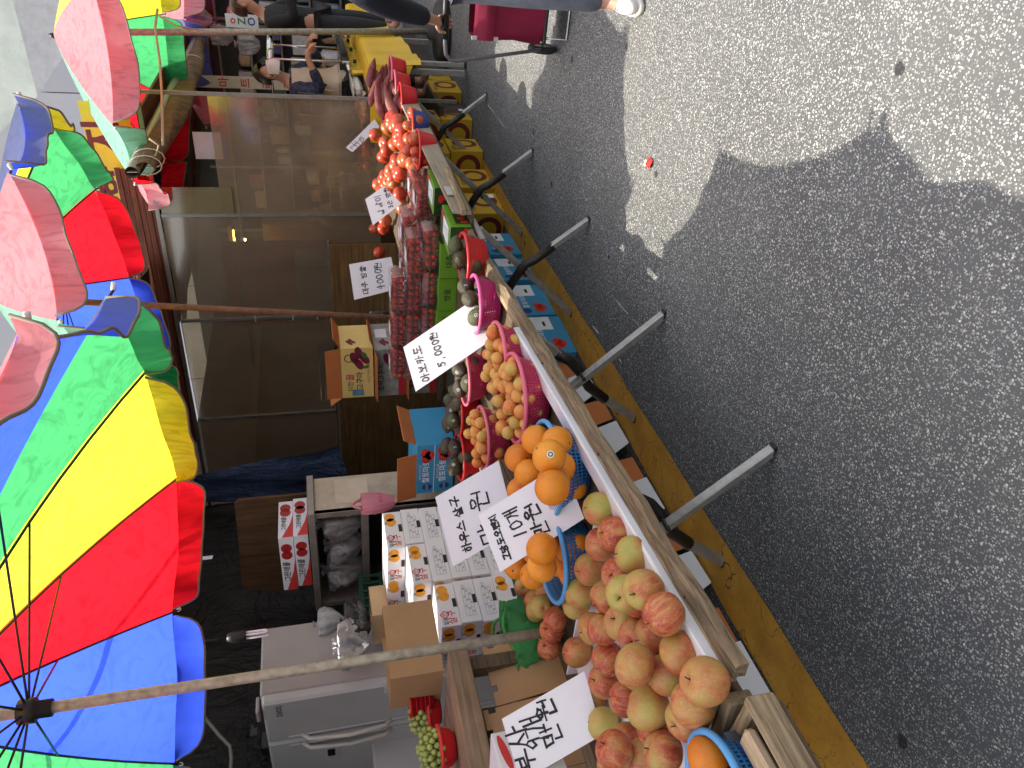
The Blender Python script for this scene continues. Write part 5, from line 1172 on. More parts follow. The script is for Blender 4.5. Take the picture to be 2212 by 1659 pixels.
# cartons below the tables, on the ground
def num(b, f, s, x, z, r=.03):
    ring_on(b, f[0] + f[1] * x + f[2] * z, f[1], f[2], r * .8, r, .003); text_on(b, s, f[0] + f[1] * x + f[2] * z, f[1], f[2], r * 1.2)
gx = [1.02, 1.52, 2.02, 2.52, 3.02, 3.50]
for k, x in enumerate(gx):
    w, d, h = .47, .45, .36; g = thing('white_crate_carton', 'white carton with orange inner flaps under the fruit table, %s from the picture bottom' % ORD[k], 'carton', (x + .02, 2.53 + d / 2 + .02 * (k % 2), 0.004), radians(R_.uniform(-3, 3)), 'white cartons under the table'); F = faces(w, d, h)
    part('body', lambda b: b.box((0, 0, .13 + h / 2), (w, d, h), bev=.004), WBOX, g)
    f = (Vector((0, -d / 2 - .0012, .13 + h / 2)), Vector((1, 0, 0)), Vector((0, 0, 1)), w, h)
    # hanging flaps: white outside, orange inside, opened outwards at the bottom
    part('flap', lambda b: b.prism([Vector((-w / 2, -d / 2 - .004, .13)), Vector((w * (.10 if k % 2 else .02), -d / 2 - .004, .13)), Vector((w * (.06 if k % 2 else -.02), -d / 2 - .075, .012)), Vector((-w / 2 + .03, -d / 2 - .08, .012))], (0, .004, 0)), WBOX, g)
    part('flap', lambda b: b.prism([Vector((w * .06, -d / 2 - .002, .15)), Vector((w / 2, -d / 2 - .002, .15)), Vector((w / 2 - .02, -d / 2 - .05, .01)), Vector((w * .08, -d / 2 - .05, .01))], (0, .004, 0)), OFL, g)
    part('orange_side', lambda b: b.box((w / 2 - .06, -d / 2 + .02, .07), (.11, .02, .12)), OFL, g)
    part('number_print', lambda b: num(b, f, '②③②③②③'[k] if 0 else str(2 + k % 2), -.06, -.12), INK, g)
    if k in (3, 4, 5):
        part('orange_print', lambda b: [disc_on(b, pt_on(f, .12 + .1 * j, .12 - .1 * j), f[1], f[2], .055, .05) for j in range(3)], FRUITP, g)['kind'] = 'stuff'; part('red_badge', lambda b: disc_on(b, pt_on(f, -.28, .22), f[1], f[2], .055, .055), REDI, g); part('leaf_picture', lambda b: [disc_on(b, pt_on(f, .04 + .12 * j, .22 - .05 * j, .0007), f[1], f[2], .04, .014, rot=j) for j in range(3)], LEAFP, g); part('badge_lettering', lambda b: text_on(b, '싱싱', pt_on(f, -.28, .22, .0007), f[1], f[2], .04, bold=.01), WHI, g)
for k in range(8):
    w, d, h = .42, .4, .26; x = 3.98 + .47 * (k // 2); z = .004 + (k % 2) * .265; g = thing('blue_tomato_box', 'blue printed tomato carton under the tables, %s of the %s pair' % (('lower', 'upper')[k % 2], ('nearest', 'second', 'third', 'farthest')[k // 2]), 'carton', (x, 2.45 + d / 2 + .03 * (k % 2), z), radians(R_.uniform(-4, 4)), 'blue cartons under the tables'); F = faces(w, d, h); f = F['f']; f2 = F['l']
    part('body', lambda b: b.box((0, 0, h / 2), (w, d, h), bev=.004), BLUEB, g); part('white_panel', lambda b: rect_on(b, pt_on(f, .30, .12), f[1], f[2], w * .36, h * .6), WHI, g); part('tomato_print', lambda b: [disc_on(b, pt_on(f, -.32 + .06 * j, -.12 - .1 * (j % 2), .0006), f[1], f[2], .036, .032) for j in range(3)] + [disc_on(b, pt_on(f2, .1, 0), f2[1], f2[2], .05, .045)], REDP, g)['kind'] = 'stuff'
    part('lettering', lambda b: text_on(b, '찰토마토', pt_on(f, -.06, .2, .0006), f[1], f[2], .05, bold=.012), WHI, g); part('badge', lambda b: disc_on(b, pt_on(f, -.36, .26, .0006), f[1], f[2], .032, .038), NAVY, g); part('slot', lambda b: b.box((w * .28, -d / 2 - .0005, h * .52), (.05, .004, .018)), DKI, g)
YB = mat('yellow_carton', (.50, .30, .015), .5, var=.1, vs=4); MARP = mat('maroon_print_box', (.13, .018, .015), .5, var=.1)
for k, (x, y, z) in enumerate(((6.0, 2.34, 0), (6.45, 2.28, 0), (6.47, 2.30, .31), (6.95, 2.14, 0), (6.97, 2.16, .31), (7.5, 2.0, 0), (7.52, 2.02, .31), (8.1, 1.88, 0), (8.7, 1.9, 0))):
    w, d, h = .40, .40, .305; g = thing('yellow_carton', 'yellow carton with maroon circles under the produce table, %s counted from the blue cartons' % ('first', 'second low', 'second high', 'third low', 'third high', 'fourth low', 'fourth high', 'fifth', 'sixth', 'seventh')[k], 'carton', (x, y + d / 2, z + .004), radians(R_.uniform(-4, 4)), 'yellow cartons under the produce table'); F = faces(w, d, h); f, f2 = F['f'], F['l']
    part('body', lambda b: b.box((0, 0, h / 2), (w, d, h), bev=.004), YB, g)
    for q in (f, f2): part('maroon_print', lambda b: ring_on(b, pt_on(q, .12, -.05), q[1], q[2], .12, .12, .045), MARP, g)
    part('lettering', lambda b: [text_on(b, '식용유', pt_on(q, -.22, .34), q[1], q[2], .05, bold=.012) for q in (f, f2)], MARP, g)
    if k in (0, 5): part('barcode', lambda b: rect_on(b, pt_on(f, .34, -.32, .0007), f[1], f[2], .07, .05), LBL, g)
# ================================================================== INSIDE THE FRUIT STALL
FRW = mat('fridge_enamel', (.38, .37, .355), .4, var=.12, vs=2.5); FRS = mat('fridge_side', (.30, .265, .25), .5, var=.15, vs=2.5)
fr = thing('refrigerator', 'tall pale two-door refrigerator at the back of the stall', 'refrigerator', (2.60, 3.93, .12))
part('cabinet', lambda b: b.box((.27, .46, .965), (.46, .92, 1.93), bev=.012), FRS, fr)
dr = part('door', lambda b: b.box((.015, .203, .97), (.07, .40, 1.90), bev=.014), FRW, fr); dl = part('door', lambda b: b.box((.015, .665, .97), (.07, .50, 1.90), bev=.014), FRW, fr)
for d_, y in ((dr, .36), (dl, .455)):
    part('handle', lambda b: b.tube([(-.02, y, 1.72), (-.055, y, 1.68), (-.075, y, 1.45), (-.055, y, 1.24), (-.02, y, 1.2)], .014, 10), mat('handle_beige', (.50, .46, .41), .35), d_); part('handle_strip', lambda b: b.box((-.024, y, 1.0), (.012, .022, 1.6), bev=.004), FRW, d_)
part('brand_lettering', lambda b: text_on(b, 'DIOS', (-.0215, .09, 1.83), (0, -1, 0), (0, 0, 1), .045, bold=.012), INK, dr)
pn = part('control_panel', lambda b: b.box((-.022, .60, 1.555), (.006, .16, .09), bev=.003), mat('panel_grey', (.40, .40, .40), .3), dl)
part('display', lambda b: b.box((-.0265, .60, 1.565), (.004, .07, .045)), mat('display_black', (.01, .01, .012), .15), pn)
for y in (.545, .655): part('button', lambda b: b.box((-.0265, y, 1.565), (.004, .02, .012)), mat('button_grey', (.3, .3, .3)), pn)
part('hinge_cover', lambda b: b.box((.02, .1, 1.945), (.1, .1, .02), bev=.005), FRS, fr)
wm = thing('washing_machine', 'pale appliance with dark round openings beside the refrigerator', 'appliance', (2.2, 4.55, .12)); part('body', lambda b: b.box((.2, .15, .66), (.4, .35, 1.32), bev=.015), FRW, wm)
for y, z in ((.05, 1.20), (.1, 1.05)): part('opening', lambda b: disc_on(b, (-.0015, y, z), (0, -1, 0), (0, 0, 1), .035, .045), INK, wm)
# steel cabinet with an open front
SST = mat('dull_steel_sheet', (.30, .26, .22), .45, .55, var=.3, vs=9); CREAM = mat('worn_cream_panel', (.46, .38, .28), .7, var=.35, vs=7)
cb = thing('steel_cabinet', 'worn open-fronted steel cabinet stuffed with clear plastic bags', 'cabinet', (3.62, 3.52, .12)); w_, d_, zt = .34, .92, 1.62
part('top', lambda b: b.box((.17, .46, zt - .02), (.38, .96, .045), bev=.004), SST, cb); part('side_panel', lambda b: b.box((.17, .006, .8), (.34, .012, 1.56)), CREAM, cb); part('side_panel', lambda b: b.box((.17, .914, .8), (.34, .012, 1.56)), SST, cb)
part('back_panel', lambda b: b.box((.335, .46, .8), (.01, .90, 1.55)), mat('cab_dark', (.05, .045, .04), .7), cb); part('shelf', lambda b: b.box((.17, .46, 1.255), (.33, .89, .03)), SST, cb); part('front_post', lambda b: b.box((.012, .02, .8), (.035, .04, 1.56)), SST, cb); part('front_post', lambda b: b.box((.012, .90, .8), (.035, .04, 1.56)), SST, cb); part('shelf_lip', lambda b: b.box((-.01, .46, 1.26), (.012, .9, .05)), SST, cb); part('kick_panel', lambda b: b.box((.0, .46, .6), (.012, .9, 1.1)), mat('cab_dark', (.05, .045, .04), .7), cb)
part('peeling_label', lambda b: b.box((.19, -.002, 1.33), (.24, .004, .22)), mat('old_paper', (.55, .46, .34), .8, var=.2), cb)
BAGC = clear('clear_bag_plastic', (.95, .95, .95), .45, (.38, .36, .35), .03, .35, .5, 22)
def bag_mesh(rx, ry, rz_, seed, n=44, m=30, knot=True, amp=.16):
    rg = random.Random(seed); ph = [rg.uniform(0, 6) for _ in range(6)]; vs = []; rows = []
    for i in range(m + 1):
        t = i / m; row = []
        for j in range(n + 1):
            a = 2 * pi * (j % n) / n; prof = sin(pi * min(1, t * .80 + .04)) ** .6 if knot else (sin(pi * (t * .5 + .08)) ** .5)
            k = prof * (1 + amp * sin(3 * a + ph[0] + 2 * t) * .6 + amp * .5 * sin(7 * a + ph[1] - 3 * t) + amp * .3 * sin(13 * a + ph[2] + 5 * t) + amp * .35 * sin(19 * a + ph[5] + 4 * sin(9 * t + ph[2])))
            if knot and t > .86: k = .12 + (t - .86) * 1.6 * (1 + .4 * sin(9 * a + ph[3]))
            row.append((rx * k * cos(a), ry * k * sin(a), rz_ * (t + .02 * sin(5 * a + ph[4]))))
        rows.append(row)
    b = MB(); b.grid(rows); return b
for k, (y, z, rx, rz_, lab) in enumerate(((.22, 1.275, .11, .30, 'clear plastic bag nearest the street in the steel cabinet'), (.44, 1.275, .12, .26, 'clear plastic bag in the middle of the steel cabinet'), (.68, 1.275, .12, .29, 'clear plastic bag at the far side of the steel cabinet'))):
    o = bag_mesh(rx, rx * 1.05, rz_, 400 + k, amp=.3).build('plastic_bag', BAGC); o.location = (3.62 + .13, 3.52 + y, .12 + z); tag(o, lab, 'bag', 'clear bags in the cabinet')
for k in range(3):
    b = MB(); b.lathe([(.001, 0), (.035, 0), (.05, .09), (.053, .095), (.047, .09), (.032, .005), (.001, .005)], 18); o = b.build('paper_cup', mat('white_cup', (.7, .68, .66), .6)); o.location = (3.72 + .02 * k, 3.60 + .0 * k, 1.395 + .022 * k); tag(o, 'white paper cup %s in the nested stack inside the cabinet' % ('lowest', 'middle', 'uppermost')[k], 'cup', 'nested cups')
bd = thing('brown_board', 'big stained brown plywood board with chipped edge leaning behind the cabinet', 'board', (4.1, 3.78, .12)); part('sheet', lambda b: b.prism([Vector((0, y, z)) for y, z in ((0, .9), (0, 2.10), (.03, 2.13), (.35, 2.14), (.88, 2.17), (.95, 2.13), (.94, 2.05), (.98, 2.03), (.97, 1.2), (.95, .9))], (.02, .0, 0)), wood('dark_board', (.14, .07, .03), (.045, .022, .011), .8, 'Z', .5, .3), bd)
# pink bag hanging at the cabinet corner
pb = thing('pink_bag', 'pale pink plastic carrier bag with red lettering hanging beside the cabinet', 'bag', at(852, 1082, Y=3.38)); PKP = cloth('pink_plastic', (.72, .28, .34), (.72, .30, .36), .35, (.8, .35, .4), .1)
ob = bag_mesh(.075, .06, .21, 410, knot=False, amp=.10).build('bag_body', PKP, pb); part('handle', lambda b: b.tube([(-.05, 0, .19), (-.04, -.02, .25), (0, 0, .27), (.03, 0, .24), (.05, 0, .19)], .009, 7), PKP, pb); part('lettering', lambda b: text_on(b, 'SOS', (-.03, -.068, .09), (.8, -.6, 0), (0, 0, 1), .035, bold=.01), MAGP, pb)
# apricot carton overflow and heaps of odds and ends between cabinet and fridge
open_carton('small_carton', 'small opened brown carton behind the topmost apricot carton', (2.95, 3.76, 1.30), radians(10), .26, .22, .10, mat('tan_carton', (.36, .24, .13), .8, var=.15), (), None)
pf = thing('crate_tower', 'tower of dark plastic crates supporting the bags beside the refrigerator', 'crate', (3.32, 4.25, .12))
CRG = mat('dark_green_crate', (.012, .05, .03), .5, var=.3); CRN = mat('navy_crate', (.02, .018, .06), .5, var=.3)
for k in range(4):
    z = .02 + .33 * k
    def cage(b):
        for i in range(7): b.box((-.19 + .063 * i, -.2, z + .16), (.02, .012, .30)); b.box((-.2, -.19 + .063 * i, z + .16), (.012, .02, .30))
        for q in (.02, .16, .30): b.box((0, -.2, z + q), (.42, .016, .03)); b.box((-.2, 0, z + q), (.016, .42, .03))
        b.box((.02, .02, z + .16), (.34, .34, .29))
    part('crate', cage, CRG if k % 2 else CRN, pf)['kind'] = 'stuff'
FOAM = mat('foam_wrap', (.30, .30, .30), .7, var=.15, vs=60)
for (nm, lab, p, s, m, sd) in (('foam_wrap', 'bundle of white foam fruit wrap on the dark crates', at(745, 1345, Y=3.95), (.10, .09, .19), FOAM, 420), ('plastic_bag', 'crumpled grey plastic bag in front of the refrigerator', at(795, 1385, Y=3.7), (.12, .11, .2), BAGC, 421), ('plastic_bag', 'crumpled black bin bag beside the green crate', at(800, 1345, Y=3.7), (.13, .12, .17), mat('black_bag', (.012, .012, .014), .3, var=.3), 422), ('plastic_bag', 'thin white plastic bag hanging behind the open brown carton', at(935, 1470, Y=3.35), (.06, .05, .24), BAGC, 423)):
    o = bag_mesh(*s, sd, amp=.22).build(nm, m); o.location = p; tag(o, lab, 'bag' if nm != 'foam_wrap' else 'foam wrap')
cs = thing('red_crate', 'red ribbed plastic tub behind the grape bowl', 'tub', at(935, 1512, Y=3.12)); part('tub', lambda b: [b.lathe([(.001, 0), (.05, 0), (.06, .10), (.064, .10), (.064, .11), (.056, .11), (.046, .008), (.001, .008)], 24)], S_RED, cs)
part('ribs', lambda b: [b.tube([((.053 + .1 * z) * cos(a), (.053 + .1 * z) * sin(a), z) for a in [k * pi / 12 for k in range(24)]], .002, 4, closed=True) for z in (.02, .04, .06, .08)], S_RED, cs)['kind'] = 'stuff'
# hanging lamp
lm = thing('hanging_lamp', 'white folded-tube energy lamp hanging in a black socket', 'lamp', at(527, 1373, Y=3.6)); TUBE = mat('lamp_tube', (.78, .74, .76), .3, var=.02)
part('socket', lambda b: b.lathe([(.001, .09), (.02, .088), (.03, .06), (.033, .0), (.03, -.012), (.001, -.014)], 18), BLK, lm)
for k in range(3): a = k * 2.094 + .4; part('tube', lambda b: b.tube([(.016 * cos(a) + .008 * cos(a + 1.57), .016 * sin(a) + .008 * sin(a + 1.57), -.01), (.016 * cos(a) + .008 * cos(a + 1.57), .016 * sin(a) + .008 * sin(a + 1.57), -.115), (.016 * cos(a), .016 * sin(a), -.125), (.016 * cos(a) - .008 * cos(a + 1.57), .016 * sin(a) - .008 * sin(a + 1.57), -.115), (.016 * cos(a) - .008 * cos(a + 1.57), .016 * sin(a) - .008 * sin(a + 1.57), -.01)], .0065, 8), TUBE, lm)
part('cord', lambda b: b.tube([(0, 0, .09), (.0, .0, .2), (.02, .02, .45), (.05, .0, .9)], .006, 6), BLK, lm)
# cables and switch box on the back wall
cbx = thing('switch_box', 'grey electrical boxes on the dark wall above the refrigerator', 'switch box', (2.5, 4.78, 2.18)); part('box', lambda b: b.box((.0, 0, .02), (.34, .08, .26), bev=.01), mat('box_grey', (.16, .15, .14), .6), cbx); part('box', lambda b: b.box((-.42, 0, -.02), (.36, .08, .34), bev=.01), mat('box_grey', (.16, .15, .14), .6), cbx); part('box', lambda b: b.box((.36, 0, -.1), (.12, .1, .1), bev=.01), BLK, cbx)
cdt = MB(); cdt.tube([at(425, 1530, Y=4.6), at(450, 1560, Y=4.6), at(475, 1590, Y=4.6), at(497, 1612, Y=4.6), at(500, 1640, Y=4.6), at(497, 1675, Y=4.6)], .012, 8); tag(cdt.build('conduit', mat('grey_conduit', (.20, .18, .17), .5, var=.3, vs=80)), 'ribbed grey cable conduit drooping above the refrigerator', 'cable')
fan = thing('wall_bracket', 'black folded bracket arm above the refrigerator top', 'bracket', at(545, 1560, Y=4.3)); part('arm', lambda b: b.tube([(.1, .3, .06), (0, 0, 0), (-.1, -.05, -.02)], .016, 8), BLK, fan); part('bracket', lambda b: b.box((-.1, -.05, -.02), (.05, .03, .05), bev=.006), BLK, fan)
tgx = thing('hanging_tag', 'small white and blue card tag hanging under the red parasol panel', 'tag', at(445, 1205, Y=3.3)); part('tag_sheet', lambda b: b.box((0, 0, 0), (.05, .004, .07), rot=rz(.5)), mat('tag_white', (.62, .66, .75), .4, var=.3, vs=40), tgx); part('string', lambda b: b.tube([(0, 0, .035), (.0, .0, .2), (0, 0, .9)], .002, 4), TRIM, tgx)
# green shopping bag with netting behind the apples
gb = thing('green_bag', 'crumpled green plastic bag holding green netting behind the apples', 'bag', (1.93, 2.80, .66)); GBG = cloth('green_bag_plastic', (.10, .42, .14), (.12, .45, .16), .45, (.16, .55, .2), .1)
bag_mesh(.16, .15, .22, 430, knot=False, amp=.25).build('bag_body', GBG, gb); part('netting', lambda b: b.ell((-.02, .03, .16), (.11, .11, .10), 18, 12), m_net('green_netting', (.01, .10, .075), 40, 120, fill=.35), gb)
part('bag_rim', lambda b: b.tube([(.15 * cos(a) * (1 + .12 * sin(5 * a)), .14 * sin(a) * (1 + .15 * sin(4 * a)), .22 + .03 * sin(3 * a)) for a in [k * pi / 14 for k in range(28)]], .008, 6, closed=True), GBG, gb)
pkt = thing('snack_packet', 'red and green printed packet below the apple price card', 'packet', at(1230, 1650, Z=.74), radians(20)); part('packet', lambda b: b.box((0, .0, .02), (.16, .12, .05), bev=.015), REDP, pkt); part('green_stripe', lambda b: rect_on(b, (.03, 0, .0462), (1, 0, 0), (0, 1, 0), .04, .11), mat('lime_print', (.18, .5, .03), .4), pkt)
knife = thing('wrapped_knife', 'knife with taped handle standing behind the cherry tomato punnets', 'knife', at(880, 675, Y=3.0)); part('handle', lambda b: b.tube([(0, 0, .10), (.01, 0, .2), (.01, .01, .30)], [.018, .016, .02], 10), BLK, knife); part('tape', lambda b: b.tube([(.01, .01, .20), (.01, .01, .24), (.012, .01, .30)], [.02, .018, .021], 10), mat('pale_tape', (.5, .45, .38), .7), knife); part('blade', lambda b: b.box((0, 0, .04), (.006, .05, .14), bev=.002), SST, knife)
# ================================================================== FOOD STALL BEYOND THE PARTITION
CHR = mat('polished_steel', (.62, .60, .57), .18, 1.0, var=.12, vs=8); BRASS = mat('yellow_pan', (.72, .50, .05), .25, .4, var=.2, vs=8); FLOOR2 = mat('duckboard', (.07, .05, .035), .85, var=.3)
pf2 = thing('duckboard_floor', 'raised dark duckboard floor behind the food counter', 'floor', (9.6, 2.8, 0)); 
for k in range(6): part('plank', lambda b: b.box((0, -.75 + .3 * k, .30), (4.4, .28, .04)), FLOOR2, pf2)
part('joist', lambda b: b.box((0, 0, .14), (4.2, 1.6, .26)), FLOOR2, pf2)
ct = thing('food_counter', 'food counter covered with bright yellow and flowered oilcloth', 'counter', (9.15, 1.85, 0)); YCL = mat('yellow_oilcloth', (.70, .43, .02), .42, var=.12, vs=3, bump=.25, bs=9)
for x in (-1.5, 0, 1.5):
    for y in (-.2, .35): part('leg', lambda b: b.box((x, y, .5), (.05, .05, .92)), STEEL, ct)
part('counter_top', lambda b: b.box((.0, .1, .97), (3.5, .75, .04)), DARKW, ct)
def drape(b):
    rows = []
    for j in range(14):
        s = j / 13; row = []
        for i in range(50):
            u = i / 49; x = -1.78 + 3.56 * u; hang = .42 + .07 * sin(u * 6 + 1)
            if s < .25: yy, zz = -.05 - .24 * (s / .25), .995
            else: t_ = (s - .25) / .75; yy, zz = -.29 - .03 * t_ - .022 * t_ * sin(u * 26) - .012 * t_ * sin(u * 61), .99 - hang * t_
            row.append((x, yy, zz))
        rows.append(row)
    b.grid(rows)
part('yellow_cloth', drape, YCL, ct)
def endfall(b): b.grid([[(-1.79 - .02 * sin(i * .9) * j / 8, -.31 + .72 * i / 14, .992 - .40 * j / 8 + .05 * sin(i * .5) * j / 8) for i in range(15)] for j in range(9)])
part('yellow_cloth_end', endfall, YCL, ct)
t = NT('flowered_oilcloth'); v = t.coord('Object'); vo = t.n('ShaderNodeTexVoronoi'); vo.inputs['Scale'].default_value = 14; t.l(t.coord('Object'), vo.inputs['Vector'])
sp = t.n('ShaderNodeSeparateColor'); t.l(vo.outputs['Color'], sp.inputs[0]); c = t.ramp(sp.outputs[0], [(0, (.62, .04, .05)), (.2, (.75, .70, .62)), (.36, (.04, .22, .08)), (.5, (.03, .06, .25)), (.62, (.66, .45, .04)), (.74, (.62, .10, .06)), (.88, (.7, .66, .6))], 'CONSTANT')
c = t.mix(t.ramp(t.noise(v, 40, 3, .6, 2), [(.4, (0,) * 3), (.6, (.7,) * 3)]), c, (.7, .62, .55)); FLOW = t.out(t.bsdf(c, .35, 0, .4))
part('flowered_cloth', lambda b: b.grid([[(-1.7 + 3.4 * i / 40, .02 + .42 * j / 8, 1.0 + .03 * sin(i * .7) * sin(j * .9) + .02 * sin(i * 1.9) + (.06 if 2 < j < 6 else .02)) for i in range(41)] for j in range(9)]), FLOW, ct)
# steel frame with a heated tray
hc = thing('steel_display_frame', 'polished steel display frame standing over the food trays', 'display frame', (8.75, 2.05, 1.15))
fx0, fx1, fy0, fy1, fz = -.35, 1.6, -.30, .28, .75
for x in (fx0, .35, 1.0, fx1):
    part('upright', lambda b: b.tube([(x, fy0, 0), (x, fy0, fz)], .012, 8), CHR, hc)
part('top_rail', lambda b: b.tube([(fx0, fy0, fz), (fx1, fy0 - .15, fz + .02)], .034, 12), CHR, hc); part('top_rail', lambda b: b.tube([(fx0, fy0, fz), (fx0, fy1, fz)], .014, 10), CHR, hc); part('bottom_rail', lambda b: b.box(((fx0 + fx1) / 2, fy0 - .015, .0), (fx1 - fx0 + .2, .03, .09), bev=.01), CHR, hc); part('back_rail', lambda b: b.box(((fx0 + fx1) / 2, fy1, .0), (fx1 - fx0, .03, .09)), CHR, hc)
for k in range(3):
    x = fx0 + .3 + .62 * k; part('tray', lambda b: [b.box((x, -.02, -.05), (.56, .44, .10), bev=.02)], BRASS if k % 2 else CHR, hc)
hp = thing('cooker_front', 'yellow and chrome cooker front below the display frame', 'cooker', (9.0, 1.80, 1.02)); part('panel', lambda b: b.box((.0, .0, .03), (1.7, .05, .15), bev=.02), BRASS, hp); part('chrome_trim', lambda b: b.tube([(-.86, -.03, .11), (.86, -.03, .11)], .02, 10), CHR, hp); part('chrome_trim', lambda b: b.tube([(-.86, -.03, -.05), (.86, -.03, -.05)], .016, 10), CHR, hp)
for x in (-.5, .1, .6): part('knob', lambda b: b.tube([(x, -.025, .03), (x, -.06, .03)], .018, 10), BLK, hp)
cty = thing('condiment_box', 'long white plastic box on the flowered cloth', 'box', (7.85, 1.86, 1.02)); part('body', lambda b: b.box((.3, .03, .045), (.75, .10, .09), bev=.03), mat('milky_plastic', (.6, .58, .54), .4), cty); part('lid', lambda b: b.box((.3, .03, .095), (.77, .11, .015), bev=.006), mat('milky_plastic', (.6, .58, .54), .4), cty)
WOODY = wood('counter_wood', (.40, .17, .06), (.16, .06, .02), .5, 'X', .7, .3)
part('cutting_board', lambda b: b.box((.2, .34, 1.32), (2.4, .10, .035), bev=.006), WOODY, ct); part('board_support', lambda b: [b.box((.2, .36, 1.15), (2.4, .03, .30))], DARKW, ct)
for k, (x, lab) in enumerate(((8.35, 'skewer of fried food in the masked cook\'s hand, nearest'), (8.55, 'fried skewer lying on the wooden board'), (9.2, 'fried skewer at the far end of the wooden board'))):
    g = thing('food_skewer', lab, 'food', (x, 2.12, 1.36)); part('skewer', lambda b: b.tube([(-.02, -.03, .0), (.05, .12, .10)], .004, 5), mat('bamboo', (.55, .38, .18), .6), g)
    for j in range(4): part('fried_piece', lambda b: b.ell((-.02 + .02 * j, -.02 + .035 * j, .015 + .02 * j), (.03, .028, .022), 9, 6), mat('fried_batter', (.42, .12, .03), .6, var=.4, vs=40, bump=.6, bs=60), g)
# back of the food stall: shelves with goods, a long sign
sb = thing('goods_shelf', 'tall dark shelving crammed with kitchen goods behind the food stall', 'shelving', (12.6, 3.4, .12))
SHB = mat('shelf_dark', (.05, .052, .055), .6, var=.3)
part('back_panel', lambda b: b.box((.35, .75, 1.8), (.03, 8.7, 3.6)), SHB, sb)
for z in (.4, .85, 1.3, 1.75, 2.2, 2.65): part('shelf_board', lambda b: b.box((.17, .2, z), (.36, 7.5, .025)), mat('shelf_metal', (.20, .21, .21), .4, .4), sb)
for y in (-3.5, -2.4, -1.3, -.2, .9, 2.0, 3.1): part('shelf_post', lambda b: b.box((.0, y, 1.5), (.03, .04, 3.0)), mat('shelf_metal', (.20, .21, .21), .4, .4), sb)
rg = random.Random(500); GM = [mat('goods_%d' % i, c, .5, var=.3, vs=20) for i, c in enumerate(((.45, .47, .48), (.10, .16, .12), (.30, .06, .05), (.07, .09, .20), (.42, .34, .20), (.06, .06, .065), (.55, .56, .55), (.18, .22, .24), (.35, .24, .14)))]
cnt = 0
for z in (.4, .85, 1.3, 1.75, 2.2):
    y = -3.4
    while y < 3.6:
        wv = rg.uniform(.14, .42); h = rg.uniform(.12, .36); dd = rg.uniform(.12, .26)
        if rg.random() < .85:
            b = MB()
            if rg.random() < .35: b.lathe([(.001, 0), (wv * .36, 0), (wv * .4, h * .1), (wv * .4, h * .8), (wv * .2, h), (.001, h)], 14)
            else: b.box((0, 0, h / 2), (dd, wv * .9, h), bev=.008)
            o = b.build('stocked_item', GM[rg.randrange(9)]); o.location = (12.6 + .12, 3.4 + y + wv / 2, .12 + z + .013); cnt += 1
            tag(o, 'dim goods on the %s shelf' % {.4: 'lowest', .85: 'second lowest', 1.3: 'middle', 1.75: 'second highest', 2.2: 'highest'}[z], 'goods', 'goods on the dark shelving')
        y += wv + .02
sg = thing('long_sign', 'long cream shop sign with red Korean letters hung in front of the shelving', 'sign', (11.6, 2.75, 2.35)); part('sign_board', lambda b: b.box((0, 0, 0), (.02, .16, 1.5), bev=.003), mat('sign_cream', (.62, .55, .44), .6), sg)
for k, ch in enumerate('용마트리코'): part('lettering', lambda b: text_on(b, ch, (-.0115, 0, .6 - .29 * k), (0, -1, 0), (0, 0, 1), .15, bold=.02), NAVY if k == 0 else REDI, sg)
pst2 = thing('small_sign', 'small white sign with coloured letters ozo near the counter', 'sign', (11.0, 1.85, 2.3)); part('sign_board', lambda b: b.box((0, 0, 0), (.015, .16, .40)), mat('white_sign', (.6, .6, .6)), pst2)
for k, (ch, m) in enumerate((('o', REDI), ('Z', GRNI), ('O', NAVY))): part('lettering', lambda b: text_on(b, ch, (-.009, 0, .12 - .12 * k), (0, -1, 0), (0, 0, 1), .13, bold=.02), m, pst2)
for k, (y, z) in enumerate(((2.2, 2.5), (2.3, 2.15), (2.0, 2.75), (3.2, 1.9))):
    o = bag_mesh(.10, .12, .34, 510 + k, amp=.3).build('hanging_bag', BAGC); o.location = (11.9, y, z); tag(o, ('bunch of clear bags hanging nearest the street', 'second bunch of clear bags hanging by the shelving', 'highest bunch of clear bags by the shelving', 'lowest clear bag hanging near the long sign')[k], 'bag', 'bags hanging by the shelving')
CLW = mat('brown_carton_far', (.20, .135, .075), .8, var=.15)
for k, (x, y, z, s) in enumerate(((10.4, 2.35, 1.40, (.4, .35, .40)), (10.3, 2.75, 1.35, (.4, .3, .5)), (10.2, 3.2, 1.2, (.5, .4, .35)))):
    g = thing('stacked_carton', ('brown carton standing behind the skewers', 'tall brown carton beside the long sign', 'brown carton nearest the partition panes')[k], 'carton', (x, y, .32)); part('body', lambda b: b.box((0, 0, z / 2), (s[0], s[1], z), bev=.006), CLW, g); part('tape', lambda b: b.box((-s[0] / 2 - .002, 0, z - .12), (.003, .05, .24)), mat('pale_tape2', (.5, .42, .3)), g)
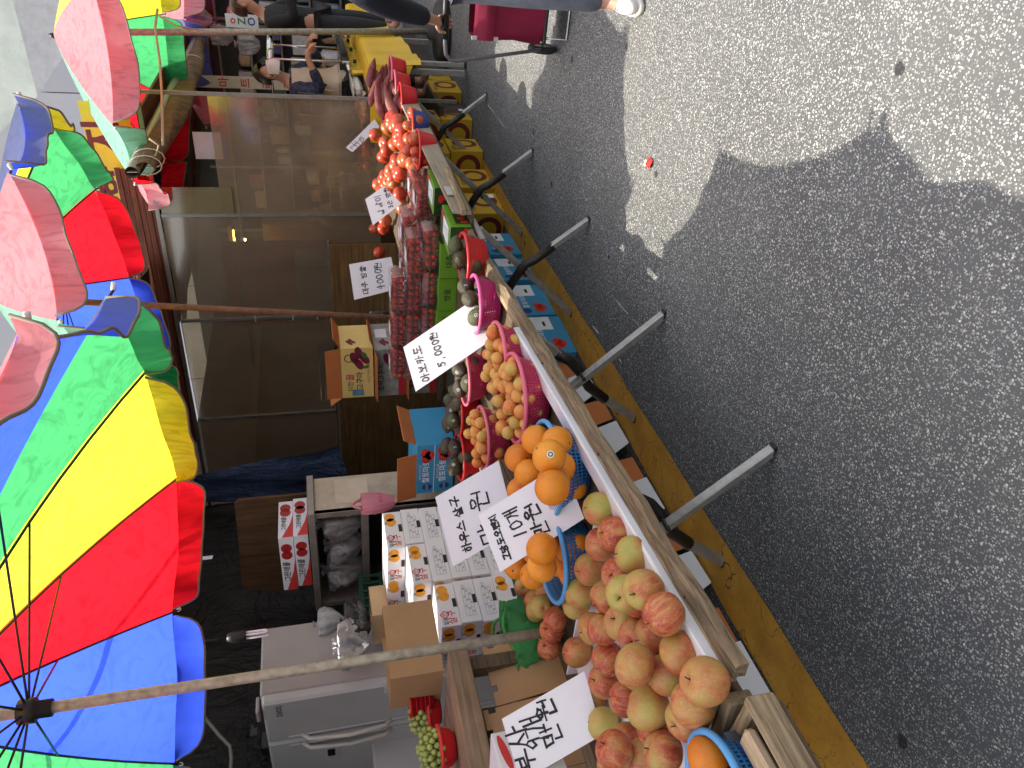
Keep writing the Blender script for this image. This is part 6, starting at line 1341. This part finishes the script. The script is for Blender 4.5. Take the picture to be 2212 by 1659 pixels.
# seen dimly through the smoky panes
bk = thing('white_tub', 'tall white plastic tub behind the smoky pane', 'tub', (7.85, 2.92, .32)); part('tub', lambda b: b.lathe([(.001, 0), (.16, 0), (.18, .9), (.19, .9), (.19, .93), (.001, .93)], 24), mat('tub_white', (.62, .58, .52), .5), bk); part('tub_lid', lambda b: b.lathe([(.001, .97), (.19, .95), (.2, .93), (.001, .93)], 24), mat('tub_white', (.62, .58, .52), .5), bk)
rp = thing('red_curtain', 'red cloth curtain seen through the smoky panes', 'curtain', (9.0, 4.6, 1.2)); part('cloth', lambda b: b.grid([[(.05 * sin(i * 1.1), -.6 + 1.2 * i / 20, 1.5 * j / 8) for i in range(21)] for j in range(9)]), mat('red_cloth', (.30, .05, .035), .8, var=.2), rp)
gs = thing('gas_cylinder', 'grey gas cylinder dimly seen through the panes', 'gas cylinder', (9.2, 3.75, .32)); part('cylinder', lambda b: b.lathe([(.001, 0), (.17, .0), (.18, .05), (.18, 1.0), (.12, 1.15), (.05, 1.2), (.05, 1.3), (.001, 1.3)], 22), mat('cylinder_grey', (.16, .16, .18), .5), gs); part('valve', lambda b: b.tube([(0, 0, 1.28), (0, 0, 1.4)], .02, 8), BRASS, gs)
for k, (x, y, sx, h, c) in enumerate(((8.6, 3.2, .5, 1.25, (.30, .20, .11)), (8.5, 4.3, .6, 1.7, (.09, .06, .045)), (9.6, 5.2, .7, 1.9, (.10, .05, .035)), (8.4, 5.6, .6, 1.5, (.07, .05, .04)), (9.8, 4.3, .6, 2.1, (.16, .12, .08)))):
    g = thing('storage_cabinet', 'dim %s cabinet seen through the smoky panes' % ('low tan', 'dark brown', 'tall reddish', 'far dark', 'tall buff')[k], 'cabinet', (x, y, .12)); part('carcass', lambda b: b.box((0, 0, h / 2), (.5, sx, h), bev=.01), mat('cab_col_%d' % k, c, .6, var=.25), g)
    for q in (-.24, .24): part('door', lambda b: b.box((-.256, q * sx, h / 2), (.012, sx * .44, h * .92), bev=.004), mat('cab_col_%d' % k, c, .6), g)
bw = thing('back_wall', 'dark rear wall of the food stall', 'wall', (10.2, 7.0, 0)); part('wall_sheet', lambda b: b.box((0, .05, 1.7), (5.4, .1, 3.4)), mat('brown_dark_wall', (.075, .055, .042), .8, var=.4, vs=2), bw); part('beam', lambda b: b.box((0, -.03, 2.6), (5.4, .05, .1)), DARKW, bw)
lt = thing('strip_lamp', 'lit yellowish strip lamp under the food stall roof', 'lamp', (9.2, 4.4, 2.55)); t = NT('strip_glow'); e = t.n('ShaderNodeEmission'); e.inputs[0].default_value = (1, .72, .28, 1); e.inputs[1].default_value = 28; GLOW = t.out(e.outputs[0])
part('housing', lambda b: b.box((0, 0, .035), (.08, 1.0, .05), bev=.01), WHT, lt); part('lit_tube', lambda b: b.tube([(0, -.46, 0), (0, .46, 0)], .013, 8), GLOW, lt)
lt = thing('strip_lamp', 'lit yellowish strip lamp over the shelving end', 'lamp', (11.2, 5.4, 2.6)); part('housing', lambda b: b.box((0, 0, .035), (.08, 1.0, .05), bev=.01), WHT, lt); part('lit_tube', lambda b: b.tube([(0, -.46, 0), (0, .46, 0)], .013, 8), GLOW, lt)
tab = thing('card_reader', 'dark payment tablet propped at the partition edge beside the masked cook', 'tablet', (7.7, 2.0, 1.52)); part('tablet_body', lambda b: b.box((0, 0, 0), (.02, .20, .26), rot=Matrix.Rotation(.25, 3, 'Y'), bev=.008), mat('tablet_black', (.02, .022, .026), .3), tab)
part('screen_icons', lambda b: [rect_on(b, (-.0105 - .0, -.05 + .05 * (k % 3), .06 - .05 * (k // 3)), (0, -1, 0), (0, 0, 1), .02, .014) for k in range(6)], mat('icon_grey', (.3, .36, .36), .5), tab)
# ================================================================== PEOPLE
SKIN = mat('skin_tone', (.50, .27, .18), .5, var=.12, vs=14, bump=.05, bs=120); SKIN2 = mat('skin_tone_warm', (.46, .24, .15), .5, var=.12, vs=14)
def skin_mesh(name, J, E, root, m, sub=2):
    names = list(J); me = bpy.data.meshes.new(name); idx = {n: i for i, n in enumerate(names)}
    me.from_pydata([J[n][0] for n in names], [(idx[a], idx[b]) for a, b in E], []); me.update()
    o = bpy.data.objects.new(name, me); COL.objects.link(o); md = o.modifiers.new('skin', 'SKIN'); md.use_smooth_shade = True; sd = o.modifiers.new('sub', 'SUBSURF'); sd.levels = sub; sd.render_levels = sub
    for n in names:
        v = me.skin_vertices[0].data[idx[n]]; r = J[n][1]; v.radius = r if isinstance(r, tuple) else (r, r); v.use_root = (n == root)
    dg = bpy.context.evaluated_depsgraph_get(); out = bpy.data.meshes.new_from_object(o.evaluated_get(dg)); bpy.data.objects.remove(o); out.materials.clear(); out.materials.append(m); out.name = name
    for p in out.polygons: p.use_smooth = True
    return out
def chain(*n): return list(zip(n, n[1:]))
def join_meshes(name, meshes, mats):
    b = MB()
    for me, mi in meshes: b.add([v.co.copy() for v in me.vertices], [tuple(p.vertices) for p in me.polygons], mi, True)
    return b.mesh(name, mats)
def hand_joints(J, E, pre, wrist, palm, fdir, side, nrm, curl):
    """palm vertex and five bent fingers: fdir along the fingers, side towards the thumb, nrm out of the palm side"""
    wrist, palm, fdir, side, nrm = map(Vector, (wrist, palm, fdir, side, nrm)); J[pre + 'palm'] = (tuple(palm), (.030, .020)); E.append((pre + 'wrist', pre + 'palm')); J[pre + 'kn'] = (tuple(palm + fdir * .035), (.034, .016)); E.append((pre + 'palm', pre + 'kn'))
    fm = []
    for k, (off, L) in enumerate(((.026, .070), (.009, .078), (-.009, .073), (-.026, .058))):
        b = palm + fdir * .040 + side * off; a1, a2, a3 = curl, curl * 2.1, curl * 3.0
        def step(p, a, l): return p + (fdir * cos(a) + nrm * sin(a)) * l
        p1 = step(b, a1 * .6, L * .45); p2 = step(p1, a2, L * .33); p3 = step(p2, a3, L * .26); fm.append([b - fdir * .015, b, p1, p2, p3])
    b = palm + side * .026 - fdir * .012; t1 = b + (side * .7 + fdir * .5 + nrm * .35) * .032; t2 = t1 + (side * .1 + fdir * .6 + nrm * .8).normalized() * .030; fm.append([palm - fdir * .02 + side * .012, b, t1, t2])
    out = MB()
    for f in fm: n = len(f); out.tube(f, [.0092 - .0012 * i / n for i in range(n)], 8); out.ell(f[-1], (.0082, .0082, .0082), 8, 6)
    return out
# ---- passer-by with a shopping trolley, mostly outside the picture
px = thing('person', 'passer-by in dark jacket and grey jeans pulling a maroon shopping trolley', 'person', (4.0, .34, 0))
J = {'pelvis': ((0, 0, .88), (.13, .11)), 'spine': ((.01, 0, 1.08), (.12, .10)), 'chest': ((0, 0, 1.28), (.15, .11)), 'neck': ((-.01, 0, 1.43), .05), 'chin': ((-.03, 0, 1.50), (.06, .065)), 'head': ((-.03, 0, 1.60), (.078, .092)), 'crown': ((-.02, 0, 1.68), (.06, .065)),
     'ls': ((0, .17, 1.33), .06), 'le': ((.20, .27, 1.10), .045), 'lwrist': ((.385, .335, .895), (.030, .026)), 'rs': ((0, -.17, 1.33), .06), 're': ((-.05, -.26, 1.08), .045), 'rwrist': ((-.22, -.24, .95), .028), 'rhand': ((-.29, -.22, .93), (.04, .02)),
     'lh': ((-.02, .10, .84), .09), 'lk': ((-.12, .115, .47), .06), 'la': ((-.16, .12, .10), .042), 'lt': ((-.30, .125, .045), (.045, .03)), 'rh': ((.02, -.10, .84), .09), 'rk': ((.10, -.10, .47), .06), 'ra': ((.28, -.10, .13), .042), 'rt': ((.20, -.10, .03), (.04, .03))}
E = chain('pelvis', 'spine', 'chest', 'neck', 'chin', 'head', 'crown') + chain('chest', 'ls', 'le', 'lwrist') + chain('chest', 'rs', 're', 'rwrist', 'rhand') + chain('pelvis', 'lh', 'lk', 'la', 'lt') + chain('pelvis', 'rh', 'rk', 'ra', 'rt')
HP = Vector((.418, .352, .860)); fm = hand_joints(J, E, 'l', J['lwrist'][0], HP, Vector((.90, .05, -.43)).normalized(), Vector((-.08, .99, .05)), Vector((-.43, 0, -.90)), .62)
body = skin_mesh('body', J, E, 'pelvis', SKIN); fme = fm.mesh('fingers', SKIN); link('body', join_meshes('body', [(body, 0), (fme, 0)], [SKIN]), px)
NV_ = mat('navy_jacket', (.015, .018, .03), .75, var=.35, vs=20, bump=.4, bs=40); JEAN = mat('grey_jeans', (.08, .09, .12), .85, var=.3, vs=18, bump=.3, bs=90); OLIVE = mat('pale_green_shirt', (.34, .36, .18), .8, var=.15)
JJ = {k: J[k] for k in ('spine', 'chest', 'ls', 'le', 'rs', 're')}; JJ['hem'] = ((0, 0, .90), (.165, .145)); JJ['spine'] = ((.01, 0, 1.08), (.155, .13)); JJ['chest'] = ((0, 0, 1.28), (.175, .13)); JJ['collar'] = ((-.005, 0, 1.41), .075); JJ['ls'] = (J['ls'][0], .08); JJ['rs'] = (J['rs'][0], .08); JJ['le'] = (J['le'][0], .066); JJ['re'] = (J['re'][0], .066); JJ['lc'] = ((.355, .325, .93), .05); JJ['rc'] = ((-.19, -.245, .97), .048)
link('jacket', skin_mesh('jacket', JJ, chain('hem', 'spine', 'chest', 'collar') + chain('chest', 'ls', 'le', 'lc') + chain('chest', 'rs', 're', 'rc'), 'spine', NV_), px)
JP = {'pelvis': ((0, 0, .90), (.145, .125)), 'lh': ((-.02, .10, .82), .105), 'lk': ((-.12, .115, .47), .078), 'la': ((-.155, .12, .13), .062), 'rh': ((.02, -.10, .82), .105), 'rk': ((.10, -.10, .47), .078), 'ra': ((.26, -.10, .17), .062)}
link('trousers', skin_mesh('trousers', JP, chain('pelvis', 'lh', 'lk', 'la') + chain('pelvis', 'rh', 'rk', 'ra'), 'pelvis', JEAN), px)
part('shirt_hem', lambda b: b.lathe([(.165, .80), (.175, .86), (.165, .93)], 24, sx=.9, sy=1.0), OLIVE, px)
SHOE = mat('white_trainer', (.62, .58, .57), .6, var=.12, vs=12); SOLE = mat('trainer_sole', (.66, .62, .55), .6)
for (ax, ay, az, sgn) in ((-.20, .122, .0, 1), (.24, -.10, .0, 1)):
    sh_ = part('shoe', lambda b: [b.ell((ax - .03, ay, az + .055), (.135, .048, .050), 16, 10), b.ell((ax + .06, ay, az + .085), (.06, .045, .055), 14, 8)], SHOE, px); sh_['kind'] = 'stuff'
    part('sole', lambda b: b.lathe([(.001, .0), (.95, .0), (1.0, .012), (1.0, .026), (.001, .026)], 20, c=(ax - .03, ay, az + .004), sx=.138, sy=.052), SOLE, sh_)
    part('laces', lambda b: [b.box((ax - .055 + .025 * k, ay, az + .103 - .004 * abs(k - 1)), (.008, .06, .006)) for k in range(4)], mat('pink_lace', (.55, .40, .42)), sh_)['kind'] = 'stuff'
HAIRB = mat('dark_brown_hair', (.028, .015, .011), .45, var=.5, vs=60, scale=(1, 1, .2))
part('hair', lambda b: [b.ell((.018, 0, 1.635), (.092, .098, .105), 18, 12)], HAIRB, px); part('bun', lambda b: b.ell((.11, 0, 1.60), (.04, .045, .045), 12, 8), HAIRB, px)
part('eyes', lambda b: [b.ell((-.118, s * .032, 1.612), (.006, .012, .005), 8, 5) for s in (-1, 1)], BLK, px)['kind'] = 'stuff'; part('nose', lambda b: b.ell((-.125, 0, 1.585), (.018, .012, .018), 8, 6), SKIN, px); part('mouth', lambda b: b.ell((-.112, 0, 1.545), (.006, .022, .005), 8, 5), mat('lip', (.35, .10, .08)), px); part('ears', lambda b: [b.ell((-.02, s * .095, 1.59), (.02, .012, .03), 8, 6) for s in (-1, 1)], SKIN, px)['kind'] = 'stuff'
# ---- trolley
tr = thing('shopping_trolley', 'maroon two-wheeled shopping trolley with a grey tube handle', 'trolley', (4.80, .66, 0)); GT = mat('grey_handle_tube', (.24, .24, .25), .35, .5); MBAG = mat('maroon_fabric', (.26, .010, .045), .7, var=.3, vs=7, bump=.35, bs=14)
hx = 4.425 + .012 - 4.80; 
part('handle', lambda b: b.tube([(hx, -.26, .815), (hx, .14, .815), (hx + .005, .20, .806), (hx + .02, .235, .775), (hx + .04, .24, .73), (hx + .22, .235, .45), (hx + .40, .23, .17), (hx + .44, .23, .09)], .011, 10), GT, tr)
part('handle', lambda b: b.tube([(hx, -.26, .815), (hx + .005, -.30, .806), (hx + .03, -.32, .76), (hx + .22, -.31, .45), (hx + .44, -.30, .09)], .011, 10), GT, tr)
part('grip', lambda b: b.tube([(hx, -.25, .815), (hx, .12, .815)], .019, 12), BLK, tr)
def bagf(b):
    rows = []
    for j in range(13):
        s = j / 12; row = []
        for i in range(33):
            a = 2 * pi * i / 32; cx_ = (abs(cos(a)) ** .45) * (1 if cos(a) > 0 else -1); cy_ = (abs(sin(a)) ** .45) * (1 if sin(a) > 0 else -1); wv = 1 + .05 * sin(5 * a + s * 4) + .03 * sin(9 * a - s * 7)
            f_ = 1.02 - .13 * s if s < .9 else .9 - 2.5 * (s - .9)
            row.append((.02 + .13 * cx_ * f_ * wv + .06 * (1 - s), -.03 + .215 * cy_ * (1.0 - .10 * s) * wv, .15 + .44 * s))
        rows.append(row)
    b.grid(rows)
bgp = part('bag', bagf, MBAG, tr); part('pocket_flap', lambda b: b.grid([[(-.125 + .0 * i - .01 * sin(j * .8), -.2 + .36 * i / 10, .48 + .10 * j / 5) for i in range(11)] for j in range(6)]), MBAG, bgp); part('strap', lambda b: b.box((-.105, .15, .53), (.02, .02, .16)), mat('white_strap', (.6, .56, .56)), bgp); part('bag_base', lambda b: b.box((.06, -.03, .145), (.26, .40, .02), bev=.005), BLK, bgp)
for y in (.235, -.29):
    wl = part('wheel', lambda b: b.tube([(.14 + .072 * cos(a), y, .094 + .072 * sin(a)) for a in [k * pi / 14 for k in range(28)]], .022, 8, closed=True), mat('tyre_black', (.03, .029, .028), .75), tr); part('hub', lambda b: b.tube([(.14, y - .014, .094), (.14, y + .014, .094)], .058, 18), mat('hub_grey', (.16, .16, .165), .5), wl)
part('axle', lambda b: b.tube([(.14, -.28, .094), (.14, .24, .094)], .007, 8), GT, tr); part('stand', lambda b: b.tube([(-.06, -.2, .14), (-.08, -.2, .01), (-.08, .14, .01), (-.06, .14, .14)], .007, 8), CHR, tr)
# ---- two cooks
def cook(label, loc, yaw, skin, hairm, shirtm, apronm, mask, hands, tilt=.0, hairlen=.0):
    g = thing('person', label, 'person', loc, yaw); dn = Vector((0, 0, 0))
    hd = Vector((.0, .06 + .05 * tilt, 1.62)); 
    J = {'pelvis': ((0, 0, .9), (.14, .11)), 'spine': ((0, .0, 1.1), (.125, .10)), 'chest': ((0, .01, 1.30), (.16, .11)), 'neck': ((0, .03, 1.45), .05), 'chin': ((0, .075, 1.53 - .02 * tilt), (.05, .055)), 'face': (tuple(hd), (.076, .085)), 'crown': ((0, .045, 1.70), (.062, .07)),
         'ls': ((-.18, 0, 1.36), .06), 'le': ((-.24, .10, 1.12), .046), 'lwrist': (hands[0], (.03, .025)), 'rs': ((.18, 0, 1.36), .06), 're': ((.24, .10, 1.12), .046), 'rwrist': (hands[1], (.03, .025)),
         'lh': ((-.1, 0, .84), .09), 'lk': ((-.1, .02, .46), .062), 'la': ((-.1, 0, .09), .045), 'lt': ((-.1, .14, .04), (.045, .03)), 'rh': ((.1, 0, .84), .09), 'rk': ((.1, .02, .46), .062), 'ra': ((.1, 0, .09), .045), 'rt': ((.1, .14, .04), (.045, .03))}
    E = chain('pelvis', 'spine', 'chest', 'neck', 'chin', 'face', 'crown') + chain('chest', 'ls', 'le', 'lwrist') + chain('chest', 'rs', 're', 'rwrist') + chain('pelvis', 'lh', 'lk', 'la', 'lt') + chain('pelvis', 'rh', 'rk', 'ra', 'rt')
    fl = hand_joints(J, E, 'l', hands[0], Vector(hands[0]) + Vector((.01, .05, -.01)), (.25, .9, -.3), (.9, -.25, 0), (.1, -.3, -.95), .4); f2 = hand_joints(J, E, 'r', hands[1], Vector(hands[1]) + Vector((-.01, .05, -.01)), (-.25, .9, -.3), (-.9, -.25, 0), (-.1, -.3, -.95), .4)
    bm = skin_mesh('body', J, E, 'pelvis', skin); ft = MB()
    ft.ell(hd + Vector((0, .098, -.012)), (.012, .018, .02), 8, 6); 
    for s in (-1, 1): ft.ell(hd + Vector((s * .082, .0, -.01)), (.012, .02, .032), 8, 6)
    link('body', join_meshes('body', [(bm, 0), (fl.mesh('f', skin), 0), (f2.mesh('f', skin), 0), (ft.mesh('n', skin), 0)], [skin]), g)
    eyes = MB()
    for s in (-1, 1): eyes.ell(hd + Vector((s * .032, .086, .022)), (.012, .006, .005), 8, 5)
    eyes.build('eyes', mat('eye_dark', (.02, .015, .012), .3), g)['kind'] = 'stuff'
    br = MB()
    for s in (-1, 1): br.bar(hd + Vector((s * .018, .088, .045)), hd + Vector((s * .05, .078, .046)), .008, .007)
    br.build('eyebrows', hairm, g)['kind'] = 'stuff'
    def hairf(b):
        rows = []
        for i in range(15):
            t = i / 14; row = []
            for j in range(29):
                a = 2 * pi * j / 28; front = max(0, sin(a)); ph = pi * (.0 + t * (.60 + .16 * hairlen - .33 * front ** .5)); rr = 1 + .03 * sin(9 * a + 3 * t) + .03 * sin(4 * a)
                row.append((.099 * rr * sin(ph) * cos(a), .112 * rr * sin(ph) * sin(a) - .012, .125 * rr * cos(ph) + .0))
            rows.append(row)
        b.grid([[tuple(Vector(p) + hd + Vector((0, -.012, .012))) for p in r] for r in rows])
    part('hair', hairf, hairm, g)
    if mask:
        def mk(b):
            rows = []
            for i in range(9):
                t = i / 8; row = []
                for j in range(15):
                    u = j / 14; a = pi * (.06 + .88 * u); bul = 1 + .22 * sin(pi * t) * sin(pi * u); row.append(tuple(hd + Vector((.088 * cos(a), .09 * sin(a) * bul + .012, -.005 - .10 * t + .015 * sin(pi * u) * (1 - 2 * t)))))
                rows.append(row)
            b.grid(rows)
        mm = part('face_mask', mk, mat('white_mask', (.66, .60, .54), .8), g); part('ear_loops', lambda b: [b.tube([hd + Vector((s * .086, .02, -.01)), hd + Vector((s * .095, -.01, .0)), hd + Vector((s * .09, -.015, -.04)), hd + Vector((s * .084, .02, -.08))], .002, 4) for s in (-1, 1)], mat('white_mask', (.66, .60, .54)), mm)['kind'] = 'stuff'
    else: part('mouth', lambda b: b.ell(hd + Vector((0, .088, -.055)), (.022, .006, .005), 8, 5), mat('lip', (.35, .10, .08)), g)
    SJ = {'hem': ((0, 0, .86), (.165, .13)), 'spine': ((0, 0, 1.08), (.15, .12)), 'chest': ((0, .01, 1.30), (.18, .125)), 'collar': ((0, .025, 1.425), .07), 'ls': (J['ls'][0], .078), 'le': (J['le'][0], .064), 'rs': (J['rs'][0], .078), 're': (J['re'][0], .064)}
    for s in 'lr': e_, w_ = Vector(J[s + 'e'][0]), Vector(J[s + 'wrist'][0]); SJ[s + 'c'] = (tuple(e_.lerp(w_, .72)), .05)
    link('shirt', skin_mesh('shirt', SJ, chain('hem', 'spine', 'chest', 'collar') + chain('chest', 'ls', 'le', 'lc') + chain('chest', 'rs', 're', 'rc'), 'spine', shirtm), g)
    TJ = {k: ((J[k][0]), J[k][1] if isinstance(J[k][1], float) else .1) for k in ('lh', 'lk', 'rh', 'rk')}; TJ['pelvis'] = ((0, 0, .92), (.15, .12)); TJ['la'] = ((-.1, 0, .14), .055); TJ['ra'] = ((.1, 0, .14), .055)
    for k in ('lh', 'rh'): TJ[k] = (J[k][0], .10)
    for k in ('lk', 'rk'): TJ[k] = (J[k][0], .075)
    link('trousers', skin_mesh('trousers', TJ, chain('pelvis', 'lh', 'lk', 'la') + chain('pelvis', 'rh', 'rk', 'ra'), 'pelvis', mat('black_trousers', (.02, .02, .024), .8)), g)
    if apronm:
        ap_ = MB(); ap_.grid([[( -.16 + .32 * i / 10, .135 - .10 * (abs(i - 5) / 5) ** 2, .55 + .85 * j / 12) for i in range(11)] for j in range(13)]); ap_.build('apron', apronm, g)
        vj = {'spine': ((0, 0, 1.08), (.165, .135)), 'chest': ((0, .01, 1.29), (.19, .14)), 'collar': ((0, .02, 1.41), (.085, .08)), 'hem': ((0, 0, .95), (.17, .14))}; link('vest', skin_mesh('vest', vj, chain('hem', 'spine', 'chest', 'collar'), 'spine', apronm), g); part('strap', lambda b: b.tube([(-.17, .0, 1.30), (-.11, .05, 1.43), (-.09, .10, 1.36)], .008, 6), BLK, g)
    return g
p1 = at(580, 165, X=8.45); HH = 1.62
t = NT('navy_plaid'); v = t.coord('Object'); ck = t.n('ShaderNodeTexChecker'); ck.inputs['Scale'].default_value = 26; ck.inputs[1].default_value = (.012, .016, .035, 1); ck.inputs[2].default_value = (.03, .04, .075, 1); t.l(v, ck.inputs[0]); PLAID = t.out(t.bsdf(ck.outputs[0], .8))
c1 = cook('cook with short dark hair and white mask in a cream vest turning skewers', (p1.x - .02, p1.y + .05, p1.z - 1.62 * 1.05), radians(158), SKIN2, HAIRB, PLAID, mat('cream_vest', (.52, .40, .28), .8, var=.12), True, ((-.12, .34, 1.22), (.12, .36, 1.24)), 1.2); c1.scale = (1.05,) * 3
p2 = at(528, 22, X=9.35)
c2 = cook('cook with brown hair in black clothes at the far end of the counter', (p2.x, p2.y + .06, p2.z - 1.62 * 1.05), radians(170), SKIN2, mat('reddish_brown_hair', (.06, .022, .014), .45, var=.5, vs=60), mat('black_shirt', (.012, .012, .013), .8), None, False, ((-.10, .36, 1.24), (.12, .38, 1.20)), 1.5); c2.scale = (1.05,) * 3
# ================================================================== SMALL THINGS
lt_ = thing('crumpled_wrapper', 'small crumpled red white and yellow wrapper on the sunlit road', 'litter', at(1405, 352, Z=.006)); part('wrapper', lambda b: b.add([(-.02, -.02, .0), (.02, -.025, .004), (.028, .012, .014), (.0, .03, .004), (-.025, .01, .012), (0, 0, .024)], [(0, 1, 5), (1, 2, 5), (2, 3, 5), (3, 4, 5), (4, 0, 5)]), mat('wrapper_red', (.6, .04, .03), .4), lt_); part('wrapper_fold', lambda b: b.add([(.02, -.0, .002), (.05, .0, .006), (.055, .03, .01), (.02, .025, .016)], [(0, 1, 2, 3)]), mat('wrapper_white', (.75, .75, .72), .4), lt_); part('wrapper_corner', lambda b: b.add([(.03, .018, .013), (.045, .012, .012), (.04, .03, .014)], [(0, 1, 2)]), mat('wrapper_yellow', (.75, .6, .04), .4), lt_)
# cords and cloth tapes tied from the parasol pole to the awning
cdm = mat('pale_cord', (.55, .45, .28))
b = MB(); b.tube([at(340, 20, X=8.6), at(335, 60, X=8.4), at(345, 130, X=7.9), at(350, 210, X=7.3), at(352, 315, X=6.8)], .012, 6); tag(b.build('tie_tape', cdm), 'beige tape tied from the far pole down to the rolled awning', 'tape')
b = MB(); b.tube([at(345, 35, X=8.55), at(380, 55, X=8.5), at(430, 65, X=8.5)], .008, 6); tag(b.build('tie_tape', cdm), 'loose beige tape end blowing beside the far pole', 'tape')
# hand-tagged QR sheet is left blank: white notice with blue footer behind the partition top
nz = thing('white_notice', 'white and blue paper notice hanging above the first pane', 'notice', at(455, 315, X=7.7)); part('sheet', lambda b: b.box((0, 0, 0), (.006, .26, .30)), mat('notice_white', (.62, .64, .68), .6), nz); part('blue_band', lambda b: b.box((-.004, 0, -.13), (.004, .26, .05)), mat('notice_blue', (.03, .08, .35), .5), nz)
# ------------------------------------------------------------------ labels that single out look-alikes by their place in the picture
def pix(p):
    c = MW.transposed() @ (Vector(p) - CAMP); return (c.y / c.z, -c.x / c.z)
from collections import defaultdict
_g = defaultdict(list)
for o in list(SC.objects):
    if o.parent is None and 'group' in o and 'label' in o: _g[(o['group'], o['label'])].append(o)
NW = ('first', 'second', 'third', 'fourth', 'fifth', 'sixth', 'seventh', 'eighth', 'ninth', 'tenth', 'eleventh', 'twelfth', 'thirteenth', 'fourteenth', 'fifteenth', 'sixteenth')
for (gr, lb), L in _g.items():
    if len(L) < 2: continue
    P = sorted(((*pix(o.matrix_world.translation if o.matrix_world.translation.length > .01 else o.location), o) for o in L), key=lambda q: -q[0]); n = len(P); cols = max(1, round(sqrt(n * .7))); per = math.ceil(n / cols)
    for c_ in range(cols):
        ch = sorted(P[c_ * per:(c_ + 1) * per], key=lambda q: q[1])
        for k, q in enumerate(ch): q[2]['label'] = lb + ', %s down in column %s from right' % (NW[min(k, 15)], ('one', 'two', 'three', 'four', 'five', 'six', 'seven', 'eight')[min(c_, 7)])
